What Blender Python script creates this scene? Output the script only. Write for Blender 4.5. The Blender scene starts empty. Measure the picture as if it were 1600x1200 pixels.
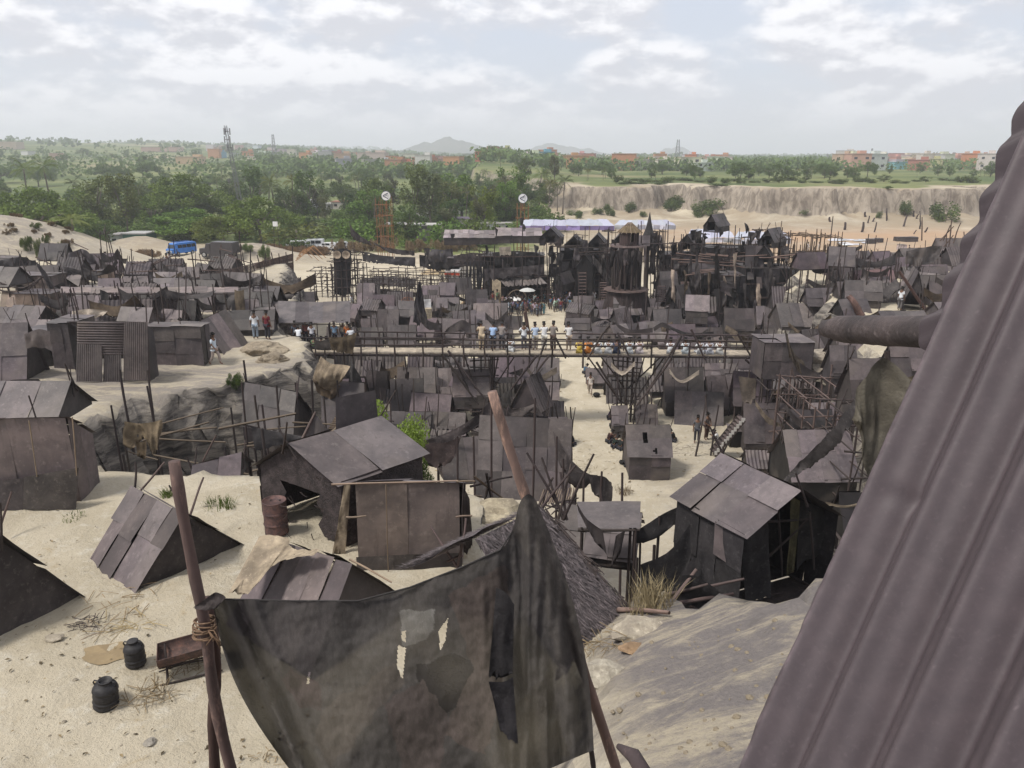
import bpy, bmesh, math, random
import numpy as np
from mathutils import Vector, Matrix, noise as mnoise
random.seed(7)
C = bpy.data.collections.new("scene"); bpy.context.scene.collection.children.link(C)
sc = bpy.context.scene
TH = math.radians(16.57); CT, ST = math.cos(TH), math.sin(TH); CH = 18.0; F = 1200.0
V = Vector
rnd = random.random
def U(a, b): return a + (b - a) * rnd()
# ---------- camera rays: a pixel of the 1600 x 1200 photo -> a point of the place
def gz(px, py, z):                       # on the level z
    u, v = (px - 800) / F, (py - 600) / F
    t = (CH - z) / (ST + v * CT)
    return V((u * t, (CT - v * ST) * t, z))
def at(px, py, Y):                       # at the forward distance Y
    u, v = (px - 800) / F, (py - 600) / F
    t = Y / (CT - v * ST)
    return V((u * t, Y, CH - (ST + v * CT) * t))
def dep(p): return p[1] * CT + (CH - p[2]) * ST
# ---------- objects
OFF = {}
def woff(o): return OFF.get(o.name, V((0, 0, 0)))
def tag(o, label=None, cat=None, group=None, kind=None):
    if label: o["label"] = label
    if cat: o["category"] = cat
    if group: o["group"] = group
    if kind: o["kind"] = kind
    return o
def thing(name, label, cat, loc=(0, 0, 0), group=None):
    o = bpy.data.objects.new(name, None); C.objects.link(o); o.location = loc
    o.empty_display_size = 0.2
    OFF[o.name] = V(loc)
    return tag(o, label, cat, group)
def mk(name, vs, fs, mat, parent=None, smooth=False, tint=None, color=None, origin=None, subd=0, edges=()):
    off = woff(parent) if parent is not None else V(origin if origin is not None else (0, 0, 0))
    me = bpy.data.meshes.new(name)
    me.from_pydata([(v[0] - off[0], v[1] - off[1], v[2] - off[2]) for v in vs], list(edges), fs)
    if mat is not None: me.materials.append(mat)
    if smooth: me.polygons.foreach_set("use_smooth", [True] * len(me.polygons))
    ca = me.color_attributes.new("tint", 'FLOAT_COLOR', 'POINT')
    if tint is None: arr = np.ones(len(vs) * 4, dtype=np.float32)
    else:
        t = np.asarray([q if isinstance(q, tuple) else (q, q, q) for q in tint], dtype=np.float32)
        arr = np.ones((len(vs), 4), dtype=np.float32); arr[:, :3] = t; arr = arr.ravel()
    ca.data.foreach_set("color", arr)
    o = bpy.data.objects.new(name, me); C.objects.link(o)
    if parent is not None: o.parent = parent
    else: o.location = off
    OFF[o.name] = off
    if color is not None: o.color = (*color, 1)
    if subd:
        m = o.modifiers.new("s", 'SUBSURF'); m.levels = m.render_levels = subd
    return o
class MB:
    def __init__(s): s.v, s.f, s.t = [], [], []
    def add(s, vs, fs, t=1.0):
        b = len(s.v); s.v += [V(x) for x in vs]; s.f += [tuple(i + b for i in f) for f in fs]
        s.t += [t] * len(vs); return s
    def box(s, c, d, rz=0.0, t=1.0, ax=None):
        if ax is None:
            ax = (V((math.cos(rz), math.sin(rz), 0)), V((-math.sin(rz), math.cos(rz), 0)), V((0, 0, 1)))
        c = V(c); vs = [c + ax[0] * (d[0] / 2 * i) + ax[1] * (d[1] / 2 * j) + ax[2] * (d[2] / 2 * k) for i in (-1, 1) for j in (-1, 1) for k in (-1, 1)]
        return s.add(vs, [(0, 1, 3, 2), (4, 6, 7, 5), (0, 4, 5, 1), (2, 3, 7, 6), (0, 2, 6, 4), (1, 5, 7, 3)], t)
    def bar(s, a, b, w, h=None, t=1.0):
        a, b = V(a), V(b); h = h or w; x = (b - a); L = x.length; x.normalize()
        up = V((0, 0, 1)) if abs(x.z) < .95 else V((0, 1, 0))
        y = up.cross(x).normalized(); z = x.cross(y)
        return s.box((a + b) / 2, (L, w, h), t=t, ax=(x, y, z))
    def tube(s, pts, rs, n=8, t=1.0, cap=True, wob=0.0):
        b = len(s.v); pts = [V(p) for p in pts]
        if not hasattr(rs, '__len__'): rs = [rs] * len(pts)
        prev = None
        for i, p in enumerate(pts):
            d = (pts[min(i + 1, len(pts) - 1)] - pts[max(i - 1, 0)]).normalized()
            if prev is None:
                up = V((0, 0, 1)) if abs(d.z) < .9 else V((1, 0, 0)); x = up.cross(d).normalized()
            else: x = (prev - d * prev.dot(d)).normalized()
            y = d.cross(x); prev = x
            for k in range(n):
                a = 2 * math.pi * k / n; r = rs[i] * (1 + wob * (rnd() - .5))
                s.v.append(p + (x * math.cos(a) + y * math.sin(a)) * r); s.t.append(t)
        for i in range(len(pts) - 1):
            for k in range(n):
                s.f.append((b + i * n + k, b + i * n + (k + 1) % n, b + (i + 1) * n + (k + 1) % n, b + (i + 1) * n + k))
        if cap:
            s.f.append(tuple(b + k for k in range(n))[::-1]); s.f.append(tuple(b + (len(pts) - 1) * n + k for k in range(n)))
        return s
    def lathe(s, prof, c, n=20, t=1.0, ax=None):
        b = len(s.v); c = V(c)
        X, Y, Z = ax or (V((1, 0, 0)), V((0, 1, 0)), V((0, 0, 1)))
        for r, z in prof:
            for k in range(n):
                a = 2 * math.pi * k / n; s.v.append(c + X * (r * math.cos(a)) + Y * (r * math.sin(a)) + Z * z); s.t.append(t)
        for i in range(len(prof) - 1):
            for k in range(n):
                s.f.append((b + i * n + k, b + i * n + (k + 1) % n, b + (i + 1) * n + (k + 1) % n, b + (i + 1) * n + k))
        return s
    def build(s, name, mat, parent=None, **k):
        return mk(name, s.v, s.f, mat, parent, tint=s.t, **k)
def top(mb, name, mat, label, cat, origin, group=None, **k):
    return tag(mb.build(name, mat, None, origin=origin, **k), label, cat, group)
# ---------- materials
def nd(nt, t, **k):
    n = nt.nodes.new(t)
    for a, b in k.items(): setattr(n, a, b)
    return n
def newmat(name):
    m = bpy.data.materials.new(name); m.use_nodes = True
    nt = m.node_tree; b = nt.nodes["Principled BSDF"]; return m, nt, b
def mixc(nt, fac, a, b, mode='MIX'):
    n = nd(nt, 'ShaderNodeMix', data_type='RGBA', blend_type=mode)
    for s, x in ((n.inputs[0], fac), (n.inputs[6], a), (n.inputs[7], b)):
        if hasattr(x, 'links'): nt.links.new(x, s)
        elif hasattr(x, '__len__'): s.default_value = (*x[:3], 1)
        else: s.default_value = x
    return n.outputs[2]
def math_(nt, op, a, b=None, clamp=False):
    n = nd(nt, 'ShaderNodeMath', operation=op, use_clamp=clamp)
    for s, x in zip(n.inputs, (a, b)):
        if x is None: continue
        if hasattr(x, 'links'): nt.links.new(x, s)
        else: s.default_value = x
    return n.outputs[0]
def noise_(nt, vec, scale, detail=5, rough=.6, dist=0.0):
    n = nd(nt, 'ShaderNodeTexNoise'); n.inputs['Scale'].default_value = scale; n.inputs['Detail'].default_value = detail
    n.inputs['Roughness'].default_value = rough; n.inputs['Distortion'].default_value = dist
    if vec is not None: nt.links.new(vec, n.inputs['Vector'])
    return n.outputs['Fac']
def ramp(nt, x, a, b):
    n = nd(nt, 'ShaderNodeMapRange'); n.interpolation_type = 'SMOOTHSTEP'
    nt.links.new(x, n.inputs[0]); n.inputs[1].default_value = a; n.inputs[2].default_value = b
    return n.outputs[0]
def vscale(nt, vec, s):
    n = nd(nt, 'ShaderNodeMapping'); n.inputs['Scale'].default_value = s; nt.links.new(vec, n.inputs['Vector']); return n.outputs[0]
def surf(name, base, dark=None, lite=None, scale=2.0, stretch=(1, 1, 1), rough=.8, bump=.3, bscale=12, metal=0.0, objcol=False, world=False, spec=.3, trans=0.0, bdist=.02):
    m, nt, b = newmat(name)
    tc = nd(nt, 'ShaderNodeTexCoord')
    vec = nd(nt, 'ShaderNodeNewGeometry').outputs['Position'] if world else tc.outputs['Object']
    vec2 = vscale(nt, vec, stretch)
    n1 = noise_(nt, vec2, scale, 6, .65, .3); n2 = noise_(nt, vec2, scale * 5, 5, .7)
    dark = dark or [c * .6 for c in base]; lite = lite or [min(1, c * 1.35) for c in base]
    c = mixc(nt, ramp(nt, n1, .35, .7), dark, base)
    c = mixc(nt, ramp(nt, n2, .52, .8), c, lite)
    at_ = nd(nt, 'ShaderNodeAttribute', attribute_name='tint')
    c = mixc(nt, 1.0, c, at_.outputs['Color'], 'MULTIPLY')
    oi = nd(nt, 'ShaderNodeObjectInfo')
    if objcol: c = mixc(nt, 1.0, c, oi.outputs['Color'], 'MULTIPLY')
    nt.links.new(c, b.inputs['Base Color']); b.inputs['Roughness'].default_value = rough
    b.inputs['Metallic'].default_value = metal; b.inputs['Specular IOR Level'].default_value = spec
    if bump:
        bp = nd(nt, 'ShaderNodeBump'); bp.inputs['Strength'].default_value = bump; bp.inputs['Distance'].default_value = bdist
        n3 = noise_(nt, vec2, bscale, 6, .7); nt.links.new(n3, bp.inputs['Height']); nt.links.new(bp.outputs[0], b.inputs['Normal'])
    return m
M = {}
M['sheet'] = surf('sooty_sheet', (.118, .101, .100), (.070, .061, .062), (.155, .138, .134), 1.3, rough=.62, bump=.35, bscale=3, objcol=True, spec=.35, bdist=.03)
nt_ = M['sheet'].node_tree; bs_ = nt_.nodes['Principled BSDF']; ln_ = [l for l in nt_.links if l.to_socket == bs_.inputs['Base Color']][0]; src_ = ln_.from_socket
tc_ = nd(nt_, 'ShaderNodeTexCoord').outputs['Object']
st_ = ramp(nt_, noise_(nt_, vscale(nt_, tc_, (3.2, 3.2, .5)), 1.6, 6, .7, .2), .54, .74)
c1_ = mixc(nt_, math_(nt_, 'MULTIPLY', st_, .55), src_, (.045, .034, .030)); pt_ = ramp(nt_, noise_(nt_, tc_, .55, 3, .5, .3), .52, .70)
c2_ = mixc(nt_, math_(nt_, 'MULTIPLY', pt_, .38), c1_, (.150, .125, .105)); nt_.links.new(c2_, bs_.inputs['Base Color'])
M['tarp'] = surf('dark_cloth', (.052, .048, .047), (.030, .028, .028), (.10, .092, .086), 1.6, rough=.9, bump=.6, bscale=7, objcol=True, spec=.15, bdist=.03)
M['burlap'] = surf('burlap', (.30, .255, .20), (.17, .145, .12), (.38, .33, .26), 2.5, rough=.95, bump=.6, bscale=14, objcol=True, spec=.1)
M['pole'] = surf('dark_pole', (.062, .047, .044), (.03, .024, .023), (.13, .095, .08), 3, (1, 1, .3), .85, .4, 14, objcol=True)
M['bamboo'] = surf('bamboo', (.26, .195, .135), (.14, .105, .075), (.36, .29, .21), 3, (1, 1, .3), .75, .3, 14, objcol=True)
M['paint'] = surf('painted_surface', (.8, .8, .8), (.66, .65, .63), (.9, .9, .9), 1.2, rough=.6, bump=.1, objcol=True)
M['gloss'] = surf('vehicle_paint', (.85, .85, .85), (.7, .69, .67), (.95, .95, .95), 1.0, rough=.32, bump=.0, objcol=True, spec=.5)
M['cotton'] = surf('cotton', (.85, .85, .85), (.7, .7, .7), (.95, .95, .95), 6, rough=.9, bump=.4, bscale=18, objcol=True, spec=.1)
M['skin'] = surf('brown_skin', (.16, .085, .052), (.13, .07, .045), (.19, .10, .065), 6, rough=.55, bump=0)
M['hair'] = surf('black_hair', (.012, .010, .009), rough=.6, bump=.3, bscale=60)
M['glass'] = surf('window_glass', (.02, .025, .03), rough=.1, bump=0, spec=.6)
M['black'] = surf('black_rubber', (.02, .02, .02), rough=.8, bump=.2)
M['earth'] = surf('grey_earth', (.30, .27, .22), (.17, .15, .13), (.40, .36, .30), 1.5, rough=.95, bump=.8, bscale=6, objcol=True, bdist=.08)
M['mud'] = surf('dark_mud', (.075, .062, .062), (.035, .03, .03), (.14, .118, .115), 4, rough=.95, bump=1.0, bscale=16, bdist=.05, objcol=True)
M['thatch'] = surf('grey_thatch', (.15, .125, .128), (.07, .06, .062), (.24, .205, .20), 5, rough=.95, bump=1.0, bscale=30, bdist=.03, objcol=True)
M['straw'] = surf('straw', (.42, .34, .21), rough=.95, bump=.6, objcol=True)
M['rust'] = surf('rusty_metal', (.085, .06, .052), (.035, .03, .03), (.17, .10, .07), 5, rough=.7, bump=.4, metal=.2, objcol=True)
M['plastic'] = surf('black_plastic', (.030, .028, .029), (.018, .017, .018), (.07, .064, .06), 7, rough=.55, bump=.15, objcol=True)
M['rock'] = surf('rock', (.36, .33, .28), (.2, .18, .155), (.5, .46, .40), 2.2, rough=.95, bump=1.0, bscale=7, bdist=.06, objcol=True)
def leafmat(name, a, b, c):
    m, nt, bs = newmat(name)
    tc = nd(nt, 'ShaderNodeTexCoord'); oi = nd(nt, 'ShaderNodeObjectInfo')
    n1 = noise_(nt, tc.outputs['Object'], .45, 4); n2 = noise_(nt, tc.outputs['Object'], 2.4, 3)
    col = mixc(nt, ramp(nt, n1, .35, .68), a, b); col = mixc(nt, ramp(nt, n2, .55, .8), col, c)
    col = mixc(nt, 1.0, col, oi.outputs['Color'], 'MULTIPLY')
    nt.links.new(col, bs.inputs['Base Color']); bs.inputs['Roughness'].default_value = .75; bs.inputs['Specular IOR Level'].default_value = .2
    tr = nd(nt, 'ShaderNodeBsdfTranslucent'); nt.links.new(col, tr.inputs[0])
    mx = nd(nt, 'ShaderNodeMixShader'); mx.inputs[0].default_value = .25
    nt.links.new(bs.outputs[0], mx.inputs[1]); nt.links.new(tr.outputs[0], mx.inputs[2])
    nt.links.new(mx.outputs[0], nt.nodes['Material Output'].inputs[0])
    return m
M['leaf'] = leafmat('foliage', (.06, .09, .028), (.11, .155, .045), (.18, .225, .075))
M['leaf_grey'] = leafmat('eucalyptus_foliage', (.075, .09, .045), (.115, .13, .06), (.17, .18, .09))
M['leaf_palm'] = leafmat('palm_foliage', (.07, .085, .03), (.115, .13, .045), (.18, .18, .075))
M['leaf_lite'] = leafmat('light_foliage', (.10, .15, .03), (.17, .23, .05), (.25, .30, .09))
M['dry'] = leafmat('dry_brush', (.20, .13, .075), (.28, .20, .12), (.36, .28, .18))
M['trunk'] = surf('bark', (.17, .145, .115), rough=.9, bump=.5, objcol=True)
# ---------- shared poles
PM = {}
def polemesh(mat):
    if mat not in PM:
        L = []
        for k in range(5):
            mb = MB(); n = 7; ph = U(0, 6); am = U(.2, 1.1)
            pts = [V((am * math.sin(i / n * 3.1 + ph) - am * math.sin(ph) * (1 - i / n) - am * math.sin(3.1 + ph) * (i / n), am * .6 * math.sin(i / n * 4.7 + ph * 2) - am * .6 * math.sin(ph * 2) * (1 - i / n) - am * .6 * math.sin(4.7 + ph * 2) * i / n, i / n)) for i in range(n + 1)]
            rs = [1.12 - .28 * i / n + U(-.08, .08) for i in range(n + 1)]
            for i, p in enumerate(pts):
                for q in range(7):
                    a = 2 * math.pi * q / 7; mb.v.append(p + V((math.cos(a) * rs[i], math.sin(a) * rs[i], 0))); mb.t.append(U(.8, 1.15))
            for i in range(n):
                for q in range(7):
                    mb.f.append((i * 7 + q, i * 7 + (q + 1) % 7, (i + 1) * 7 + (q + 1) % 7, (i + 1) * 7 + q))
            mb.f.append(tuple(range(7))[::-1]); mb.f.append(tuple(n * 7 + q for q in range(7)))
            o = mb.build('pole', M[mat], smooth=True); L.append(o.data); bpy.data.objects.remove(o)
        PM[mat] = L
    return PM[mat]
def pole(p0, p1, r, parent=None, mat='pole', name='pole', color=None):
    p0, p1 = V(p0), V(p1); d = p1 - p0; L = max(d.length, .01)
    o = bpy.data.objects.new(name, random.choice(polemesh(mat))); C.objects.link(o)
    q = d.to_track_quat('Z', 'Y').to_matrix().to_4x4()
    off = woff(parent) if parent is not None else V((0, 0, 0))
    mt = Matrix.Translation(p0 - off) @ q @ Matrix.Rotation(U(0, 6.28), 4, 'Z') @ Matrix.Diagonal((r, r, L, 1))
    if parent is not None: o.parent = parent
    o.matrix_local = mt
    k = U(.7, 1.35); o.color = (*(color or (k, k * U(.94, 1.02), k * U(.92, 1.04))), 1)
    return o
def tpole(p0, p1, r, label, cat='pole', name='wooden_pole', mat='pole', group=None, color=None):
    return tag(pole(p0, p1, r, None, mat, name, color), label, cat, group)
# ---------- terrain
def vnoise(x, y, seed=0):
    xi, yi = np.floor(x).astype(np.int64), np.floor(y).astype(np.int64); fx, fy = x - xi, y - yi
    fx, fy = fx * fx * (3 - 2 * fx), fy * fy * (3 - 2 * fy)
    def h(a, b):
        n = (a * 374761393 + b * 668265263 + seed * 982451653) & 0x7fffffff
        n = ((n ^ (n >> 13)) * 1274126177) & 0x7fffffff
        return ((n ^ (n >> 16)) & 0xffff) / 65535.0
    return (h(xi, yi) * (1 - fx) + h(xi + 1, yi) * fx) * (1 - fy) + (h(xi, yi + 1) * (1 - fx) + h(xi + 1, yi + 1) * fx) * fy
def fbm(x, y, oct=5, seed=0):
    s, a = 0, .5
    for i in range(oct):
        s = s + a * (vnoise(x, y, seed + i) - .5); x, y, a = x * 2.03, y * 2.03, a * .55
    return s
def sdf(x, y, poly):
    d = np.full(x.shape, 1e18); ins = np.zeros(x.shape, bool); n = len(poly)
    for i in range(n):
        (x0, y0), (x1, y1) = poly[i], poly[(i + 1) % n]
        ex, ey = x1 - x0, y1 - y0
        t = np.clip(((x - x0) * ex + (y - y0) * ey) / (ex * ex + ey * ey), 0, 1)
        d = np.minimum(d, (x - x0 - t * ex) ** 2 + (y - y0 - t * ey) ** 2)
        c = (y0 > y) != (y1 > y)
        with np.errstate(divide='ignore', invalid='ignore'):
            ins ^= c & (x < (x1 - x0) * (y - y0) / (y1 - y0 if y1 != y0 else 1e-9) + x0)
    d = np.sqrt(d); return np.where(ins, -d, d)
def sst(a, b, x):
    t = np.clip((x - a) / (b - a), 0, 1); return t * t * (3 - 2 * t)
POLY_NEAR = [(-60, -25), (-60, 28), (-19, 27), (-17.5, 22.3), (-12, 21.2), (-5, 21), (-2.2, 20.8), (-.6, 18.6), (.5, 16.6), (1.3, 14.9), (2.3, 13.2), (4.7, 11.2), (9, 9), (20, 6), (60, 4), (60, -25)]
POLY_LEFT = [(-140, 24), (-19.5, 24), (-18.4, 30), (-17.5, 35), (-13.5, 37), (-11.2, 41), (-12.5, 47), (-15.5, 50), (-17, 60), (-22, 75), (-26, 90), (-70, 95), (-140, 95)]
POLY_RIGHT = [(22, 41), (22.5, 48), (26, 56), (28, 75), (34, 92), (60, 98), (140, 98), (140, 26), (40, 28), (25, 35)]
POLY_CLIFF = [(18, 240), (26, 236), (43, 238), (47, 262), (54, 264), (58, 242), (68, 238), (72, 224), (88, 221), (94, 232), (100, 219), (118, 222), (128, 224), (136, 240), (200, 258), (400, 300), (6500, 700), (6500, 6500), (-60, 6500), (-20, 420), (12, 300)]
def height(x, y, rough=True):
    x = np.asarray(x, float); y = np.asarray(y, float)
    wx = x + fbm(x * .35, y * .35, 4, 3) * 1.6; wy = y + fbm(x * .35, y * .35, 4, 9) * 1.6
    z = np.zeros(x.shape)
    near = 9.0 + np.clip(.45 * (x - .2) - .25 * (y - 12), 0, None) * sst(-.6, 1.5, x) * 1.0
    near = np.minimum(near, 9 + .62 * np.maximum(x, 0) + 1.2)
    near = np.maximum(near, 9 + 7.4 * sst(3.4, .6, y) * sst(-5, -1.2, x))
    near = near - np.clip(y - 17.5, 0, 6) * .12 * sst(-1, -6, -x)
    z = np.maximum(z, near * (1 - sst(-.3, 2.2, sdf(wx, wy, POLY_NEAR))))
    z = np.maximum(z, 7.0 * (1 - sst(-.4, 2.0, sdf(wx, wy, POLY_LEFT)) ) * (1 - sst(84, 97, y)) )
    z = np.maximum(z, 6.5 * (1 - sst(-.5, 4.0, sdf(wx, wy, POLY_RIGHT))) * (1 - sst(82, 100, y)))
    z = np.maximum(z, 10.5 * np.exp(-((x + 70) / 22) ** 2 - ((y - 104) / 13) ** 2))
    z = np.maximum(z, 3.6 * np.exp(-((x + 46) / 10) ** 2 - ((y - 134) / 7) ** 2))
    z = np.maximum(z, 2.4 * np.exp(-((x + 76) / 7) ** 2 - ((y - 158) / 5) ** 2))
    cw = sdf(x + fbm(x * .045, y * .045, 3, 21) * 19, y + fbm(x * .045, y * .045, 3, 27) * 19, POLY_CLIFF)
    z = np.maximum(z, 9.0 * (1 - sst(-.4, 2.2, cw)) * (1 + .10 * fbm(x * .1, y * .02, 3, 161)))
    z = np.maximum(z, np.where(cw > -1, 2.8 * np.exp(-np.maximum(cw, 0) / 6.0) * (1 + 1.2 * fbm(x * .12, y * .12, 3, 163)), 0))
    z = z + 36 * sst(-60, 1050, -x) * sst(330, 1500, y) + 9 * sst(250, 700, y) * sst(60, -20, x)
    z = z + fbm(x * .004, y * .004, 4, 40) * 14 * sst(300, 1500, y)
    z = z + 26 * np.exp(-((y - 4700 - .15 * x) / 500) ** 2) * sst(1200, -3200, x)
    if rough:
        n = sst(300, 120, y)
        z = z + n * (fbm(x * .5, y * .5, 5, 50) * .42 + fbm(x * 2.2, y * 2.2, 3, 60) * .16)
        z = z + n * fbm(x * .07, y * .07, 3, 70) * .9 * sst(95, 130, y)
    return z
def gh(x, y): return float(height(np.array([x]), np.array([y]))[0])
def axis(segs):
    out = [segs[0][0]]
    for a, b, s in segs:
        n = max(1, int(round((b - a) / s))); out += [a + (b - a) * (i + 1) / n for i in range(n)]
    return np.array(out)
xs = axis([(-45, -17, .5), (-17, 10, .3), (10, 45, .5), (45, 160, 1.2)]); 
xl = [-45.0]; s = 1.0
while xl[-1] > -6500: xl.append(xl[-1] - s); s = min(s * 1.04, 350)
xr = [160.0]; s = 2.2
while xr[-1] < 6500: xr.append(xr[-1] + s); s = min(s * 1.07, 350)
xs = np.concatenate([np.array(xl[1:][::-1]), xs, np.array(xr[1:])])
ys = axis([(-14, 6, 1.0), (6, 46, .3), (46, 100, .6), (100, 205, 1.6), (205, 280, .8)])
yl = [280.0]; s = 2.0
while yl[-1] < 6600: yl.append(yl[-1] + s); s = min(s * 1.05, 250)
ys = np.concatenate([ys, np.array(yl[1:])])
GX, GY = np.meshgrid(xs, ys); GZ = height(GX, GY)
nx, ny = len(xs), len(ys)
gy_, gx_ = np.gradient(GZ, ys, xs); slope = sst(.7, 1.6, np.hypot(gx_, gy_)) * sst(120, 80, GY)
DX = slope * (fbm(GY * .8 + GX * .3, GZ * 1.3, 4, 101) * 1.5 + fbm(GY * 2.2, GZ * 2.5 + GX, 3, 131) * .9); DY = slope * (fbm(GX * .8, GZ * 1.3 + GY * .2, 4, 111) * 1.8 + fbm(GX * 2.2, GZ * 2.5, 3, 141) * 1.2); DZ = slope * fbm(GX * .9, GY * .9, 4, 121) * 1.2
gv = np.stack([(GX + DX).ravel(), (GY + DY).ravel(), (GZ + DZ).ravel()], 1)
ii = (np.arange(ny - 1)[:, None] * nx + np.arange(nx - 1)[None, :]).ravel()
gf = np.stack([ii, ii + 1, ii + nx + 1, ii + nx], 1)
me = bpy.data.meshes.new('ground'); me.vertices.add(len(gv)); me.vertices.foreach_set('co', gv.astype(np.float32).ravel())
me.loops.add(gf.size); me.loops.foreach_set('vertex_index', gf.astype(np.int32).ravel())
me.polygons.add(len(gf)); me.polygons.foreach_set('loop_start', np.arange(0, gf.size, 4, dtype=np.int32)); me.polygons.foreach_set('loop_total', np.full(len(gf), 4, np.int32))
me.polygons.foreach_set('use_smooth', np.ones(len(gf), bool)); me.update(); me.validate()
# masks of what the ground is made of: soot-stained earth, vegetation, red earth
x, y = GX, GY
soot = sst(.3, 1.8, x - .05 * y + fbm(x * .6, y * .6, 4, 133) * 1.6) * sst(16.5, 12.5, y) * sst(40, 25, x)
soot = np.maximum(soot, .95 * np.exp(-((x + 8) / 13) ** 2 - ((y - 31) / 6.5) ** 2))
soot = np.maximum(soot, .8 * sst(28, 12, y) * sst(20.5, 22, y) * sst(-14, -2, x))
soot = np.maximum(soot, .8 * sst(6, 10, x) * sst(60, 20, y) * sst(14, 22, y))
soot = np.maximum(soot, .35 * sst(88, 70, y) * sst(36, 44, y) * sst(-11, -15, x)); soot = np.maximum(soot, .8 * sst(46, 39, y) * sst(30, 36, y) * sst(-8, -12, x) * sst(-45, -30, x))
soot = np.maximum(soot, .55 * np.exp(-((x + 17) / 8) ** 2 - ((y - 98) / 9) ** 2))
veg = sst(128, 160, y + fbm(x * .05, y * .05, 4, 80) * 50) * sst(22, -12, x) * (1 - .9 * np.exp(-(np.abs((x + 58) / 36)) ** 3 - np.abs((y - 146) / 24) ** 3))
veg = np.maximum(veg, sst(262, 300, y + fbm(x * .05, y * .05, 4, 81) * 40))
veg = np.maximum(veg, sst(2, -14, sdf(x, y, POLY_CLIFF)) * .75)
red = sst(125, 145, y) * sst(215, 175, y) * sst(20, 40, x) * (.5 + .9 * fbm(x * .03, y * .05, 4, 90)) * 1.3
soot = np.maximum(soot, .8 * np.exp(-((x + 46) / 12) ** 2 - ((y - 134) / 9) ** 2)); soot = np.maximum(soot, .8 * np.exp(-((x + 76) / 9) ** 2 - ((y - 158) / 7) ** 2)); soot = np.maximum(soot, .75 * np.exp(-((x + 70) / 20) ** 2 - ((y - 100) / 14) ** 2)); soot = np.maximum(soot, .55 * sst(112, 135, y) * sst(235, 200, y) * sst(8, 22, x) * sst(-.28, .12, fbm(x * .05, y * .09, 5, 151)))
col = np.ones((nx * ny, 4), np.float32); col[:, 0] = np.clip(soot, 0, 1).ravel(); col[:, 1] = np.clip(veg, 0, 1).ravel(); col[:, 2] = np.clip(red, 0, 1).ravel()
ca = me.color_attributes.new('mask', 'FLOAT_COLOR', 'POINT'); ca.data.foreach_set('color', col.ravel())
def nd_y(nt, p):
    n = nd(nt, 'ShaderNodeSeparateXYZ'); nt.links.new(p, n.inputs[0]); return n.outputs[1]
m, nt, b = newmat('earth_ground')
geo = nd(nt, 'ShaderNodeNewGeometry'); pos = geo.outputs['Position']
ma = nd(nt, 'ShaderNodeAttribute', attribute_name='mask'); sp = nd(nt, 'ShaderNodeSeparateColor'); nt.links.new(ma.outputs['Color'], sp.inputs[0])
n1 = noise_(nt, pos, .35, 7, .65, .4); n2 = noise_(nt, pos, 2.6, 7, .7); n3 = noise_(nt, pos, 14, 5, .7); n0 = noise_(nt, pos, .012, 5, .6)
sand = mixc(nt, ramp(nt, n1, .3, .7), (.42, .365, .27), (.52, .46, .355))
sand = mixc(nt, ramp(nt, n2, .5, .75), sand, (.575, .53, .44))
sand = mixc(nt, math_(nt, 'MULTIPLY', ramp(nt, n3, .56, .72), .55), sand, (.31, .26, .19))
sand = mixc(nt, math_(nt, 'MULTIPLY', ramp(nt, noise_(nt, pos, .9, 6, .7, 1.0), .58, .72), .5), sand, (.36, .275, .16))
stv = vscale(nt, pos, (.5, .5, 2.6))
rk = mixc(nt, ramp(nt, noise_(nt, stv, 1.1, 7, .7, .6), .36, .66), (.06, .054, .051), (.29, .26, .225))
mpr = nd(nt, 'ShaderNodeMapping'); mpr.inputs['Rotation'].default_value = (0, 0, math.radians(-32)); mpr.inputs['Scale'].default_value = (.35, 1.3, .6); nt.links.new(pos, mpr.inputs['Vector'])
sootc = mixc(nt, ramp(nt, noise_(nt, mpr.outputs[0], .9, 8, .74, .5), .45, .60), (.175, .157, .15), (.38, .33, .25))
sootc = mixc(nt, math_(nt, 'MULTIPLY', ramp(nt, n3, .45, .7), .55), sootc, (.24, .21, .195))
c = mixc(nt, math_(nt, 'MULTIPLY', sp.outputs[0], ramp(nt, math_(nt, 'ADD', n2, math_(nt, 'MULTIPLY', n1, .6)), .30, .8)), sand, sootc)
c = mixc(nt, math_(nt, 'MULTIPLY', ramp(nt, nd_y(nt, pos), 118, 165), ramp(nt, noise_(nt, pos, .06, 6, .7, .6), .30, .62)), c, (.30, .245, .175))
c = mixc(nt, sp.outputs[2], c, (.42, .27, .165))
sx = nd(nt, 'ShaderNodeSeparateXYZ'); nt.links.new(geo.outputs['True Normal'], sx.inputs[0])
steep = ramp(nt, math_(nt, 'ADD', sx.outputs[2], math_(nt, 'MULTIPLY', math_(nt, 'SUBTRACT', n2, .5), .5)), .86, .55)
py_ = nd(nt, 'ShaderNodeSeparateXYZ'); nt.links.new(pos, py_.inputs[0])
far = ramp(nt, py_.outputs[1], 80, 120)
cl = mixc(nt, ramp(nt, noise_(nt, vscale(nt, pos, (.9, .9, .35)), .6, 7, .7, .8), .35, .65), (.15, .125, .10), (.33, .285, .23))
c = mixc(nt, steep, c, mixc(nt, far, rk, cl))
grass = mixc(nt, ramp(nt, n0, .38, .62), (.075, .105, .035), (.17, .185, .075))
grass = mixc(nt, ramp(nt, noise_(nt, pos, .05, 6, .7), .5, .72), grass, (.05, .075, .03))
grass = mixc(nt, ramp(nt, noise_(nt, pos, .004, 4, .6), .56, .66), grass, (.26, .22, .13))
vg = ramp(nt, math_(nt, 'ADD', sp.outputs[1], math_(nt, 'MULTIPLY', math_(nt, 'SUBTRACT', noise_(nt, pos, .18, 6, .7), .5), .9)), .35, .65)
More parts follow.
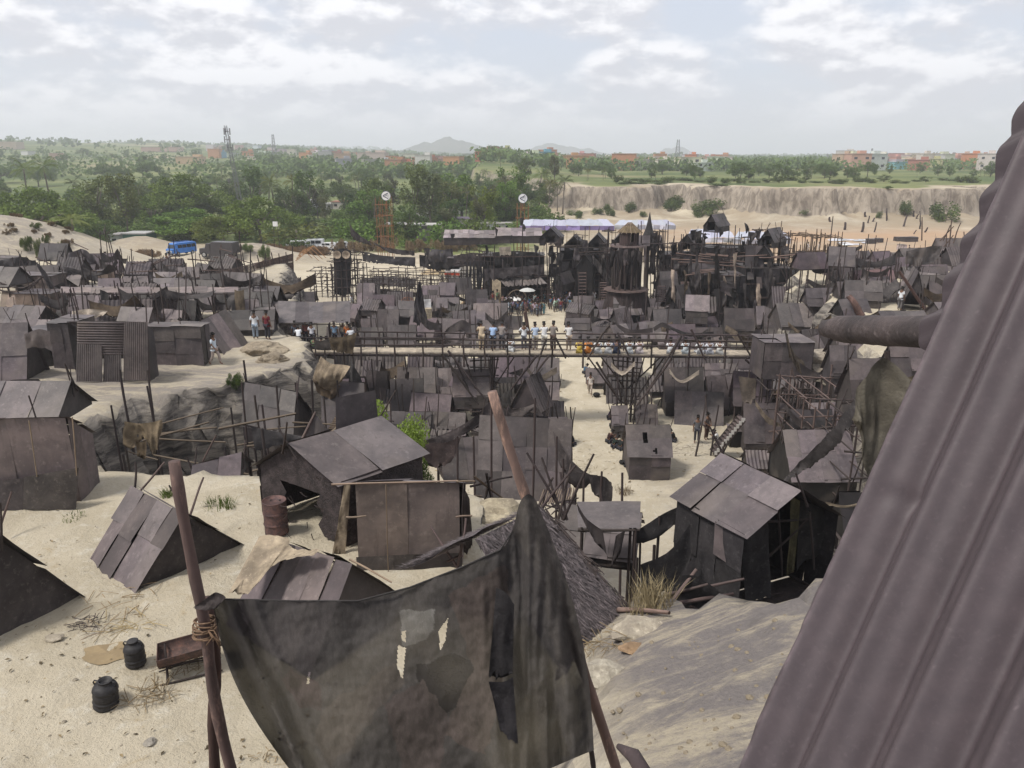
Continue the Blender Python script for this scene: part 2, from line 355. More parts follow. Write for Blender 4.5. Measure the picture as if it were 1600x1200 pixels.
c = mixc(nt, math_(nt, 'MULTIPLY', vg, math_(nt, 'SUBTRACT', 1.0, math_(nt, 'MULTIPLY', steep, .85))), c, grass)
nt.links.new(c, b.inputs['Base Color']); b.inputs['Roughness'].default_value = .95; b.inputs['Specular IOR Level'].default_value = .15
bp = nd(nt, 'ShaderNodeBump'); bp.inputs['Strength'].default_value = .8; bp.inputs['Distance'].default_value = .16
hh = math_(nt, 'ADD', math_(nt, 'MULTIPLY', n2, 1.0), math_(nt, 'MULTIPLY', n3, .5)); hh = math_(nt, 'ADD', hh, math_(nt, 'MULTIPLY', noise_(nt, pos, 45, 4, .7), .2))
nt.links.new(hh, bp.inputs['Height']); nt.links.new(bp.outputs[0], b.inputs['Normal'])
me.materials.append(m); M['ground'] = m
o = bpy.data.objects.new('ground', me); C.objects.link(o); tag(o, kind='structure')
# distant hills
def hill(px, w, h, Y, seed):
    cx = (px - 800) / F * Y * CT * 1.04; nv = 40; vs = []; fs = []
    for j in range(24):
        for i in range(nv):
            u = i / (nv - 1) * 2 - 1; t = j / 23 * 2 - 1
            r = math.sqrt(u * u + t * t); e = max(0, 1 - r) ** .85 * (1 + .35 * mnoise.fractal(V((u * 3 + seed, t * 3, seed)), 1, 2, 4))
            vs.append((cx + u * w, Y + t * w * .6, 9 + h * e))
    for j in range(23):
        for i in range(nv - 1): fs.append((j * nv + i, j * nv + i + 1, (j + 1) * nv + i + 1, (j + 1) * nv + i))
    o = mk('hill', vs, fs, M['hillm'], smooth=True); tag(o, kind='structure'); return o
M['hillm'] = surf('hill_scrub', (.09, .09, .06), (.05, .06, .035), (.2, .17, .12), .01, rough=.95, bump=0, world=True)
hill(705, 270, 88, 3500, 1); hill(862, 330, 62, 4300, 2.3); hill(905, 260, 44, 4500, 4.1); hill(1045, 150, 58, 4500, 5.7)
# haze
mb = MB().box((0, 3000, 65), (13600, 7400, 190)); hz = mb.build('haze', None); hm, nt, b = newmat('haze_air')
nt.nodes.remove(b); pv = nd(nt, 'ShaderNodeVolumePrincipled'); pv.inputs['Color'].default_value = (.90, .93, 1.0, 1); pv.inputs['Density'].default_value = .00034; pv.inputs['Anisotropy'].default_value = .2
nt.links.new(pv.outputs[0], nt.nodes['Material Output'].inputs['Volume']); hz.data.materials.append(hm); tag(hz, kind='stuff')
# ---------- sky, sun, camera
SUN_EL, SUN_AZ = math.radians(58), math.radians(-115)          # azimuth from +Y towards +X
w = bpy.data.worlds.new("World"); sc.world = w; w.use_nodes = True; nt = w.node_tree; bg = nt.nodes['Background']
sky = nd(nt, 'ShaderNodeTexSky', sky_type='NISHITA'); sky.sun_disc = False; sky.sun_elevation = SUN_EL; sky.sun_rotation = SUN_AZ; sky.air_density = 1.2; sky.dust_density = 2.0
tc = nd(nt, 'ShaderNodeTexCoord'); se = nd(nt, 'ShaderNodeSeparateXYZ'); nt.links.new(tc.outputs['Generated'], se.inputs[0])
zz = math_(nt, 'ADD', math_(nt, 'MAXIMUM', se.outputs[2], 0.0), .10)
cb = nd(nt, 'ShaderNodeCombineXYZ'); nt.links.new(math_(nt, 'DIVIDE', se.outputs[0], zz), cb.inputs[0]); nt.links.new(math_(nt, 'DIVIDE', se.outputs[1], zz), cb.inputs[1])
cv = cb.outputs[0]
dv = vscale(nt, tc.outputs['Generated'], (3.2, 3.2, 7.2)); big = noise_(nt, dv, .8, 3, .5, .2); puff = noise_(nt, dv, 1.9, 10, .55, .0)
mpo = nd(nt, 'ShaderNodeMapping'); mpo.inputs['Location'].default_value = (-.02, 0, .085); nt.links.new(dv, mpo.inputs['Vector'])
puff2 = noise_(nt, mpo.outputs[0], 1.9, 10, .55, .0)
cover = ramp(nt, math_(nt, 'ADD', math_(nt, 'MULTIPLY', big, .5), math_(nt, 'MULTIPLY', puff, .8)), .525, .675)
lit = ramp(nt, math_(nt, 'SUBTRACT', puff, puff2), -.05, .07)        # tops of the puffs catch the sun, their bases stay grey
cloud = mixc(nt, lit, (5.1, 5.2, 5.65), (7.6, 7.6, 7.85))
blue = mixc(nt, .75, sky.outputs[0], (5.3, 5.6, 6.5))
sk = mixc(nt, cover, blue, cloud)
hz_ = ramp(nt, se.outputs[2], .11, -.01)
sk = mixc(nt, math_(nt, 'MULTIPLY', hz_, .92), sk, (5.25, 5.35, 5.8))
nt.links.new(sk, bg.inputs['Color']); bg.inputs['Strength'].default_value = .1
sl = bpy.data.lights.new('sun', 'SUN'); sl.energy = 2.7; sl.angle = math.radians(11); sl.color = (1, .955, .88)
so = bpy.data.objects.new('sun', sl); C.objects.link(so)
sd = V((math.sin(SUN_AZ) * math.cos(SUN_EL), math.cos(SUN_AZ) * math.cos(SUN_EL), math.sin(SUN_EL)))
so.rotation_euler = sd.to_track_quat('Z', 'Y').to_euler(); so.location = (0, 0, 60)
cam = bpy.data.cameras.new('camera'); co = bpy.data.objects.new('camera', cam); C.objects.link(co)
co.location = (0, 0, CH); co.rotation_euler = (math.pi / 2 - TH, 0, 0); cam.sensor_width = 36; cam.lens = 36 * F / 1600; cam.clip_start = .05; cam.clip_end = 20000
sc.camera = co
sc.view_settings.view_transform = 'Standard'; sc.view_settings.look = 'None'; sc.view_settings.exposure = .50; sc.view_settings.gamma = 1
sc.cycles.use_denoising = True; sc.cycles.max_bounces = 6; sc.cycles.diffuse_bounces = 3; sc.cycles.volume_bounces = 1; sc.cycles.transparent_max_bounces = 12; sc.cycles.use_adaptive_sampling = True
# ---------- first point of the ground along a pixel's ray
def gp(px, py):
    u, v = (px - 800) / F, (py - 600) / F
    d = np.array([u, CT - v * ST, -(ST + v * CT)]); t = np.geomspace(3, 700, 420)
    P = np.array([0, 0, CH]) + t[:, None] * d
    h = height(P[:, 0], P[:, 1]); k = np.argmax(P[:, 2] <= h)
    if P[k, 2] > h[k]: return gz(px, py, 0)
    a, b_ = t[max(k - 1, 0)], t[k]
    for _ in range(12):
        m_ = (a + b_) / 2; p = np.array([0, 0, CH]) + m_ * d
        if p[2] <= gh(p[0], p[1]): b_ = m_
        else: a = m_
    return V(np.array([0, 0, CH]) + b_ * d)
def gg(px, py, z): return gp(px, py) if z is None else gz(px, py, z)
# ---------- sheets, huts
def panels(mb, p00, p10, p11, p01, nu=2, nv=2, holes=(), jit=.03, bow=.034, tvar=.27, corr=0, sub=4):
    p00, p10, p11, p01 = V(p00), V(p10), V(p11), V(p01)
    def S(u, v): return (p00 * (1 - u) + p10 * u) * (1 - v) + (p01 * (1 - u) + p11 * u) * v
    nrm = (p10 - p00).cross(p01 - p00)
    if nrm.length < 1e-6: nrm = V((0, 0, 1))
    nrm.normalize()
    Lu, Lv = max((p10 - p00).length, .1), max((p01 - p00).length, .1)
    uc = [0] + sorted([(i + U(-.12, .12)) / nu for i in range(1, nu)]) + [1]
    seed = U(0, 50)
    for i in range(nu):
        vc = [0] + sorted([(j + U(-.18, .18)) / nv for j in range(1, nv)]) + [1]
        for j in range(nv):
            ju, jv = jit / Lu, jit / Lv
            c = [(uc[i] - U(-.3, 1) * ju, vc[j] - U(-.3, 1) * jv), (uc[i + 1] + U(-.6, .8) * ju, vc[j] - U(-.3, 1) * jv), (uc[i + 1] + U(-.6, .8) * ju, vc[j + 1] + U(-.3, 1) * jv), (uc[i] - U(-.3, 1) * ju, vc[j + 1] + U(-.3, 1) * jv)]
            off = U(.004, .045) + .012 * ((i + j) % 2); tl = (U(-.02, .02), U(-.025, .025)); tt = 1 + U(-tvar, tvar) * 1.35; tc = (tt, tt * U(.96, 1.02), tt * U(.95, 1.05))
            s = 10 if holes else sub
            su = max(s, int((uc[i + 1] - uc[i]) * Lu / corr * 6)) if corr else s
            b = len(mb.v)
            for a in range(su + 1):
                for q in range(s + 1):
                    fu, fv = a / su, q / s
                    u = (c[0][0] * (1 - fu) + c[1][0] * fu) * (1 - fv) + (c[3][0] * (1 - fu) + c[2][0] * fu) * fv
                    v = (c[0][1] * (1 - fu) + c[1][1] * fu) * (1 - fv) + (c[3][1] * (1 - fu) + c[2][1] * fu) * fv
                    h = off + tl[0] * (fu - .5) * 2 + tl[1] * (fv - .5) * 2 + bow * mnoise.noise(V((u * Lu * .9 + seed, v * Lv * .9, i * 3.1 + j * 1.7)))
                    if corr: h += corr * .13 * math.sin(u * Lu / corr * 6.283)
                    mb.v.append(S(u, v) + nrm * h); mb.t.append(tc)
            for a in range(su):
                for q in range(s):
                    u = uc[i] + (uc[i + 1] - uc[i]) * (a + .5) / su; v = vc[j] + (vc[j + 1] - vc[j]) * (q + .5) / s
                    if any(((u - hu) / ru) ** 2 + ((v - hv) / rv) ** 2 < 1 for hu, hv, ru, rv in holes): continue
                    k = b + a * (s + 1) + q
                    mb.f.append((k, k + s + 1, k + s + 2, k + 1))
    return mb
def shade(k=None):
    k = U(.78, 1.18) if k is None else k * U(.93, 1.07)
    return (k * U(1.0, 1.06), k * U(.97, 1.02), k * U(.94, 1.02))
HUTS = []
COL = dict(n=None, lt=1.45, dk=.55, bk=.3)
def hcol(c):
    if c is None: return shade()
    if isinstance(c, (int, float)): return shade(c)
    return c
def hut(label, A, B, oF, oB, zb, zeF=None, zeB=None, nu=3, nv=2, col=None, wcol=None, cat='hut', name='sheet_hut', open_=(), holes=(), corr=0, sticks=3, wmat='sheet', over=.12, group=None, rmat='sheet', stilt=True, door=None):
    """gable-roofed hut: ridge A-B, horizontal offsets oF / oB to the two eaves, eave heights, floor level zb"""
    A, B, oF, oB = V(A), V(B), V(oF), V(oB); oF.z = oB.z = 0
    zeF = zb + .05 if zeF is None else zeF; zeB = zeF if zeB is None else zeB
    r = (B - A); r.z = 0; r.normalize()
    def low(P, o, z): q = P + o; q.z = z; return q
    FA, FB, BA, BB = low(A, oF, zeF), low(B, oF, zeF), low(A, oB, zeB), low(B, oB, zeB)
    T = thing(name, label, cat, low((A + B) / 2, V((0, 0, 0)), zb), group)
    e = r * over; HUTS.append(((A.x + B.x) / 2, (A.y + B.y) / 2, (B - A).length / 2 + .4))
    c = hcol(col)
    def ext(P, top): d = (P - top); return top + d * (1 + min(.25, .12 / max(.3, d.length)))
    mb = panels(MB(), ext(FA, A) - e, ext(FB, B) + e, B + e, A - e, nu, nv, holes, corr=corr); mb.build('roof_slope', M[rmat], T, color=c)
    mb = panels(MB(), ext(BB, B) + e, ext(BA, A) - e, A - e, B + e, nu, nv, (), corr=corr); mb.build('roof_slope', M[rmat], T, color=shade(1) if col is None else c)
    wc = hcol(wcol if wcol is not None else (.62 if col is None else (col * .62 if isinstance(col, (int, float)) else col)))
    for side, P, f, b in (('a', A, FA, BA), ('b', B, FB, BB)):
        if side in open_: continue
        s = -1 if side == 'a' else 1
        base = [V((f.x, f.y, zb)), V((b.x, b.y, zb))]
        vs = [base[0], f, P - V((0, 0, .03)), b, base[1]]; vs = [v - r * (.04 * s) for v in vs]
        m2 = MB()
        cen = (vs[0] + vs[4]) / 2
        n = 8
        poly = vs
        # subdivided wall with slight sag so it does not read as one flat facet
        tri = [(0, 1, 2), (0, 2, 4), (4, 2, 3)]
        for t in tri:
            a_, b_, c_ = [poly[k] for k in t]; bb = len(m2.v)
            for i in range(n + 1):
                for j in range(n + 1 - i):
                    p = a_ + (b_ - a_) * (i / n) + (c_ - a_) * (j / n)
                    m2.v.append(p + r * (.05 * mnoise.noise(p * 1.3))); m2.t.append(1)
            idx = {}; q = 0
            for i in range(n + 1):
                for j in range(n + 1 - i): idx[i, j] = bb + q; q += 1
            for i in range(n):
                for j in range(n - i):
                    cands = [(idx[i, j], idx[i + 1, j], idx[i, j + 1])]
                    if j < n - i - 1: cands.append((idx[i + 1, j], idx[i + 1, j + 1], idx[i, j + 1]))
                    for f3 in cands:
                        if door:
                            cc = (m2.v[f3[0]] + m2.v[f3[1]] + m2.v[f3[2]]) / 3
                            w_ = abs((cc - cen).dot((vs[4] - vs[0]).normalized()))
                            if side in door[0] and w_ < door[1] / 2 and cc.z < zb + door[2]: continue
                        m2.f.append(f3)
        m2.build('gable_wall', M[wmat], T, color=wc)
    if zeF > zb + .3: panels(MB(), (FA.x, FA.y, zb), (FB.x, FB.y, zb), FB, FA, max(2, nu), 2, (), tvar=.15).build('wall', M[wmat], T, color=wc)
    if zeB > zb + .3: panels(MB(), (BB.x, BB.y, zb), (BA.x, BA.y, zb), BA, BB, max(2, nu), 2, (), tvar=.15).build('wall', M[wmat], T, color=wc)
    for k in range(sticks):
        P = random.choice((A - e, B + e, A + (B - A) * rnd())); d = random.choice((oF, oB)).normalized() * U(-.35, .1)
        pole(P - d * 1.0 - V((0, 0, U(.3, .6))), P + d * 1.2 + r * U(-.2, .2) + V((0, 0, U(.25, .8))), U(.018, .032), T)
    if stilt:
        for P in (FA, FB, BA, BB):
            g = gh(P.x, P.y)
            if g < zb - .35: pole((P.x, P.y, g - .1), (P.x, P.y, zb + .1), U(.045, .07), T, name='stilt')
        if gh((FA.x + FB.x) / 2, (FA.y + FB.y) / 2) < zb - .35:
            for a, b in ((FA, FB), (BA, BB), (FA, BA), (FB, BB)):
                pole((a.x, a.y, zb - .03), (b.x, b.y, zb - .03), .05, T, name='floor_beam')
            panels(MB(), (FA.x, FA.y, zb - .08), (FB.x, FB.y, zb - .08), (BB.x, BB.y, zb - .08), (BA.x, BA.y, zb - .08), 4, 1).build('floor', M['pole'], T)
    return T
def hutpx(label, x0, x1, yt, yb, z=None, Y=None, yaw=0, d=None, wf=.0, w=None, **k):
    """front view: eave foot at yb on level z (or at distance Y), ridge at yt"""
    xm = (x0 + x1) / 2
    P = at(xm, yb, Y) if Y else gg(xm, yb, z)
    ya = math.radians(yaw); r = V((math.cos(ya), math.sin(ya), 0)); n = V((-r.y, r.x, 0))
    W = w or (x1 - x0) * dep(P) / F / max(.5, math.cos(ya))
    d = d or min(4.0, max(1.5, W * .75))
    R = P + n * (d / 2); zr = at(xm, yt, R.y).z; zr = max(zr, P.z + .6)
    R.z = zr; ze = P.z + max(.04, wf * (zr - P.z))
    k.setdefault('nu', max(2, min(5, int(W / .95)))); k.setdefault('nv', 2)
    return hut(label, R - r * W / 2, R + r * W / 2, -n * d / 2, n * d / 2, P.z, ze, ze, **k)
def gabpx(label, x0, x1, yt, yb, z=None, Y=None, yaw=90, L=3.0, wf=.45, **k):
    """gable end towards us, ridge running back"""
    xm = (x0 + x1) / 2; P = at(xm, yb, Y) if Y else gg(xm, yb, z)
    W = (x1 - x0) * dep(P) / F
    zr = max(at(xm, yt, P.y).z, P.z + .6)
    ya = math.radians(yaw); r = V((math.cos(ya), math.sin(ya), 0)); n = V((-r.y, r.x, 0))
    A = V((P.x, P.y, zr)); B = A + r * L; ze = P.z + wf * (zr - P.z)
    k.setdefault('open_', ()); k.setdefault('nu', 3)
    return hut(label, A, B, -n * W / 2, n * W / 2, P.z, ze, ze, **k)
def box_hut(label, x0, x1, yt, yb, z=None, Y=None, d=2.2, yaw=0, nu=3, nv=2, rise=.0, col=None, rcol=None, cat='hut', name='sheet_hut', mat='sheet', rmat='sheet', holes=(), group=None, corr=0, sticks=3, lean=.0, front=True, tvar=.2):
    xm = (x0 + x1) / 2; P = at(xm, yb, Y) if Y else gg(xm, yb, z)
    ya = math.radians(yaw); r = V((math.cos(ya), math.sin(ya), 0)); n = V((-r.y, r.x, 0))
    W = (x1 - x0) * dep(P) / F / max(.5, math.cos(ya)); H = max(.6, at(xm, yt, P.y + lean).z - P.z)
    T = thing(name, label, cat, P, group)
    a, b = P - r * W / 2, P + r * W / 2; c_, d_ = b + n * d, a + n * d; HUTS.append((P.x, P.y + d / 2, W / 2))
    up = V((0, 0, H)); ub = V((0, 0, H + rise)); ln = n * lean
    c = hcol(col)
    if front: panels(MB(), a, b, b + up + ln, a + up + ln, nu, nv, holes, corr=corr, tvar=tvar).build('wall', M[mat], T, color=c)
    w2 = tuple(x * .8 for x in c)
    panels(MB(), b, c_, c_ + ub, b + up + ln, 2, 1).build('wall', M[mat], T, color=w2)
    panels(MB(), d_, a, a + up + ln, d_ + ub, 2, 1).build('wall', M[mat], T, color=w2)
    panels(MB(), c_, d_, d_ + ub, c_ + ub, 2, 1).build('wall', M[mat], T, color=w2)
    e = r * .1
    panels(MB(), a + up + ln - e - n * .1 + V((0, 0, .03)), b + up + ln + e - n * .1 + V((0, 0, .03)), c_ + ub + e + n * .1, d_ + ub - e + n * .1, nu, 2, corr=corr).build('roof', M[rmat], T, color=hcol(rcol))
    for k in range(sticks):
        q = a + (b - a) * rnd() + n * U(0, d); pole(q + V((0, 0, H * .4)), q + V((U(-.2, .2), U(-.2, .2), H + U(.3, .9))), U(.02, .035), T)
    for Q in (a, b, c_, d_):
        g = gh(Q.x, Q.y)
        if g < P.z - .35: pole((Q.x, Q.y, g - .1), (Q.x, Q.y, P.z + .1), U(.05, .07), T, name='stilt')
    return T
def canopy(label, x0, x1, yt, yb, Y, d=2.5, zg=None, nu=4, nv=1, col=None, name='sheet_canopy', cat='canopy', mat='sheet', n_post=3, corr=0, group=None, back=True):
    a, b = at(x0, yb, Y), at(x1, yb, Y); c_, d_ = at(x1, yt, Y + d), at(x0, yt, Y + d)
    T = thing(name, label, cat, V(((a.x + b.x) / 2, Y, zg if zg is not None else gh((a.x + b.x) / 2, Y))), group)
    panels(MB(), a, b, c_, d_, nu, nv, corr=corr, bow=.06).build('roof', M[mat], T, color=hcol(col))
    for (p, q) in ((a, b), (d_, c_)):
        if q is c_ and not back: continue
        for i in range(n_post):
            s = p + (q - p) * ((i + .08) / (n_post - .84)) if n_post > 1 else (p + q) / 2
            g = zg if zg is not None else gh(s.x, s.y)
            pole((s.x, s.y, g - .1), s - V((0, 0, .02)), U(.035, .055), T, name='post')
        pole(p - V((0, 0, .06)), q - V((0, 0, .06)), .04, T, name='beam')
    return T
def wallpx(label, x0, x1, yt, yb, z=None, Y=None, Y1=None, yt1=None, yb1=None, nu=4, nv=2, col=None, mat='sheet', name='sheet_fence', cat='fence', posts=4, thick=.03, holes=(), group=None, tvar=.2):
    a = at(x0, yb, Y) if Y else gg(x0, yb, z); b = at(x1, yb1 or yb, Y1 or Y) if Y else gg(x1, yb1 or yb, z)
    ta, tb = at(x0, yt, a.y), at(x1, yt1 or yt, b.y)
    T = thing(name, label, cat, (a + b) / 2, group)
    panels(MB(), a, b, tb, ta, nu, nv, holes, tvar=tvar).build('panel', M[mat], T, color=hcol(col))
    for i in range(posts):
        s = i / max(1, posts - 1); p = a + (b - a) * s + V((0, .09, 0)); q = ta + (tb - ta) * s + V((U(-.1, .1), .09, U(.05, .5)))
        g = gh(p.x, p.y); pole((p.x, p.y, min(g, p.z) - .1), q, U(.03, .045), T, name='post')
    return T
# ---------- cloth
def resample(P, n):
    L = [0]
    for i in range(len(P) - 1): L.append(L[-1] + (P[i + 1] - P[i]).length)
    out = []
    for k in range(n):
        s = L[-1] * k / (n - 1); i = 0
        while i < len(P) - 2 and L[i + 1] < s: i += 1
        f = (s - L[i]) / max(1e-6, L[i + 1] - L[i])
        p0, p1, p2, p3 = P[max(i - 1, 0)], P[i], P[i + 1], P[min(i + 2, len(P) - 1)]
        out.append(.5 * ((2 * p1) + (p2 - p0) * f + (2 * p0 - 5 * p1 + 4 * p2 - p3) * f * f + (3 * p1 - p0 - 3 * p2 + p3) * f ** 3))
    return out
def drape(label, topl, botl, Y, Yb=None, mat='tarp', col=(1, 1, 1), wr=.12, ragged=.15, holes=0.0, nu=None, nv=10, name='hung_cloth', cat='cloth', group=None, parent=None, seed=None, belly=0.0, freq=1.6):
    def pts(L, y): return [at(p[0], p[1], p[2] if len(p) > 2 else y) for p in L]
    A = pts(topl, Y); Bm = pts(botl, Yb or Y)
    Ln = sum((A[i + 1] - A[i]).length for i in range(len(A) - 1)); nu = nu or int(min(60, max(12, Ln * 8)))
    A = resample(A, nu); Bm = resample(Bm, nu); vs = []; fs = []; t = []
    sd = U(0, 99) if seed is None else seed
    hgt = max(.2, sum((A[i] - Bm[i]).length for i in range(nu)) / nu)
    for i in range(nu):
        for j in range(nv + 1):
            v = j / nv; w = v
            if j == nv: w = 1 - ragged * abs(mnoise.noise(V((i * .9, sd, 3)))) * 2
            p = A[i].lerp(Bm[i], w)
            d = mnoise.fractal(V((i / nu * Ln * freq + sd, v * hgt * freq * .35, sd)), 1, 2, 4) * wr
            d2 = mnoise.noise(V((i / nu * Ln * freq * .6, v * hgt * .8, sd + 9))) * wr
            p = p + V((d2 * .35, -d * (.3 + .7 * math.sin(math.pi * min(1, v * .8 + .1))) - belly * math.sin(math.pi * v) , d2 * .3))
            vs.append(p); k = 1 + .35 * mnoise.fractal(V((i * .13 + sd, j * .17, 1)), 1, 2, 3); t.append(k)
    for i in range(nu - 1):
        for j in range(nv):
            if holes and mnoise.noise(V((i * .55 + sd, j * .55, 7))) > (1 - holes) * .75: continue
            k = i * (nv + 1) + j; fs.append((k, k + 1, k + nv + 2, k + nv + 1))
    o = mk(name, vs, fs, M[mat], parent, smooth=True, tint=t, color=col, origin=None if parent is not None else A[nu // 2])
    if parent is None: tag(o, label, cat, group)
    return o
# ---------- scaffold of poles: one thing, each pole a part
def scaffold(label, x0, x1, yt, yb, Y, d=2.5, n=5, lv=3, r=.045, mat='pole', z=None, col=None, diag=.5, name='pole_scaffold', cat='scaffold', group=None, rag=.7, sway=.12):
    a, b = at(x0, yb, Y), at(x1, yb, Y); zt = at(x0, yt, Y).z
    a.z = b.z = z if z is not None else gh((a.x + b.x) / 2, Y)
    T = thing(name, label, cat, (a + b) / 2, group); H = zt - a.z
    rows = []
    for k in range(2):
        row = []
        for i in range(n):
            p = a + (b - a) * (i / max(1, n - 1)) + V((U(-.1, .1), k * d, 0)); q = p + V((U(-sway, sway), U(-sway, sway), H * (U(rag, 1.05))))
            pole(p - V((0, 0, .2)), q, r * U(.8, 1.25), T, mat, color=col); row.append((p, q))
        rows.append(row)
        for l in range(1, lv + 1):
            h = H * l / (lv + .5)
            i0 = 0
            while i0 < n - 1:
                i1 = min(n - 1, i0 + random.choice((1, 2, 2, 3)))
                pole(row[i0][0] + V((-U(.1, .5), 0, h + U(-.12, .12))), row[i1][0] + V((U(.1, .5), 0, h + U(-.12, .12))), r * U(.65, .95), T, mat, name='crossbar', color=col); i0 = i1
    for l in range(1, lv + 1):
        for i in range(0, n, 2):
            h = H * l / (lv + .5); pole(rows[0][i][0] + V((0, -.2, h)), rows[1][i][0] + V((0, .2, h)), r * .7, T, mat, name='crossbar', color=col)
    for i in range(n - 1):
        if rnd() < diag:
            k = random.randint(0, 1); h0 = H * random.randint(0, max(0, lv - 1)) / (lv + .5); h1 = h0 + H / (lv + .5) * random.choice((1, 1, 2))
            p, q = rows[k][i][0], rows[k][i + 1][0]
            if rnd() < .5: p, q = q, p
            pole(p + V((0, 0, h0)), q + V((0, 0, min(h1, H))), r * .65, T, mat, name='brace', color=col)
    return T
# ---------- people (each pose modelled once; body one skin, clothes as children)
def skinmesh(name, J, E, root, sub=1):
    me = bpy.data.meshes.new(name); keys = list(J); ix = {k: i for i, k in enumerate(keys)}
    me.from_pydata([J[k][0] for k in keys], [(ix[a], ix[b]) for a, b in E], [])
    o = bpy.data.objects.new(name, me); C.objects.link(o)
    m = o.modifiers.new('k', 'SKIN'); m.use_smooth_shade = True; m.branch_smoothing = .4
    for k, sv in zip(keys, me.skin_vertices[0].data):
        r = J[k][1]; sv.radius = r if isinstance(r, tuple) else (r, r); sv.use_root = (k == root)
    s = o.modifiers.new('u', 'SUBSURF'); s.levels = s.render_levels = sub
    dg = bpy.context.evaluated_depsgraph_get(); res = bpy.data.meshes.new_from_object(o.evaluated_get(dg))
    bpy.data.objects.remove(o); res.name = name
    ca = res.color_attributes.new('tint', 'FLOAT_COLOR', 'POINT'); ca.data.foreach_set('color', np.ones(len(res.vertices) * 4, np.float32))
    res.polygons.foreach_set('use_smooth', [True] * len(res.polygons))
    return res
POSE = {}
def make_pose(name, **ov):
    j = dict(pel=(0, 0, .93), spi=(0, .01, 1.10), che=(0, 0, 1.28), nek=(0, .0, 1.42), hd0=(0, .015, 1.50), hd1=(0, .03, 1.585), hd2=(0, .01, 1.665))
    for s, n in ((-1, 'l'), (1, 'r')):
        j.update({n + 'sh': (s * .17, 0, 1.37), n + 'el': (s * .225, -.03, 1.10), n + 'wr': (s * .225, .05, .87), n + 'hip': (s * .09, 0, .87), n + 'kn': (s * .1, .02, .48), n + 'an': (s * .1, -.02, .08), n + 'to': (s * .115, .13, .035)})
    j.update(ov)
    R = dict(pel=(.15, .105), spi=(.135, .095), che=(.15, .105), nek=.055, hd0=(.062, .075), hd1=(.078, .095), hd2=(.05, .06))
    J = {k: (V(p), R.get(k, .05)) for k, p in j.items()}
    E = [('pel', 'spi'), ('spi', 'che'), ('che', 'nek'), ('nek', 'hd0'), ('hd0', 'hd1'), ('hd1', 'hd2')]
    fw = (V(j['hd1']) - V(j['hd0'])); 
    J['nos'] = (V(j['hd1']) + V((0, .098, -.025)), .014); E.append(('hd1', 'nos'))
    for s, n in ((-1, 'l'), (1, 'r')):
        J['ear' + n] = (V(j['hd1']) + V((s * .085, 0, -.02)), .016); E.append(('hd1', 'ear' + n))
        for k, r in (('sh', .062), ('el', .044), ('wr', .028), ('hip', .088), ('kn', .056), ('an', .04), ('to', .032)): J[n + k] = (V(j[n + k]), r)
        E += [('che', n + 'sh'), (n + 'sh', n + 'el'), (n + 'el', n + 'wr'), ('pel', n + 'hip'), (n + 'hip', n + 'kn'), (n + 'kn', n + 'an'), (n + 'an', n + 'to')]
        d = (V(j[n + 'wr']) - V(j[n + 'el'])).normalized(); sd_ = d.cross(V((0, 1, .3))).normalized()
        pm = V(j[n + 'wr']) + d * .075; J[n + 'pm'] = (pm, (.036, .018)); E.append((n + 'wr', n + 'pm'))
        for q in range(4):
            o = sd_ * (q - 1.5) * .02; ln = (.062, .075, .07, .052)[q]
            J[n + 'f%d' % q] = (pm + o * 1.3 + d * (.02 + ln * .5), .0095); J[n + 'g%d' % q] = (pm + o * 1.4 + d * (.015 + ln) + V((0, .018, 0)), .0085)
            E += [(n + 'pm', n + 'f%d' % q), (n + 'f%d' % q, n + 'g%d' % q)]
        J[n + 'th'] = (V(j[n + 'wr']) + d * .05 + sd_ * .05 * s, .011); E.append((n + 'wr', n + 'th'))
    body = skinmesh('person', J, E, 'pel')
    k = 1.17
    T = {q: (J[q][0], tuple(x * k for x in (J[q][1] if isinstance(J[q][1], tuple) else (J[q][1],) * 2))) for q in ('pel', 'spi', 'che', 'lsh', 'rsh')}
    hem = J['pel'][0].lerp((J['lhip'][0] + J['rhip'][0]) / 2, .8); T['hem'] = (hem - (J['spi'][0] - J['pel'][0]) * .05, (.185, .14))
    for n in 'lr':
        T[n + 'sl'] = (J[n + 'sh'][0].lerp(J[n + 'el'][0], .85), .064)
    T['col'] = (J['che'][0].lerp(J['nek'][0], .75), .07)
    shirt = skinmesh('shirt', T, [('hem', 'pel'), ('pel', 'spi'), ('spi', 'che'), ('che', 'col'), ('che', 'lsh'), ('che', 'rsh'), ('lsh', 'lsl'), ('rsh', 'rsl')], 'pel')
    Q = {'pel': (J['pel'][0] - V((0, 0, .02)), (.165, .12))}
    for n in 'lr':
        Q[n + 'hip'] = (J[n + 'hip'][0], .102); Q[n + 'kn'] = (J[n + 'kn'][0], .074); Q[n + 'an'] = (J[n + 'kn'][0].lerp(J[n + 'an'][0], .88), .066)
    trou = skinmesh('trousers', Q, [('pel', 'lhip'), ('pel', 'rhip'), ('lhip', 'lkn'), ('rhip', 'rkn'), ('lkn', 'lan'), ('rkn', 'ran')], 'pel')
    hb = J['hd1'][0]; up = (J['hd2'][0] - J['hd0'][0]).normalized(); bk = V((0, -1, 0))
    hair = skinmesh('hair', {'a': (hb + up * .045 + bk * .02, (.088, .098)), 'b': (hb + bk * .045 - up * .01, (.08, .075)), 'c': (hb + up * .085, (.06, .07))}, [('b', 'a'), ('a', 'c')], 'a')
    for mm, mt in ((body, 'skin'), (shirt, 'cotton'), (trou, 'cotton'), (hair, 'hair')): mm.materials.append(M[mt])
    POSE[name] = (body, shirt, trou, hair)
make_pose('stand')
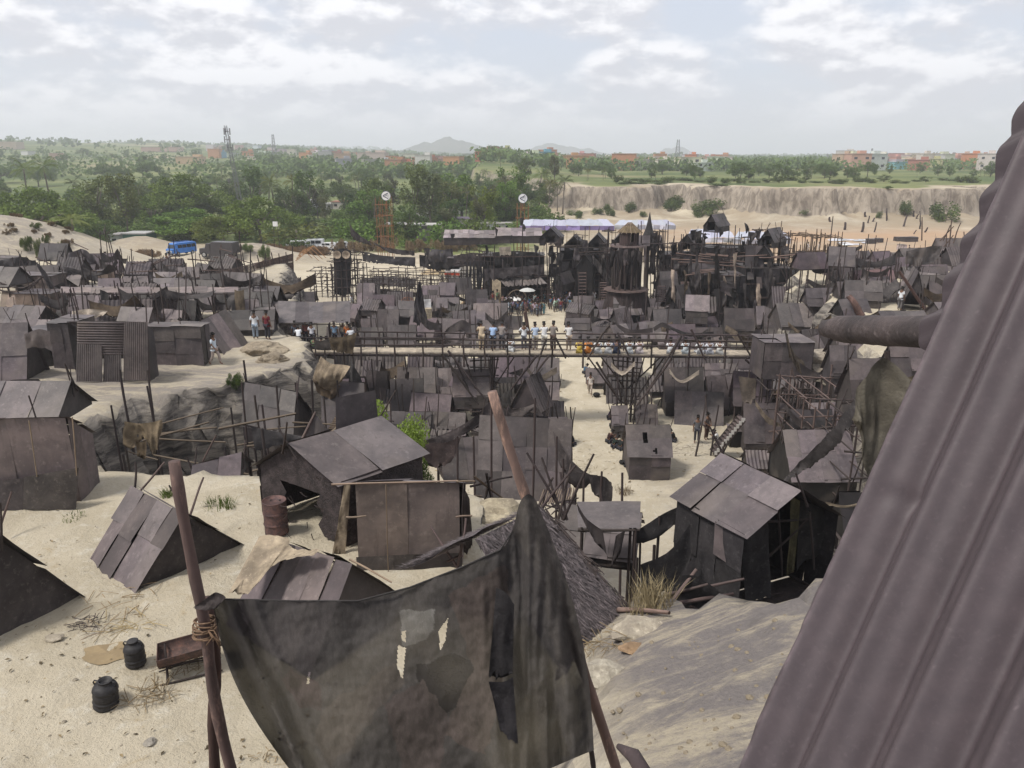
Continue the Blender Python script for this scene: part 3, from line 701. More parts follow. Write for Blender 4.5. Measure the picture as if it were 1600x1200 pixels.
make_pose('lean', lel=(-.24, .12, 1.12), lwr=(-.2, .33, 1.07), rel=(.24, .12, 1.12), rwr=(.2, .33, 1.07), che=(0, .05, 1.27), nek=(0, .1, 1.40), hd0=(0, .13, 1.475), hd1=(0, .16, 1.555), hd2=(0, .15, 1.64), lsh=(-.17, .06, 1.35), rsh=(.17, .06, 1.35))
make_pose('walk', lkn=(-.1, .2, .5), lan=(-.1, .22, .10), lto=(-.11, .37, .06), rkn=(.1, -.05, .47), ran=(.1, -.3, .13), rto=(.11, -.19, .04), lwr=(-.22, -.16, .92), lel=(-.23, -.12, 1.12), rwr=(.22, .24, .95), rel=(.23, .05, 1.11))
make_pose('arms', lel=(-.30, .02, 1.14), lwr=(-.17, .16, 1.0), rel=(.30, .02, 1.14), rwr=(.14, .17, 1.03))
Zs = .0
make_pose('sit', pel=(0, 0, .12), spi=(0, .02, .30), che=(0, .08, .48), nek=(0, .13, .61), hd0=(0, .16, .68), hd1=(0, .19, .765), hd2=(0, .18, .85), lsh=(-.17, .08, .57), rsh=(.17, .08, .57), lel=(-.24, .17, .33), rel=(.24, .17, .33), lwr=(-.18, .36, .25), rwr=(.18, .36, .25), lhip=(-.09, .06, .11), rhip=(.09, .06, .11), lkn=(-.12, .46, .12), rkn=(.12, .46, .12), lan=(-.12, .5, -.28), ran=(.12, .5, -.28), lto=(-.12, .62, -.33), rto=(.12, .62, -.33))
make_pose('squat', pel=(0, 0, .12), spi=(0, .04, .30), che=(0, .14, .46), nek=(0, .22, .57), hd0=(0, .26, .63), hd1=(0, .30, .71), hd2=(0, .29, .79), lsh=(-.17, .13, .54), rsh=(.17, .13, .54), lel=(-.25, .26, .40), rel=(.25, .26, .40), lwr=(-.1, .44, .44), rwr=(.1, .44, .44), lhip=(-.1, .03, .12), rhip=(.1, .03, .12), lkn=(-.15, .36, .42), rkn=(.15, .36, .42), lan=(-.13, .34, .06), ran=(.13, .34, .06), lto=(-.14, .48, .03), rto=(.14, .48, .03))
make_pose('bend', che=(0, .22, 1.22), spi=(0, .10, 1.08), nek=(0, .34, 1.30), hd0=(0, .40, 1.35), hd1=(0, .47, 1.40), hd2=(0, .50, 1.48), lsh=(-.17, .26, 1.28), rsh=(.17, .26, 1.28), lel=(-.22, .38, 1.05), rel=(.22, .38, 1.05), lwr=(-.14, .52, .92), rwr=(.14, .52, .92))
WHITE = (.85, .87, .9); DARK = (.05, .05, .06)
def person(P, pose, shirt, trousers, label, group=None, rz=0, s=1.0):
    b, sh, tr, h = POSE[pose]
    o = bpy.data.objects.new('person', b); C.objects.link(o); o.location = P; o.rotation_euler = (0, 0, math.radians(rz)); o.scale = (s, s, s)
    tag(o, label, 'person', group)
    for n, m_, c in (('shirt', sh, shirt), ('trousers', tr, trousers), ('hair', h, (1, 1, 1))):
        k = bpy.data.objects.new(n, m_); C.objects.link(k); k.parent = o; k.color = (*c, 1)
    return o
# ================= FOREGROUND =================
UPV, FWD = V((0, ST, CT)), V((0, CT, -ST))
def cw(px, py, Z): return V((0, 0, CH)) + V((1, 0, 0)) * ((px - 800) / F * Z) + UPV * (-(py - 600) / F * Z) + FWD * Z
# corrugated wall beside the viewpoint
T = thing('corrugated_wall', 'big brown corrugated metal wall sheet filling the right foreground', 'metal wall', cw(1174, 1200, 1.1))
e0, e1 = cw(1120, 1310, 1.1), cw(1700, 20, 1.1); rd = (e1 - e0); L = rd.length; rdn = rd.normalized()
stp = V((1, 0, 0)) * .0378 + FWD * -.0931; nr = rdn.cross(stp).normalized()
if nr.dot(V((0, 0, CH)) - e0) < 0: nr = -nr
def edge_j(s): return .004 * mnoise.noise(V((s * 9, 0, 0))) + .0025 * mnoise.noise(V((s * 40, 3, 0)))
mb = MB(); NS, NT = 300, 224
for i in range(NS + 1):
    s = i / NS
    for j in range(NT + 1):
        t = j / NT * 5.6
        p = e0 + rd * s + stp * t + nr * (.018 * (math.cos(2 * math.pi * (t - .05)) + .16 * math.cos(6 * math.pi * (t - .05))) + .003 * mnoise.noise(V((s * 5, t * .9, 1)))) + stp * (edge_j(s) / .1 if j == 0 else 0)
        d = math.exp(-((s - .42) / .012) ** 2) * math.exp(-((t - .5) / .3) ** 2); p = p - nr * d * .006
        k = 1 + .10 * mnoise.fractal(V((s * 6, t * 1.5, 2)), 1, 2, 4)
        wear = max(0, 1 - t / .10) * max(0, mnoise.fractal(V((s * 45, t * 10, 4)), 1, 2, 4) + .25) * 1.6 + max(0, mnoise.fractal(V((s * 150, t * 22, 6)), 1, 2, 3) - .66) * 1.5
        mb.v.append(p); mb.t.append((k + wear, k + wear * 1.0, k + wear * .98))
for i in range(NS):
    for j in range(NT):
        k = i * (NT + 1) + j; mb.f.append((k, k + 1, k + NT + 2, k + NT + 1))
M['paintsheet'] = surf('painted_corrugated_sheet', (.070, .054, .059), (.058, .045, .050), (.084, .066, .071), 30, rough=.6, bump=.12, bscale=160, objcol=True, spec=.4, bdist=.002)
o = mb.build('corrugated_sheet', M['paintsheet'], T, smooth=True)
md = o.modifiers.new('t', 'SOLIDIFY'); md.thickness = .004; md.offset = -1
mb = MB().tube([cw(1556, 521, 1.04), cw(1566, 523, 1.035), cw(1572, 525, 1.03)], .003, 6); mb.build('nail', M['rust'], T)
prof = [(1640, 70), (1625, 100), (1610, 130), (1600, 158), (1588, 172), (1581, 186), (1580, 200), (1579, 214), (1568, 226), (1557, 239), (1555, 262), (1554, 283), (1546, 292), (1531, 308), (1530, 325), (1530, 345), (1522, 357), (1502, 375), (1500, 395), (1499, 412), (1490, 421), (1474, 437), (1472, 460), (1470, 480), (1462, 490), (1438, 503), (1436, 522), (1436, 541), (1450, 549)]
prof = [(q.x, q.y) for q in resample([V((a, b, 0)) for a, b in prof], 130)]
mb = MB(); ex = V((.34, 0, 0)) + UPV * .15 + FWD * -.10
for i, (px, py) in enumerate(prof):
    for j in range(13):
        p = cw(px, py, 1.45) + ex * (j / 12) + V((0, 0, .002 * mnoise.noise(V((i * .3, j * .4, 0)))))
        w_ = max(0, mnoise.fractal(V((i * .5, j * 1.3, 8)), 1, 2, 3) - .5) * .8; mb.v.append(p); mb.t.append(.9 + w_ + .1 * mnoise.noise(V((i * .2, j * .3, 5))))
for i in range(len(prof) - 1):
    for j in range(12):
        k = i * 13 + j; mb.f.append((k, k + 1, k + 14, k + 13))
o = mb.build('corrugated_cladding', M['paintsheet'], T, smooth=False, color=(.95, .95, .97))
md = o.modifiers.new('t', 'SOLIDIFY'); md.thickness = .004
# log end poking out of the wall
mb = MB(); a, b = cw(1291, 513, 2.75), cw(1530, 522, 1.9); pts = [a.lerp(b, i / 16) for i in range(17)]
mb.tube(pts, [.030, .036, .045, .046] + [.0465 + U(-.0015, .0015) for _ in range(13)], 18, wob=.05)
M['log'] = surf('log_wood', (.075, .062, .06), (.03, .026, .026), (.14, .12, .115), 5, (.12, 1, 1), .8, .6, 20, objcol=True)
top(mb, 'wooden_log', M['log'], 'thick dark log end jutting from the corrugated wall above the valley', 'log', b, smooth=True, color=(1.15, 1.1, 1.12))
# cloth hanging under the log
drape('olive grey canvas rag hanging from a stake beside the corrugated wall', [(1331, 655), (1340, 618), (1352, 592), (1378, 564), (1393, 566), (1420, 598), (1432, 625)], [(1338, 668), (1351, 690), (1354, 728), (1364, 742), (1384, 710), (1402, 668), (1426, 640)], 3.5, mat='burlap', col=(.43, .45, .45), wr=.10, ragged=.1, nv=30, nu=50, freq=5, seed=3)
tpole(at(1398, 800, 3.56), at(1386, 548, 3.56), .016, 'stake holding up the olive grey rag beside the corrugated wall', 'stake', 'wooden_stake')
drape('pale canvas strip stretched behind the olive grey rag', [(1392, 568), (1420, 590), (1480, 560)], [(1418, 602), (1430, 612), (1490, 590)], 3.9, mat='burlap', col=(.75, .72, .65), wr=.03, nv=8, nu=20, seed=5)
# burlap banner between posts
def inpoly(p, P):
    c = False; n = len(P)
    for i in range(n):
        (x0, y0), (x1, y1) = P[i], P[(i + 1) % n]
        if (y0 > p[1]) != (y1 > p[1]) and p[0] < (x1 - x0) * (p[1] - y0) / (y1 - y0) + x0: c = not c
    return c
M['banner'] = surf('worn_banner', (.068, .062, .060), (.050, .046, .044), (.100, .091, .087), 40, (1, 1, .4), rough=.95, bump=.5, bscale=170, spec=.08, bdist=.008)
nt = M['banner'].node_tree; bs = nt.nodes['Principled BSDF']
tcb = nd(nt, 'ShaderNodeTexCoord').outputs['Object']
wv = nd(nt, 'ShaderNodeTexWave'); wv.inputs['Scale'].default_value = 60; wv.inputs['Distortion'].default_value = 3; nt.links.new(tcb, wv.inputs['Vector'])
wv2 = nd(nt, 'ShaderNodeTexWave', bands_direction='Z'); wv2.inputs['Scale'].default_value = 60; wv2.inputs['Distortion'].default_value = 3; nt.links.new(tcb, wv2.inputs['Vector'])
thin = math_(nt, 'ADD', math_(nt, 'MULTIPLY', ramp(nt, noise_(nt, tcb, .9, 2, .5), .45, .62), .09), .025)
nt.links.new(math_(nt, 'SUBTRACT', 1.0, thin), bs.inputs['Alpha'])
TB = [((330, 930), (462, 1215)), ((345, 935), (480, 1225)), ((450, 938), (560, 1240)), ((560, 938), (640, 1250)), ((640, 917), (705, 1250)), ((720, 886), (765, 1240)), ((782, 858), (820, 1230)), ((800, 830), (850, 1205)), ((812, 786), (880, 1192)), ((826, 772), (908, 1180)), ((838, 782), (928, 1172))]
PATCH = [([(505, 1107), (625, 1030), (630, 1065), (600, 1100), (520, 1200), (490, 1160)], (1.3, 1.22, 1.14)), ([(650, 1040), (700, 1022), (737, 1030), (740, 1050), (727, 1093), (697, 1117), (677, 1110), (653, 1077)], (.38, .38, .42)),
         ([(623, 953), (678, 952), (677, 987), (650, 1010), (633, 1007)], (2.3, 2.4, 2.35)), ([(450, 1043), (500, 1067), (503, 1110), (467, 1103), (440, 1063)], (1.0, .84, .86)), ([(700, 930), (790, 880), (800, 1000), (760, 1180), (690, 1150), (740, 1040)], (1.3, 1.15, 1.08)), ([(600, 1100), (660, 1060), (700, 1120), (690, 1215), (640, 1230)], (1.1, .98, .96)),
         ([(800, 830), (812, 780), (842, 780), (900, 960), (880, 1080), (840, 900)], (1.2, 1.18, 1.13)), ([(330, 930), (372, 940), (440, 1140), (470, 1215), (400, 1215)], (.45, .45, .47)), ([(772, 1130), (850, 1060), (890, 1180), (800, 1215)], (.9, .88, .82))]
HOLES = [[(622, 1007), (634, 1013), (629, 1063), (620, 1040)], [(685, 987), (700, 965), (696, 1000), (688, 1017)], [(628, 986), (634, 985), (634, 1003), (627, 1000)], [(482, 1050), (485, 1050), (483, 1068), (479, 1068)]]
NU, NV = 290, 190; rows_t = resample([V((a[0], a[1], 0)) for a, _ in TB], NU)
tops = [V((a[0], a[1], 0)) for a, _ in TB]; bots = [V((b[0], b[1], 0)) for _, b in TB]
Ls = [0]
for i in range(len(tops) - 1): Ls.append(Ls[-1] + (tops[i + 1] - tops[i]).length)
mb = MB(); PX = []
for i in range(NU):
    s = Ls[-1] * i / (NU - 1); k = 0
    while k < len(tops) - 2 and Ls[k + 1] < s: k += 1
    f = (s - Ls[k]) / (Ls[k + 1] - Ls[k]); bt = bots[k].lerp(bots[k + 1], f)
    for j in range(NV + 1):
        v = j / NV; q = rows_t[i].lerp(bt, v)
        q = q + V((-26 * math.sin(math.pi * v) * max(0, 1 - i / 22.0) + 22 * math.sin(math.pi * v) * max(0, 1 - (NU - 1 - i) / 25.0), 0, 0))
        right = sst(740, 800, np.array(q.x)); left = sst(430, 340, np.array(q.x - (q.y - 930) * .45))
        fold = float(right) * ((.15 * mnoise.noise(V((q.x * .034 - q.y * .004, q.y * .003, 21)))) + .03 * mnoise.noise(V((q.x * .1, q.y * .008, 4)))) * min(1, v * 4 + .3) + float(left) * .05 * math.sin((q.x - q.y * .45) * .16)
        fold += .03 * mnoise.fractal(V((q.x * .012, q.y * .010, 3)), 1, 2, 4) + .005 * mnoise.fractal(V((q.x * .05, q.y * .03, 5)), 1, 2, 3)
        p = at(q.x, q.y, 4.25 - .25 * v + .25 * math.sin(math.pi * v) * 0 - fold)
        t = (1, 1, 1)
        wob = V((mnoise.noise(V((q.x * .05, q.y * .05, 0))) * 7, mnoise.noise(V((q.x * .05, q.y * .05, 9))) * 7))
        for P, c in PATCH:
            if inpoly((q.x + wob[0], q.y + wob[1]), P): t = c
        n_ = 1 + .10 * mnoise.fractal(V((q.x * .02, q.y * .02, 11)), 1, 2, 5)
        mb.v.append(p); mb.t.append(tuple(x * n_ for x in t)); PX.append((q.x, q.y))
for i in range(NU - 1):
    for j in range(NV):
        k = i * (NV + 1) + j; c = ((PX[k][0] + PX[k + NV + 2][0]) / 2, (PX[k][1] + PX[k + NV + 2][1]) / 2)
        if any(inpoly(c, h) for h in HOLES): continue
        mb.f.append((k, k + 1, k + NV + 2, k + NV + 1))
BT = top(mb, 'burlap_banner', M['banner'], 'large patched burlap cloth with holes strung between posts in the foreground', 'cloth', at(600, 930, 4.25), smooth=True)
drape(None, [(775, 920), (790, 926), (802, 945)], [(763, 1062), (782, 1066), (800, 1058)], 4.05, mat='tarp', col=(.7, .7, .75), wr=.03, nu=14, nv=24, freq=6, parent=BT, name='torn_strip')
drape(None, [(764, 1064), (785, 1066), (801, 1058)], [(783, 1145), (796, 1158), (809, 1165)], 4.02, mat='tarp', col=(.9, .9, 1), wr=.03, nu=14, nv=16, freq=6, parent=BT, name='torn_strip')
mb = MB().tube([at(332, 928 + 0, 4.25)] + [at(a[0], a[1] + 1, 4.25) for a, _ in TB[1:8]], .006, 6); mb.build('hem', M['tarp'], BT, smooth=True)
# posts that carry it
def bentpost(name, label, pts, Y, r0, r1, col, cat='post'):
    P = [at(p[0], p[1], Y) for p in pts]; d = (P[-1] - P[-2]).normalized(); q = P[-1]
    while q.z > gh(q.x, q.y) - .2 and len(P) < 60: q = q + d * .4; P.append(q)
    P2 = resample(P, 40); mb = MB(); mb.tube(P2, [r0 + (r1 - r0) * i / 39 + U(-.002, .002) + .006 * max(0, mnoise.noise(V((i * .8, r0 * 99, 0)))) for i in range(40)], 14, wob=.06)
    return top(mb, name, M['pole'], label, cat, P2[-1], smooth=True, color=col)
bentpost('wooden_post', 'crooked brown tree-trunk post with sawn top at the left end of the burlap banner', [(272, 721), (285, 800), (302, 890), (322, 985), (330, 1060), (345, 1140), (362, 1205)], 4.30, .034, .050, (2.2, 1.9, 1.8))
bentpost('wooden_post', 'shorter dark post lashed behind the crooked trunk at the left end of the banner', [(322, 935), (332, 985), (338, 1060), (332, 1120), (336, 1205)], 4.42, .034, .042, (1.3, 1.0, .9))
bentpost('wooden_post', 'long pale stripped pole leaning out of the peak of the burlap banner', [(769, 612), (786, 670), (806, 730), (826, 790), (846, 850)], 4.32, .030, .040, (3.9, 3.35, 2.95))
bentpost('wooden_post', 'dark stake under the lower right corner of the burlap banner', [(921, 1158), (925, 1180), (928, 1205)], 4.1, .016, .02, (1, 1, 1))
mb = MB()
for k in range(9):
    c = at(321 + U(-3, 3), 968 + k * 3.2, 4.3); ax_ = V((U(-.2, .2), U(-.2, .2), 1)).normalized(); x_ = ax_.orthogonal().normalized(); y_ = ax_.cross(x_)
    mb.tube([c + (x_ * math.cos(a / 14 * 6.283) * U(.06, .072) + y_ * math.sin(a / 14 * 6.283) * U(.065, .085)) for a in range(15)], .0055, 5)
for k in range(7):
    c = at(325, 985, 4.24); mb.tube([c, c + V((U(.02, .07), -.03, U(-.06, .02))), c + V((U(-.03, .12), U(-.05, 0), U(-.14, -.05)))], .004, 5)
top(mb, 'rope_lashing', M['bamboo'], 'frayed coir rope tied round the two posts at the left end of the banner', 'rope', at(321, 985, 4.3), smooth=True, color=(.75, .62, .55))
drape('knotted dark end of the banner wrapped over the left posts', [(318, 938), (335, 928), (352, 934)], [(298, 953), (318, 957), (336, 952)], 4.2, mat='tarp', col=(1.1, 1, 1), wr=.05, nu=16, nv=10, freq=8)
mb = MB().tube([cw(1010, 1215, 2.0), cw(990, 1180, 2.05), cw(966, 1166, 2.1)], [.022, .02, .008], 10, wob=.1)
top(mb, 'wooden_stake', M['pole'], 'blunt dark stake tip poking up at the bottom edge of the view', 'stake', cw(1010, 1215, 2.0), smooth=True, color=(1.6, 1.5, 1.6))
# ---- terrace in front, left
def tent(label, A, B, oF, oB, zb, **k): return hut(label, A, B, oF, oB, zb, zb + .03, zb + .03, **k)
zt = gh(-8, 15.5)
tent('small tent of four long grey sheets with a dark cloth end on the sand', (-9.0, 16.85, zt + 1.42), (-7.3, 15.55, zt + 1.36), (-.75, -1.05, 0), (.78, 1.08, 0), zt, nu=4, nv=2, col=1.0, wcol=(1.15, 1.05, 1.0), wmat='tarp', sticks=4, over=.05)
hut('dark brown tent of sheets at the lower left corner', (-13.2, 14.4, 11.05), (-9.95, 13.35, 11.0), (-.35, -1.65, 0), (.8, 1.0, 0), 9.0, 9.03, 9.03, nu=4, nv=2, col=.62, wcol=(1.3, 1.2, 1.15), wmat='tarp', sticks=5)
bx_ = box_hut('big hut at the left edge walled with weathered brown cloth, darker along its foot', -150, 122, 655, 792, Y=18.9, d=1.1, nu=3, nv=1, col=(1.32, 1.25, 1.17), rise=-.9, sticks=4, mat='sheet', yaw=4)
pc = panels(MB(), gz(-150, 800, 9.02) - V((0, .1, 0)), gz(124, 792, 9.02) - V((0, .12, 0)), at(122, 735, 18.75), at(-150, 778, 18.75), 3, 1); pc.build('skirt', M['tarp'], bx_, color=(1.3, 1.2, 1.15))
for k in range(2): pole(at(45 + k * 68, 652 + 5 * (1 - k), 18.72), at(58 + k * 62, 745, 18.72), .015, bx_, 'bamboo', name='batten')
hutpx('purple grey hut of smooth sheets behind the big cloth hut at the left edge', -60, 84, 596, 668, Y=25, d=2.6, wf=.1, nu=3, nv=1, col=.95, sticks=4, stilt=False)
# mud hut
mh = hut('hut with dark mud walls, arched doorway and smooth sheet roof', (-5.25, 17.3, 11.4), (-3.55, 19.0, 11.4), (1.25, -.8, 0), (-1.2, .85, 0), 9.05, 10.72, 10.45, nu=2, nv=1, col=1.08, wcol=(1, .95, .95), wmat='mud', sticks=3, name='mud_hut', over=.16, door=('a', 1.25, 1.25))
mb = MB()
for k in range(26): 
    p = at(U(430, 556), U(742, 856), 16.9); pole(p, p + V((U(-.25, .25), 0, U(-.3, .1))), U(.006, .014), mh, name='stick')
panels(MB(), (-4.55, 18.5, 10.9), (-3.6, 19.5, 10.9), (-3.65, 19.5, 12.0), (-4.5, 18.6, 12.1), 1, 1).build('ridge_cloth', M['sheet'], mh)
a0 = at(490, 646, 19.3); drape('torn grey cloth peak tied to a bent pole behind the mud hut', [(455, 722, 18.9), (472, 690, 19.1), (490, 648, 19.3), (508, 668, 19.3), (542, 698, 19.4)], [(458, 728, 18.9), (480, 715, 19.0), (500, 705, 19.1), (520, 705, 19.2), (548, 708, 19.4)], 19.3, mat='sheet', col=(.8, .8, .8), wr=.1, nv=12)
tpole(at(452, 725, 18.9), at(493, 644, 19.3), .04, 'bent grey pole carrying the torn cloth peak behind the mud hut', color=(2.2, 2.1, 2))
drape('dirty straw-coloured drape hanging at the corner post of the mud hut', [(538, 758), (548, 756)], [(519, 868), (540, 872)], 16.3, mat='burlap', col=(.85, .8, .72), wr=.06, nu=14, nv=24, freq=6)
# oil drum
def ribbed(name, label, c, r, h, rings, mat, col, lid=True, tilt=0, spout=False, n=28):
    prof = [(0.001, .0), (r * .98, 0), (r, .02)]
    for i in range(1, 40):
        z = h * i / 40; rr = r + sum(.018 * r / .28 * math.exp(-((z - h * q) / (.018 * h / .85)) ** 2) for q in rings); prof.append((rr, z))
    prof += [(r * 1.02, h), (r * 1.02, h + .015)] + ([(r * .97, h + .015), (r * .97, h - .015), (.001, h - .015)] if lid else [])
    mb = MB().lathe(prof, c, n); o = top(mb, name, M[mat], label, 'barrel', c, smooth=True, color=col); return o
p = gp(433, 832); dr = ribbed('oil_drum', 'rusty brown steel oil drum beside the mud hut doorway', p, .285, .86, (.33, .66), 'rust', (1.9, 1.55, 1.6))
for q in range(2): MB().lathe([(.02, 0), (.03, .012), (.02, .02), (.001, .02)], V(p) + V((.12 - .22 * q, .05, .845)), 8).build('bung', M['rust'], dr)
def canister(label, px, py, r, h, tilt, lid):
    c = gp(px, py); T = thing('plastic_canister', label, 'barrel', c)
    prof = [(.001, 0), (r * .92, 0), (r, .05 * h)]
    for i in range(1, 30):
        z = h * (.05 + .65 * i / 30); prof.append((r * (1 + .045 * (1 if (i // 3) % 3 == 0 else 0) - .02 * math.cos(i)), z))
    prof += [(r, .74 * h), (r * .86, .84 * h), (r * .56, .88 * h), (r * .52, .98 * h), (r * .58, .985 * h), (r * .58, 1.0 * h)]
    prof += [(r * .5, 1.0 * h), (r * .45, .9 * h), (.001, .88 * h)] if not lid else [(r * .5, 1.02 * h), (.001, 1.02 * h)]
    ax = None
    if tilt: ax = (V((math.cos(tilt), 0, -math.sin(tilt))), V((0, 1, 0)), V((math.sin(tilt), 0, math.cos(tilt))))
    MB().lathe(prof, c, 30, ax=ax).build('canister_body', M['plastic'], T, smooth=True)
    Zx = ax[2] if ax else V((0, 0, 1)); Xx = ax[0] if ax else V((1, 0, 0))
    for s in (-1, 1):
        b = c + Zx * h * .80 + Xx * r * .9 * s
        MB().tube([b, b + Zx * .09 * h + Xx * .02 * s, b + Zx * .16 * h, b + Zx * .13 * h - Xx * .10 * s], .013, 7).build('handle', M['plastic'], T, smooth=True)
canister('black ribbed plastic drum with its lid on, standing near the trough', 213, 1038, .17, .50, 0, True)
canister('black ribbed plastic drum with open mouth, leaning, nearest on the sand', 166, 1103, .195, .52, .10, False)
# trough on a crossed-leg stand
c = at(283, 985, 12.2); c = gp(287, 1050); T = thing('metal_trough', 'rusty half-drum trough on crossed wooden legs behind the left post', 'trough', c)
mb = MB(); A, B = c + V((-.34, -.18, .55)), c + V((.62, .22, .62)); d = (B - A).normalized(); x_ = d.cross(V((0, 0, 1))).normalized()
for i in range(13):
    for j in range(17):
        a = math.pi * (1 + j / 16); q = A.lerp(B, i / 12); mb.v.append(q + x_ * (.27 * math.cos(a)) + V((0, 0, .27 * math.sin(a)))); mb.t.append(1 + .3 * mnoise.noise(q * 4 + V((j, 0, 0))))
for i in range(12):
    for j in range(16): k = i * 17 + j; mb.f.append((k, k + 1, k + 18, k + 17))
for e in (0, 12): mb.f.append(tuple(e * 17 + j for j in range(17)))
o = mb.build('trough', M['rust'], T, smooth=False, color=(1.6, 1.3, 1.2)); md = o.modifiers.new('t', 'SOLIDIFY'); md.thickness = .012
for f in (.12, .85):
    q = A.lerp(B, f); g = V((q.x, q.y, c.z))
    pole(g + x_ * .3, q - x_ * .24 - V((0, 0, .02)), .022, T, name='leg'); pole(g - x_ * .3, q + x_ * .24 - V((0, 0, .02)), .022, T, name='leg')
for s in (-.27, .27): pole(V((A.x, A.y, c.z + .04)) + x_ * s, V((B.x, B.y, c.z + .06)) + x_ * s, .02, T, name='rail')
for k in range(3): pole(V((A.x, A.y, c.z + .18 + .04 * k)) + x_ * U(-.15, .15), V((B.x, B.y, c.z + .2 + .05 * k)) + x_ * U(-.15, .15), .013, T, name='rail')
# stones, twigs
def rock(label, p, r, col=(1, 1, 1), sq=(1, 1, .6), mat='rock', group=None, name='stone', cat='stone', n=3):
    bm = bmesh.new(); bmesh.ops.create_icosphere(bm, subdivisions=n, radius=1); sd = U(0, 99); vs = []
    for v in bm.verts:
        k = 1 + .38 * mnoise.fractal(v.co * 1.1 + V((sd, 0, 0)), 1, 2, 4); vs.append(V(p) + V((v.co.x * sq[0], v.co.y * sq[1], v.co.z * sq[2])) * (r * k))
    fs = [tuple(v.index for v in f.verts) for f in bm.faces]; bm.free()
    return tag(mk(name, vs, fs, M[mat], None, smooth=False, color=col, origin=p), label, cat, group)
rock('round grey stone alone on the sand below the drums', gp(234, 1160), .09)
rock('flat pale broken brick beside the dark lower left tent', gp(83, 998), .14, (1.2, 1.15, 1.05), (1.3, .8, .45))
for px, py in ((78, 1150), (222, 1090), (100, 1128), (296, 1080), (190, 1165), (210, 1147), (303, 1190), (330, 1200), (118, 1062), (60, 960), (255, 1042)): rock('pebble lying on the sand around the drums', gp(px, py), U(.02, .05), (1, .95, .85), group='pebbles on the sand', name='pebble', cat='pebble', n=2)
def twigs(label, px, py, n, R, mat='pole', col=None, L=.4, name='twig_heap', cat='twigs', h=.1):
    p = gp(px, py); mb = MB()
    for k in range(n):
        a = U(0, 6.28); q = V((p.x + U(-R, R), p.y + U(-R, R) * .7, 0)); q.z = gh(q.x, q.y) + U(0.0, h); d = V((math.cos(a), math.sin(a), U(-.05, .2))) * U(L * .3, L)
        mb.tube([q, q + d * .5 + V((0, 0, U(-.02, .04))), q + d], U(.003, .009), 4)
    return tag(top(mb, name, M[mat], label, cat, p, color=col or (1, 1, 1)), kind='stuff')
twigs('charred sticks of an old fire on the sand by the dark tent', 138, 978, 40, .22, L=.35)
twigs('bleached sticks beside the charred sticks', 158, 985, 9, .25, 'bamboo', (1.3, 1.3, 1.3), L=.6)
twigs('loose dry grass on the sand between the drums and the trough', 232, 1093, 60, .3, 'straw', (.6, .55, .5), L=.4)
twigs('thin dead grass stalks beside the lidded drum', 196, 980, 36, .45, 'straw', (.9, .85, .7), L=.6, h=.03)
twigs('dry litter under the trough', 285, 1045, 50, .4, 'straw', (.5, .45, .4), L=.3)
twigs('scattered twigs in front of the four-sheet tent', 190, 940, 26, .7, 'straw', (.7, .6, .5), L=.5, h=.03)
twigs('leaf litter at the bottom left of the banner', 430, 1180, 40, .5, 'straw', (.7, .65, .6), L=.2, h=.03)
mb = MB(); p = gp(170, 1022)
for k in range(24): a = k / 24 * 6.283; q = V((p.x + math.cos(a) * .55 * (1 + .25 * math.sin(3 * a + 1)), p.y + math.sin(a) * .3 * (1 + .2 * math.cos(4 * a)), 0)); q.z = gh(q.x, q.y) + .012; mb.v.append(q); mb.t.append(1)
mb.v.append(V((p.x, p.y, gh(p.x, p.y) + .014))); mb.t.append(1)
for k in range(24): mb.f.append((k, (k + 1) % 24, 24))
M['wet'] = surf('wet_sand', (.25, .185, .10), (.21, .155, .085), (.30, .225, .13), 3, rough=.5, bump=.2)
tag(top(mb, 'wet_patch', M['wet'], None, None, p), kind='structure')
def grass(label, px, py, n, R, H, mat='leaf_lite', col=(.6, .6, .5), group=None, name='grass_tuft', cat='grass tuft', P=None):
    p = P or gp(px, py); mb = MB()
    for k in range(n):
        a = U(0, 6.28); rr = R * math.sqrt(rnd()); q = V((p.x + rr * math.cos(a), p.y + rr * math.sin(a), 0)); q.z = gh(q.x, q.y) - .02; h = H * U(.4, 1)
        l = V((U(-.5, .5), U(-.5, .5), 1)).normalized() * h; s = V((-math.sin(a), math.cos(a), 0)) * U(.006, .014) * max(1, H)
        b = len(mb.v); mb.v += [q - s, q + s, q + l * .6 + s * .6, q + l * .6 - s * .6, q + l + V((U(-.1, .1), U(-.1, .1), -.1 * h))]; mb.t += [1] * 5; mb.f += [(b, b + 1, b + 2, b + 3), (b + 3, b + 2, b + 4)]
    return top(mb, name, M[mat], label, cat, p, color=col, group=group)
grass('green grass tuft on the sand left of the mud hut', 345, 790, 160, .45, .35)
grass('small green weed at the cliff foot left of the crooked post', 262, 775, 90, .2, .35)
grass('tall dry grass clump under the dark cloth-walled hut', 1015, 945, 260, .45, .9, 'straw', (.8, .8, .75)) if True else 0
grass('sparse weeds among sand left of the four-sheet tent', 115, 810, 60, .3, .15)
mb = MB()
for k in range(900):
    p = gp(U(0, 560), U(770, 1195)) if k < 450 else gp(U(560, 1180), U(560, 780)); a = U(0, 6.28); L = U(.02, .12) if k < 450 else U(.05, .3); d = V((math.cos(a), math.sin(a), U(-.1, .3))) * L; w_ = V((-math.sin(a), math.cos(a), 0)) * L * U(.06, .3); i = len(mb.v)
    mb.v += [p + V((0, 0, .012)), p + d * .5 + w_ + V((0, 0, .02)), p + d + V((0, 0, .012)), p + d * .5 - w_ + V((0, 0, .03))]; mb.t += [random.choice((.35, .6, 1.0, 1.5))] * 4; mb.f.append((i, i + 1, i + 2, i + 3))
tag(top(mb, 'ground_litter', M['straw'], None, None, (-5, 15, 9), color=(.55, .52, .48)), kind='stuff')
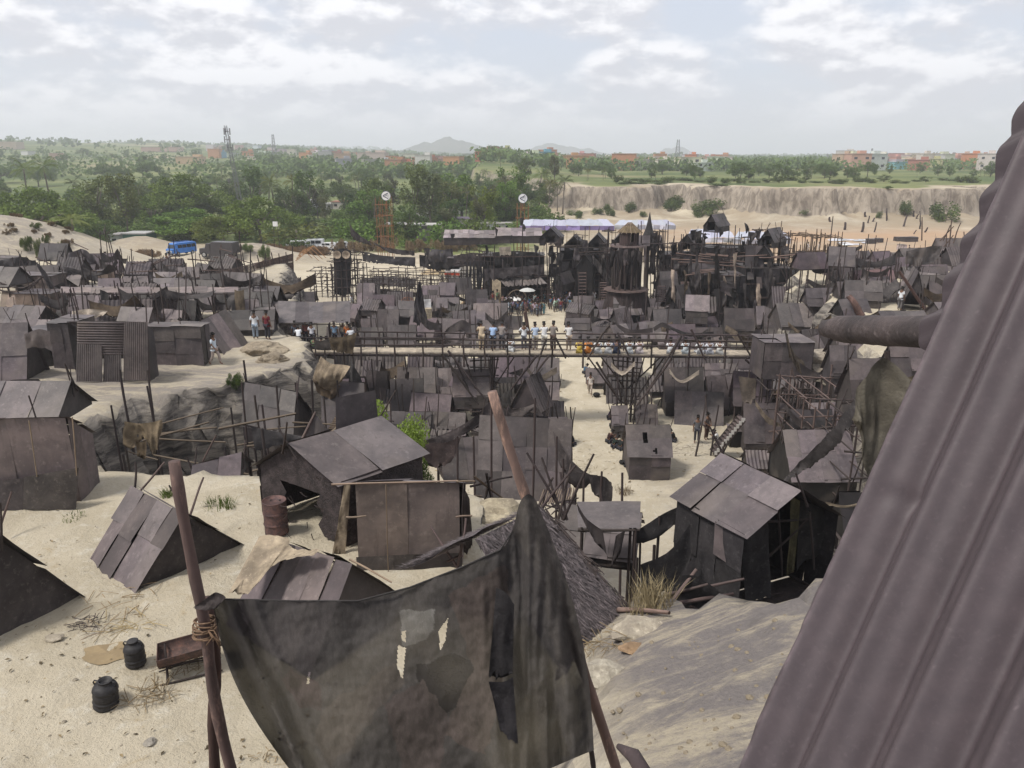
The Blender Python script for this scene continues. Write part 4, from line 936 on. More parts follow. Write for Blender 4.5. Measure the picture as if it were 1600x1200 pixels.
# cloth-wall hut
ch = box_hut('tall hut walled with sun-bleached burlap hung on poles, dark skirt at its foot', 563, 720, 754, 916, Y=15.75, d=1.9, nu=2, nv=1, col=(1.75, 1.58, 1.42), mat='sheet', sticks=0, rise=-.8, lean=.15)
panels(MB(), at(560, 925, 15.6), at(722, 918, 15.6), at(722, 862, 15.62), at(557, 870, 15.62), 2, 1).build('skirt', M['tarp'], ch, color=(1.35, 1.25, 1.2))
pole(at(518, 757, 15.6), at(716, 751, 15.85), .022, ch, 'bamboo', name='crossbar'); pole(at(541, 808, 15.6), at(572, 806, 15.6), .022, ch, 'bamboo', name='crossbar'); pole(at(712, 808, 15.7), at(738, 806, 15.7), .022, ch, 'bamboo', name='crossbar'); pole(at(713, 753, 15.7), at(742, 752, 15.9), .02, ch, 'bamboo', name='crossbar')
pole(at(603, 757, 15.55), at(608, 925, 15.5), .012, ch, 'bamboo', name='batten')
drape('brown torn curtain on the right side of the burlap-walled hut', [(716, 760), (726, 765), (734, 780)], [(716, 872), (730, 868), (738, 855)], 16.2, mat='tarp', col=(1.8, 1.6, 1.5), wr=.08, nv=16)
# hut with the sand coloured cloth
h2 = hut('low hut of flat grey sheets with a crumpled sand-coloured cloth over its ridge', at(432, 846, 14.6), at(546, 880, 13.2), (-.55, -1.3, 0), (.75, 1.1, 0), 9.05, 9.1, 9.1, nu=5, nv=1, col=1.0, wcol=.6, sticks=0, over=.1)
pole(at(546, 874, 13.3), at(612, 910, 12.9), .02, h2, 'bamboo')
drape('crumpled sand-coloured cloth lying over the ridge of the low grey hut', [(405, 838, 14.35), (428, 836, 14.3), (450, 842, 14.2), (460, 858, 13.9), (500, 858, 13.4)], [(356, 928, 12.9), (382, 932, 12.8), (400, 915, 12.95), (432, 880, 13.4), (490, 868, 13.2)], 14, mat='burlap', col=(1.1, 1.05, .95), wr=.10, nu=50, nv=24, freq=7, ragged=.2)
# crossed sticks right of it
for (a, b_, lab) in (((672, 822, 14.2), (716, 888, 13.9), 'grey stick leaning left in front of the burlap-walled hut'), ((728, 810, 14.1), (715, 885, 13.9), 'upright grey stick in front of the burlap-walled hut'), ((698, 878, 13.8), (722, 868, 14.0), 'short thick stick lying across the two crossed sticks')):
    tpole(at(*b_), at(*a), .026, lab, 'stick', color=(2.6, 2.4, 2.4))
# thatch hut
T = thing('thatched_hut', 'hut with shaggy purple grey palm thatch sloping behind the burlap banner', 'hut', (1.0, 12.5, 9))
R1, R0, E1, E0 = at(843, 792, 14.6), at(742, 842, 12.6), at(966, 962, 13.0), at(872, 1075, 11.2)
E1.z = max(E1.z, gh(E1.x, E1.y) + .15); E0.z = max(E0.z, gh(E0.x, E0.y) + .15)
def thatch(P00, P10, P11, P01, n, name='thatch'):
    mb = MB(); panels(mb, P00, P10, P11, P01, 1, 1, bow=.12, sub=16, jit=0); nn = (V(P10) - V(P00)).cross(V(P01) - V(P00)).normalized(); nn = nn if nn.z > 0 else -nn
    for k in range(n):
        u, v = rnd(), rnd(); p = (V(P00) * (1 - u) + V(P10) * u) * (1 - v) + (V(P01) * (1 - u) + V(P11) * u) * v
        dn = ((V(P00) - V(P01)).normalized() + (V(P10) - V(P00)).normalized() * U(-.5, .5)) * U(.15, .4); s = nn.cross(dn).normalized() * U(.008, .02); p = p + nn * U(.0, .09); q = p + dn + nn * U(-.03, .09)
        b = len(mb.v); mb.v += [p - s, p + s, q]; k_ = U(.6, 1.5); mb.t += [k_] * 3; mb.f.append((b, b + 1, b + 2))
    return mb.build(name, M['thatch'], T)
thatch(E0, E1, R1, R0, 5200)
Bk = V((-1.5, .9, 0)); thatch(R1 + Bk * 1.0 - V((0, 0, 1.2)), R0 + Bk - V((0, 0, 1.2)), R0, R1, 2600)
mb = MB()
for k in range(90):
    f = rnd(); p = R1.lerp(E1, f) + V((U(-.08, .08), U(-.08, .08), U(0, .1))); d = (E1 - R1).normalized(); mb.tube([p, p + d * U(.2, .6) + V((U(-.1, .1), U(-.1, .1), U(-.08, .12)))], U(.006, .016), 5)
mb.build('rake_sticks', M['pole'], T)
for k in range(7): pole(R1 + V((U(-.3, .6), 0, -.3)), R1 + V((U(-.6, 1.2), U(-.2, .5), U(.4, 1.3))), .028, T)
for q in (E0, E1): pole((q.x, q.y, gh(q.x, q.y) - .2), q, .05, T, name='post')
# rocks of the gully
rock('pale flat boulder at the head of the gully below the thatched hut', gp(1005, 985), .42, (1.25, 1.2, 1.1), (1.3, .8, .4)); rock('pale lumpy rock beside the thatch eave', gp(945, 1055), .35, (1.3, 1.28, 1.2), (1.2, .8, .6))
rock('tan boulder between the burlap-walled hut and the thatch', gp(770, 812), .75, (1.15, 1.08, .9), (1.3, .9, .6)); rock('rusty orange broken clay lying in the gully', gp(992, 1012), .15, (.9, .66, .46), (1.6, 1, .3))
for k in range(150):
    px, py = U(900, 1250), U(960, 1180)
    rock('small loose stone in the gully below the banner', gp(px, py), .012 + .05 * rnd() ** 3, (.9, .82, .68), group='loose stones in the gully', name='stone', n=1)
tpole(gp(965, 957) + V((0, 0, .06)), gp(1045, 965) + V((0, 0, .1)), .045, 'pale crooked branch lying at the top of the gully', 'branch', 'branch', color=(4, 3.6, 3.2))
twigs('dry sticks at the foot of the thatch', 940, 1010, 60, .5, 'straw', (.6, .55, .5), L=.4)
# dark cloth hut on the right
dk = hut('tall hut walled in black cloth under a roof of six grey sheets on the slope', (5.75, 19.3, 10.25), (6.95, 17.25, 10.2), (-1.35, -.6, 0), (1.35, .6, 0), 6.9, 9.3, 9.2, nu=3, nv=2, col=1.22, wcol=(.85, .85, .9), wmat='tarp', sticks=4, over=.15, open_=('b',))
p = at(1155, 830, 17.0); panels(MB(), at(1117, 865, 17.35), at(1153, 886, 16.95), at(1153, 838, 16.95), at(1117, 815, 17.35), 1, 1).build('patch', M['sheet'], dk, color=(1.2, 1.15, 1.15))
drape('black cloth end wall with slits on the right of the six-sheet hut', [(1160, 832, 16.95), (1200, 800, 17.2)], [(1163, 948, 16.95), (1205, 935, 17.2)], 17, mat='tarp', col=(.8, .8, .85), wr=.1, nv=14)
drape('black cloth sheet hung on the far corner of the six-sheet hut', [(1248, 780, 17.9), (1302, 800, 18.4)], [(1245, 895, 17.9), (1308, 850, 18.4)], 18, mat='tarp', col=(.9, .9, .9), wr=.1, nv=14)
drape('olive torn strip inside the open end of the six-sheet hut', [(1236, 775, 17.7), (1250, 782, 17.7)], [(1228, 905, 17.7), (1240, 900, 17.7)], 17.7, mat='burlap', col=(.4, .42, .3), wr=.1, nv=20, ragged=.5)
for k, (a, b_) in enumerate((((1195, 815), (1270, 810)), ((1200, 870), (1262, 812)), ((1160, 940), (1225, 925)), ((1215, 780), (1222, 900)), ((1265, 800), (1272, 890)))): pole(at(*a, 17.5), at(*b_, 17.8), .03, dk)
for k in range(8):
    a = at(U(1000, 1080), U(900, 985), U(16.2, 17.6)); tpole(a, a + V((U(.5, 1.6), U(-.3, .3), U(-.4, .7))), .04, 'broken pole of the collapsed frame below the six-sheet hut', group='broken poles below the six-sheet hut', color=(1.7, 1.6, 1.6))
tpole(at(1040, 955, 15.6), at(1088, 890, 16.4), .05, 'thick grey prop leaning left of the six-sheet hut', color=(2.6, 2.4, 2.3)); tpole(at(1045, 945, 16), at(1146, 928, 16.4), .05, 'long level grey pole below the six-sheet hut', color=(2, 1.8, 1.8))
panels(MB(), (0, 0, 0), (1, 0, 0), (1, 1, 0), (0, 1, 0))
for lab, tl, bl, y in (('black sagging cloth under the front of the six-sheet hut', [(1000, 882), (1040, 866), (1078, 820)], [(1003, 935), (1050, 925), (1080, 880)], 17.5), ('dark torn cloth spread over the broken frame', [(1040, 905), (1090, 900), (1150, 950)], [(1045, 960), (1090, 968), (1140, 975)], 16.2), ('black rag strung between posts right of the brown cloth shelter', [(990, 832), (1030, 806), (1070, 788)], [(995, 850), (1030, 840), (1062, 815)], 19)):
    drape(lab, tl, bl, y, col=(.9, .9, .95), wr=.12, ragged=.35)
pole_pts = ((985, 830, 19), (1030, 815, 19), (1068, 790, 19.3), (1022, 860, 18.4), (995, 880, 17.6), (1062, 860, 17.8))
for q in pole_pts:
    a = at(*q); tpole((a.x, a.y, gh(a.x, a.y) - .1), a + V((0, 0, .15)), .05, 'thin dark post under the rags left of the six-sheet hut', 'post', 'wooden_post', group='posts under the rags')
sh = canopy('brown cloth shelter on thin posts beside the thatched hut', 903, 1000, 786, 825, 18.6, d=1.6, nu=1, col=(.9, .88, .9), n_post=2, name='cloth_shelter', cat='shelter')
drape('brown torn side cloth of the shelter beside the thatched hut', [(900, 783), (918, 812), (942, 830)], [(904, 800), (930, 850), (948, 868)], 18.4, mat='sheet', col=(.75, .72, .72), wr=.1, ragged=.4)
drape('twisted dark rag dangling from the brown cloth shelter', [(962, 838), (978, 828)], [(952, 895), (968, 870)], 18.3, col=(1.2, 1.1, 1.1), wr=.12, ragged=.6)
hutpx('purple sheet hut below the brown cloth shelter', 872, 985, 795, 880, Y=20.5, d=2.4, wf=.25, nu=3, nv=2, col=.92, yaw=-15)
# big leaning sheet tent in the middle
hutpx('large tent of square grey sheets beneath the leaning pale pole', 748, 884, 652, 778, Y=27.5, d=2.6, nu=4, nv=3, col=1.0, wcol=.35, yaw=-7, sticks=6, open_=('a',))
hutpx('dark-ended smaller sheet tent left of the large tent of square sheets', 700, 765, 684, 752, Y=28.5, d=2.0, nu=2, nv=1, col=1.05, wcol=.25, yaw=16)
for lab, tl, bl, y, c_ in (('long brown awning cloth drooping from the peak left of the leaning pole', [(655, 690), (700, 676), (740, 652), (768, 625)], [(660, 702), (705, 690), (745, 672), (772, 668)], 29, (2.0, 1.8, 1.8)), ('brown cloth strung over the large tent of square sheets', [(770, 632), (790, 640), (812, 638), (836, 630)], [(772, 645), (790, 655), (812, 655), (832, 640)], 29.5, (2.4, 2.2, 2.1)), ('long dark awning cloth running down to the right of the large tent', [(836, 630, 29.5), (862, 670, 28.5), (880, 700, 27.5), (910, 735, 26.5), (955, 755, 25)], [(838, 645, 29.5), (858, 695, 28.5), (882, 738, 27.5), (912, 752, 26.5), (955, 775, 25)], 28, (1.8, 1.65, 1.65)), ('brown sagging curtain below the green bush', [(650, 685), (672, 692), (700, 690), (720, 684)], [(662, 728), (680, 735), (700, 728), (712, 712)], 28, (1.9, 1.55, 1.5)), ('torn cloth fringe below the end of the long dark awning', [(885, 730), (910, 738), (935, 742)], [(888, 752), (908, 765), (930, 750)], 26, (1.3, 1.2, 1.2)), ('dark cloth round the bamboo platform right of the leaning pole', [(920, 745), (945, 745), (958, 760)], [(925, 770), (945, 790), (955, 785)], 25, (1.4, 1.3, 1.3))):
    drape(lab, tl, bl, y, col=c_, wr=.16, ragged=.25)
for a, b_ in (((870, 690), (850, 760)), ((880, 725), (862, 790)), ((912, 750), (908, 800)), ((940, 745), (935, 800)), ((740, 690), (742, 760)), ((768, 625), (760, 700)), ((836, 630), (835, 700)), ((972, 747), (950, 775)), ((655, 690), (662, 745)), ((715, 690), (705, 750))):
    q = at(*a, 27 if a[0] < 900 else 25); g = gh(q.x, q.y); tpole((q.x + U(-.2, .2), q.y, g - .1), q + V((0, 0, .2)), .05, 'rough pole around the large tent of square sheets', group='rough poles around the large tent', color=(1.3, 1.2, 1.2))
dkp = thing('bamboo_platform', 'slatted bamboo platform right of the large tent of square sheets', 'platform', (3.3, 24.5, 4))
a, b_, c_, d_ = at(850, 800, 24), at(890, 778, 24.3), at(898, 765, 26), at(862, 770, 25.8); a, b_, c_, d_ = at(842, 790, 24.5), at(895, 780, 25), at(900, 762, 26.4), at(850, 765, 26)
for k in range(15): pole(a.lerp(b_, k / 14), d_.lerp(c_, k / 14), .028, dkp, 'bamboo', name='slat', color=(.8, .8, .85))
for q in (a, b_, c_, d_): pole((q.x, q.y, gh(q.x, q.y) - .1), q, .05, dkp, name='post')
for k in range(6): pole(a.lerp(b_, rnd()), at(U(850, 910), U(770, 830), 24), .03, dkp, name='brace')
bp_ = thing('plank_frame', 'open frame of poles and planks left of the banner peak', 'frame', (-1, 22, 5))
for k, (p, q) in enumerate((((735, 760), (800, 745)), ((735, 778), (752, 775)), ((733, 793), (790, 780)), ((735, 798), (760, 803)), ((760, 740), (770, 800)), ((742, 745), (800, 790)), ((775, 800), (800, 800)))): pole(at(*p, 20), at(*q, 21), .035, bp_, 'bamboo' if k % 2 else 'pole', color=(.7, .66, .66))
pole((-1.2, 20.8, 6), at(765, 745, 20.6), .05, bp_, name='post')
# ================= LEFT PLATEAU =================
p = gp(178, 596)
T = thing('sheet_hut', 'hut on the cliff top walled with a ribbed upper band above three upright metal sheets', 'hut', p)
Yp = p.y
panels(MB(), at(121, 560, Yp + .12), at(196, 560, Yp + .12), at(196, 502, Yp + .1), at(121, 502, Yp + .1), 1, 1, corr=0, bow=.01).build('ribbed_sheet', M['sheet'], T, color=shade(.85))
mb = MB()
for k in range(13):
    f = k / 12; y_ = 504 + 48 * f; mb.tube([at(121, y_, Yp + .05), at(196, y_ + 1, Yp + .05)], .05, 6)
mb.build('ribbed_sheet', M['sheet'], T, smooth=True, color=shade(.95))
for (a, b, yt, yb, c, dy) in ((120, 161, 538, 596, 1.0, .0), (162, 191, 548, 596, .85, .04), (193, 232, 503, 594, 1.05, -.05)):
    panels(MB(), at(a, yb, Yp + dy - .05), at(b, yb, Yp + dy - .05), at(b - 1, yt, Yp + dy), at(a + 1, yt, Yp + dy), 1, 1, corr=.11, tvar=.05).build('upright_sheet', M['sheet'], T, color=shade(c))
q0, q1 = at(121, 596, Yp + .25), at(232, 596, Yp + .25); H_ = at(121, 502, Yp).z - p.z
bk = V((0, 1.1, 0)); panels(MB(), q1, q1 + bk, q1 + bk + V((0, 0, H_ * .8)), q1 + V((0, 0, H_)), 2, 1).build('wall', M['sheet'], T, color=shade(.6)); panels(MB(), q0 + bk, q0, q0 + V((0, 0, H_)), q0 + bk + V((0, 0, H_ * .8)), 2, 1).build('wall', M['sheet'], T, color=shade(.6))
panels(MB(), q0 + V((0, 0, H_)), q1 + V((0, 0, H_)), q1 + bk + V((0, 0, H_ * .8)), q0 + bk + V((0, 0, H_ * .8)), 3, 1).build('roof', M['sheet'], T, color=shade(.8))
pole(at(234, 596, Yp - .1), at(228, 478, Yp + .3), .04, T); pole(at(122, 500, Yp), at(119, 485, Yp + .1), .03, T)
hp, bh, cn, wl, gb = hutpx, box_hut, canopy, wallpx, gabpx
bh('low wide hut of flat grey sheets with dark battens right of the ribbed hut', 237, 320, 511, 570, nu=2, nv=3, d=1.1, col=.95)
hut('tent with a light brown sheet roof and dark end beside the walking man', gp(320, 553) + V((0, .1, 1.95)), gp(320, 553) + V((.25, 3.1, 2.0)), (1.15, -.1, 0), (-1.15, .1, 0), gh(-16, 42) + .0, None, None, nu=3, nv=1, col=(1.55, 1.45, 1.3), wcol=.35)
hp('big dark grey tent cut off by the left edge of the view', -60, 34, 506, 600, col=.72, nu=3, nv=2, yaw=8, d=2.6)
hp('pale purple sheet roof behind the tarpaulin shelter', 12, 82, 500, 545, col=1.3, wf=.3)
bh('shelter with crumpled shiny tarpaulin over a black opening', 40, 84, 520, 572, d=1.8, col=.12, rcol=(1.0, 1.0, 1.0), nu=1)
drape('shiny grey tarpaulin crumpled over the black opening', [(38, 522), (60, 514), (78, 518)], [(40, 545), (60, 543), (82, 548)], 37.5, mat='sheet', col=(1.1, 1.05, 1.02), wr=.25)
bh('plain brown sheet hut left of the ribbed hut', 86, 124, 506, 576, d=2.2, col=.85, nu=2)
hp('tilted tan panel hut with dark straps at the far left', 3, 42, 455, 492, col=(2.0, 1.75, 1.35), nu=4, nv=1, wf=.2)
bh('wide tan box hut behind the tilted panel hut', 30, 84, 460, 494, d=2, col=(1.5, 1.3, 1.05), nu=2)
bh('tan sheet hut under the hanging black strip', 26, 82, 432, 456, Y=58, d=2, col=(1.5, 1.35, 1.2))
wl('black plank fence at the far edge of the left plateau', 150, 198, 404, 425, Y=82, col=.3, nv=5, nu=2)
hp('small grey sheet roof below the black plank fence', 187, 242, 432, 452, Y=66, col=.9)
bh('tan panel standing under the leaning black posts', 156, 172, 424, 450, Y=64, d=1, col=(2.2, 1.9, 1.5), nu=1)
hp('ribbed brown roof left of the bamboo fence', 256, 294, 434, 450, Y=64, col=.8, corr=.25)
hp('dark tent left end of the bamboo fence', 318, 345, 428, 448, Y=62, col=.5, yaw=20)
W_ = canopy('long flat walkway roof of pale worn sheets on poles across the left plateau', 95, 372, 449, 458, 52, d=2.2, nu=12, nv=1, col=(1.55, 1.42, 1.28), n_post=8, name='walkway_roof', cat='roof')
for (lab, a, b, t, bt, c, kk) in (('dark roofed tent under the left end of the walkway roof', 90, 128, 468, 502, .5, {}), ('pale brown patched tent under the walkway roof', 132, 168, 462, 486, 1.25, dict(yaw=14)), ('sheet tent with a black diamond gap under the walkway roof', 172, 206, 464, 500, 1.1, dict(yaw=-14)), ('black cloth tent beneath the middle of the walkway roof', 200, 234, 472, 502, .25, {}), ('ribbed beige sheet leaning under the walkway roof', 240, 276, 462, 500, 1.6, dict(corr=.3)), ('tan tent beside the leaning ribbed sheet', 246, 278, 484, 512, 1.35, dict(yaw=-18)), ('black hut behind the seated man in white', 278, 302, 470, 508, .2, {}), ('purple tent under the right part of the walkway roof', 302, 330, 460, 488, .8, {}), ('low brown tent where the walkway roof ends', 384, 404, 468, 500, 1.2, dict(yaw=20)), ('dark hut below the right end of the walkway roof', 334, 368, 456, 486, .35, {}), ('grey roof behind the pavilion near the plateau rim', 402, 440, 450, 478, .95, {}), ('small roof left of the long pavilion roof', 396, 424, 480, 506, .9, {}), ('tent on the sandy rim right of the pavilion back', 456, 490, 456, 474, .85, {}), ('dark striped tent at the foot of the bamboo fence', 372, 402, 440, 462, .6, {})):
    hp(lab, a, b, t, bt, col=c, **kk)
LC = [('black tarpaulin spread at the far left over the plateau huts', [(-10, 408), (20, 403), (55, 406)], [(-10, 425), (25, 424), (60, 430)], 68, 'tarp', (1.2, 1.2, 1.25), .5), ('broad black strip of cloth hanging down the left plateau huts', [(54, 406), (70, 425), (84, 440)], [(78, 452), (90, 466), (102, 466)], 56, 'tarp', (1.7, 1.65, 1.7), .35), ('black pointed flag of cloth on a leaning post', [(103, 382), (100, 395), (96, 405)], [(86, 418), (95, 420), (107, 418)], 72, 'tarp', (.9, .9, .95), .2), ('heap of grey plastic rags right of the pointed flag', [(105, 395), (130, 390), (150, 400)], [(100, 420), (130, 424), (156, 420)], 72, 'sheet', (.9, .9, .95), .6), ('long black cloth draped over the plateau huts', [(100, 416), (140, 425), (190, 428)], [(100, 438), (140, 440), (190, 440)], 66, 'tarp', (1.2, 1.2, 1.25), .4), ('brown cloths sagging on a line above the plateau', [(240, 424), (262, 434), (285, 423)], [(244, 436), (265, 446), (288, 438)], 66, 'burlap', (.4, .37, .34), .2), ('dark rags on the line left of the bamboo fence', [(290, 428), (310, 436), (335, 424)], [(292, 442), (312, 450), (338, 440)], 64, 'tarp', (1.6, 1.5, 1.45), .3), ('pale tattered plastic sheet over tents on the left plateau', [(112, 486), (140, 482), (168, 486)], [(108, 506), (132, 502), (160, 494)], 45, 'burlap', (1.5, 1.5, 1.55), .25), ('black cloth hanging from the walkway roof', [(156, 452), (165, 456), (170, 460)], [(158, 478), (166, 482), (172, 484)], 51, 'tarp', (1, 1, 1), .15), ('dark sheet over the gap beside the tarpaulin shelter', [(74, 502), (88, 512), (98, 522)], [(76, 516), (86, 526), (96, 534)], 41, 'tarp', (1.6, 1.6, 1.6), .2), ('long brown rag hanging at the plateau rim left of the pavilion', [(366, 452), (374, 454), (382, 452)], [(368, 500), (376, 506), (383, 495)], 50, 'burlap', (.45, .42, .38), .2), ('black cloth swag above the long pavilion roof', [(298, 452), (315, 472), (335, 478)], [(300, 462), (315, 484), (336, 484)], 52, 'tarp', (1, 1, 1), .2)]
for lab, t, b, y, m_, c, wr in LC: drape(lab, t, b, y, mat=m_, col=c, wr=wr, ragged=.35)
for k in range(46):
    px, py = U(4, 430), U(425, 520); b = gp(px, py); h = U(1.6, 3.6)
    tpole(b - V((0, 0, .1)), b + V((U(-.5, .5), U(-.3, .3), h)), U(.035, .055), 'dark thin pole standing among the huts of the left plateau', group='poles among the left plateau huts')
for k in range(22):
    px, py = U(90, 420), U(405, 455); b = gp(px, py) + V((0, 0, U(1.2, 2.2)))
    tpole(b, b + V((U(-2.5, 2.5), U(-.5, .5), U(-.4, 1.1))), U(.04, .06), 'loose stick lying across the roofs of the left plateau', 'stick', group='sticks across the left plateau roofs', color=(1.8, 1.6, 1.5))
# curved cables of the left
for k, (a, m_, b) in enumerate((((-5, 440), (35, 450), (68, 432)), ((-5, 452), (30, 458), (60, 440)))):
    P = resample([at(*a, 55), at(*m_, 55), at(*b, 55)], 14); mb = MB().tube(P, .06, 6); top(mb, 'drooping_branch', M['pole'], ('upper' if k == 0 else 'lower') + ' of two drooping bent poles at the far left', 'pole', P[0], smooth=True)
# bamboo fence
T = thing('bamboo_fence', 'tall woven bamboo fence along the rim right of the left plateau', 'fence', gp(290, 445))
a, b = gp(292, 452), gp(458, 424); a.z = max(a.z, 6.5); b.z = max(b.z, 3)
n = 16
for i in range(n):
    f = i / (n - 1); g = a.lerp(b, f); t_ = at(292 + 166 * f, 437 - 42 * f, g.y)
    pole(g - V((0, 0, .2)), t_ + V((0, 0, U(.2, .9))), .06, T, name='post')
    if i < n - 1 and i not in (3,):
        f2 = (i + 1) / (n - 1); g2 = a.lerp(b, f2); t2 = at(292 + 166 * f2, 437 - 42 * f2, g2.y); mb = MB()
        lo, hi = g.lerp(t_, .12), g.lerp(t_, .95); lo2, hi2 = g2.lerp(t2, .12), g2.lerp(t2, .95)
        for q in range(7):
            u = (q + .5) / 7
            for (s0, s1) in ((0, .46), (.54, 1)): mb.bar(lo.lerp(hi, s0).lerp(lo2.lerp(hi2, s0), u), lo.lerp(hi, s1).lerp(lo2.lerp(hi2, s1), u), .16 * U(.6, 1), .04, U(.7, 1.2))
        for s0 in (0, .25, .5, .75, 1): mb.bar(lo.lerp(hi, s0), lo2.lerp(hi2, s0), .07, .05)
        mb.build('woven_panel', M['pole'], T, color=(1.9, 1.75, 1.6))
# ================= PAVILION AND FOOTBRIDGE =================
cn('long pavilion with a flat roof of grey sheets at the left end of the footbridge', 416, 547, 472, 505, 52.0, d=2.8, zg=5.0, nu=6, nv=1, col=1.12, n_post=5, name='pavilion')
DZ = 5.28
T = thing('footbridge', 'long timber footbridge crossing the settlement with pole railings', 'bridge', (0, 50.6, 0))
bl, br = gz(452, 549, DZ), gz(1188, 557, DZ - .25); bl.y = 50.2; br.y = 50.2
def B(px, h=0.0, dy=0.0):
    f = (px - 452) / (1188 - 452); q = bl.lerp(br, f); return q + V((0, dy, h))
mb = MB(); n = 26
for i in range(n):
    p, q = B(452 + 736 * i / n), B(452 + 736 * (i + .99) / n); mb.bar(p + V((0, .75, 0)), q + V((0, .75, U(-.015, .015))), 1.5, .06, U(.85, 1.15))
mb.build('deck', M['burlap'], T, color=(1.35, 1.35, 1.32))
for dy in (-.02, 1.5): pole(B(450, -.12, dy), B(1190, -.12, dy), .085, T, name='beam')
for k in range(24): pole(B(455 + 31 * k, -.07, -.3), B(455 + 31 * k, -.07, 1.8), .055, T, name='joist')
posts = [566, 590, 618, 662, 694, 726, 760, 795, 828, 863, 912, 966, 1019, 1076, 1134, 1180]
for q in posts:
    pole(B(q, -.9, -.06), B(q + U(-2, 2), 1.12, -.1), .062, T, name='railing_post'); pole(B(q + U(-6, 6), -.4, 1.55), B(q, 1.1, 1.6), .055, T, name='railing_post')
for dy in (-.1, 1.6):
    for h in (1.05, .62):
        for (a_, b2) in ((545, 735), (728, 930), (920, 1090), (1080, 1200)): pole(B(a_, h + U(-.06, .06), dy), B(b2, h + U(-.06, .06), dy), .055, T, name='rail')
for (px, w_, label_) in ((757, 15, 1), (985, 12, 2)):
    c = B(px, 0, .75); g = gh(c.x, c.y); tw = thing('bridge_tower', 'lashed pole tower fanning out under the %s of the footbridge' % ('left half' if label_ == 1 else 'middle'), 'tower', (c.x, c.y, g))
    for i in range(7):
        ox = U(-.75, .75); oy = U(-.6, .8); pole((c.x + ox, c.y + oy, g - .1), (c.x + ox * 1.1, c.y + oy, DZ - .15 + (.8 if i % 3 == 0 else 0)), .055, tw)
    for i in range(9): 
        h = g + .5 + i * .5; pole((c.x - 1, c.y + U(-.6, .7), h), (c.x + 1, c.y + U(-.6, .7), h + U(-.1, .1)), .045, tw, name='crossbar')
    for s in (-1, 1):
        for k in range(3 if label_ == 2 else 2):
            e = B(px + s * (28 + 22 * k + U(-5, 5)), U(-.1, .9 if k > 1 else 0), U(-.1, 1.5)); pole((c.x + s * U(.1, .5), c.y + U(-.3, .5), g + U(.8, 2.6)), e, .055, tw, name='strut')
for (a_, b2) in (((690, 553), (748, 632)), ((700, 548), (760, 626)), ((838, 556), (775, 640)), ((932, 566), (968, 625)), ((1062, 528), (1010, 612)), ((1050, 560), (990, 640)), ((1165, 562), (1195, 590))):
    q = at(*a_, 50); r_ = at(*b2, 50.2); tpole(q, r_, .07, 'slanting dark strut propping the footbridge', 'strut', 'bridge_strut', group='struts of the footbridge')
for (a_, b2) in (((858, 556), (838, 583)), ((853, 530), (838, 575)), ((868, 528), (884, 560)), ((942, 520), (918, 562)), ((965, 520), (985, 562)), ((1065, 525), (1048, 560)), ((1080, 515), (1102, 563)), ((1153, 522), (1175, 560))):
    tpole(at(*a_, 49.95), at(*b2, 49.9), .07, 'diagonal brace crossing the footbridge railing', 'brace', 'railing_brace', group='braces of the footbridge railing')
# pavilion floor poles and skirt cloth
for k in range(9): tpole(gz(420 + k * 16, 600, 2) * 0 + V((-15.6 + k * .62, 49.8, 1.0)), V((-15.6 + k * .62, 49.8, 5.6)), .055, 'dark pole holding up the left end of the footbridge', group='poles under the left end of the footbridge')
drape('fan of olive brown cloth tied to the railing at the pavilion end', [(512, 528), (535, 526), (557, 520)], [(520, 548), (538, 552), (550, 554)], 49.6, mat='burlap', col=(.42, .38, .32), wr=.2, freq=4)
drape('dark cloth hung along the pavilion railing', [(490, 530), (502, 533), (514, 528)], [(492, 546), (504, 548), (518, 547)], 49.7, mat='tarp', col=(1.6, 1.5, 1.4), wr=.15)
tpole(B(440, 1.0, -.1), B(570, 1.05, -.1), .05, 'upper railing pole of the pavilion', 'rail'); tpole(B(400, .55, -.1), B(560, .6, -.1), .05, 'lower railing pole of the pavilion', 'rail')
# people on the bridge
def pf(px, dy, h=.04): return B(px, h, dy)
ST_ = [(753, (.62, .5, .36), (.5, .4, .28), 'lean', 'person in tan clothes leaning on the footbridge railing'), (771, (.42, .58, .85), DARK, 'lean', 'person in light blue shirt and dark trousers second from left on the footbridge'), (785, (.32, .28, .26), (.06, .06, .07), 'lean', 'person in grey brown shirt beside the light blue shirt'), (820, WHITE, (.12, .12, .14), 'arms', 'person in white shirt and dark trousers standing left of three at mid bridge'), (838, (.5, .6, .75), (.4, .36, .3), 'lean', 'person in pale blue shirt and beige trousers at mid bridge'), (852, (.8, .8, .8), (.6, .58, .52), 'lean', 'person all in pale white clothes standing at mid bridge'), (866, (.25, .22, .2), (.1, .07, .06), 'lean', 'person in dark olive shirt and brown trousers at mid bridge'), (891, (.8, .78, .76), (.35, .28, .22), 'lean', 'person in white shirt and khaki trousers standing by the seated row')]
for px, s_, t_, po, lab in ST_: person(pf(px, .95), po, s_, t_, lab, 'people standing on the footbridge', U(-12, 12), U(1.12, 1.2))
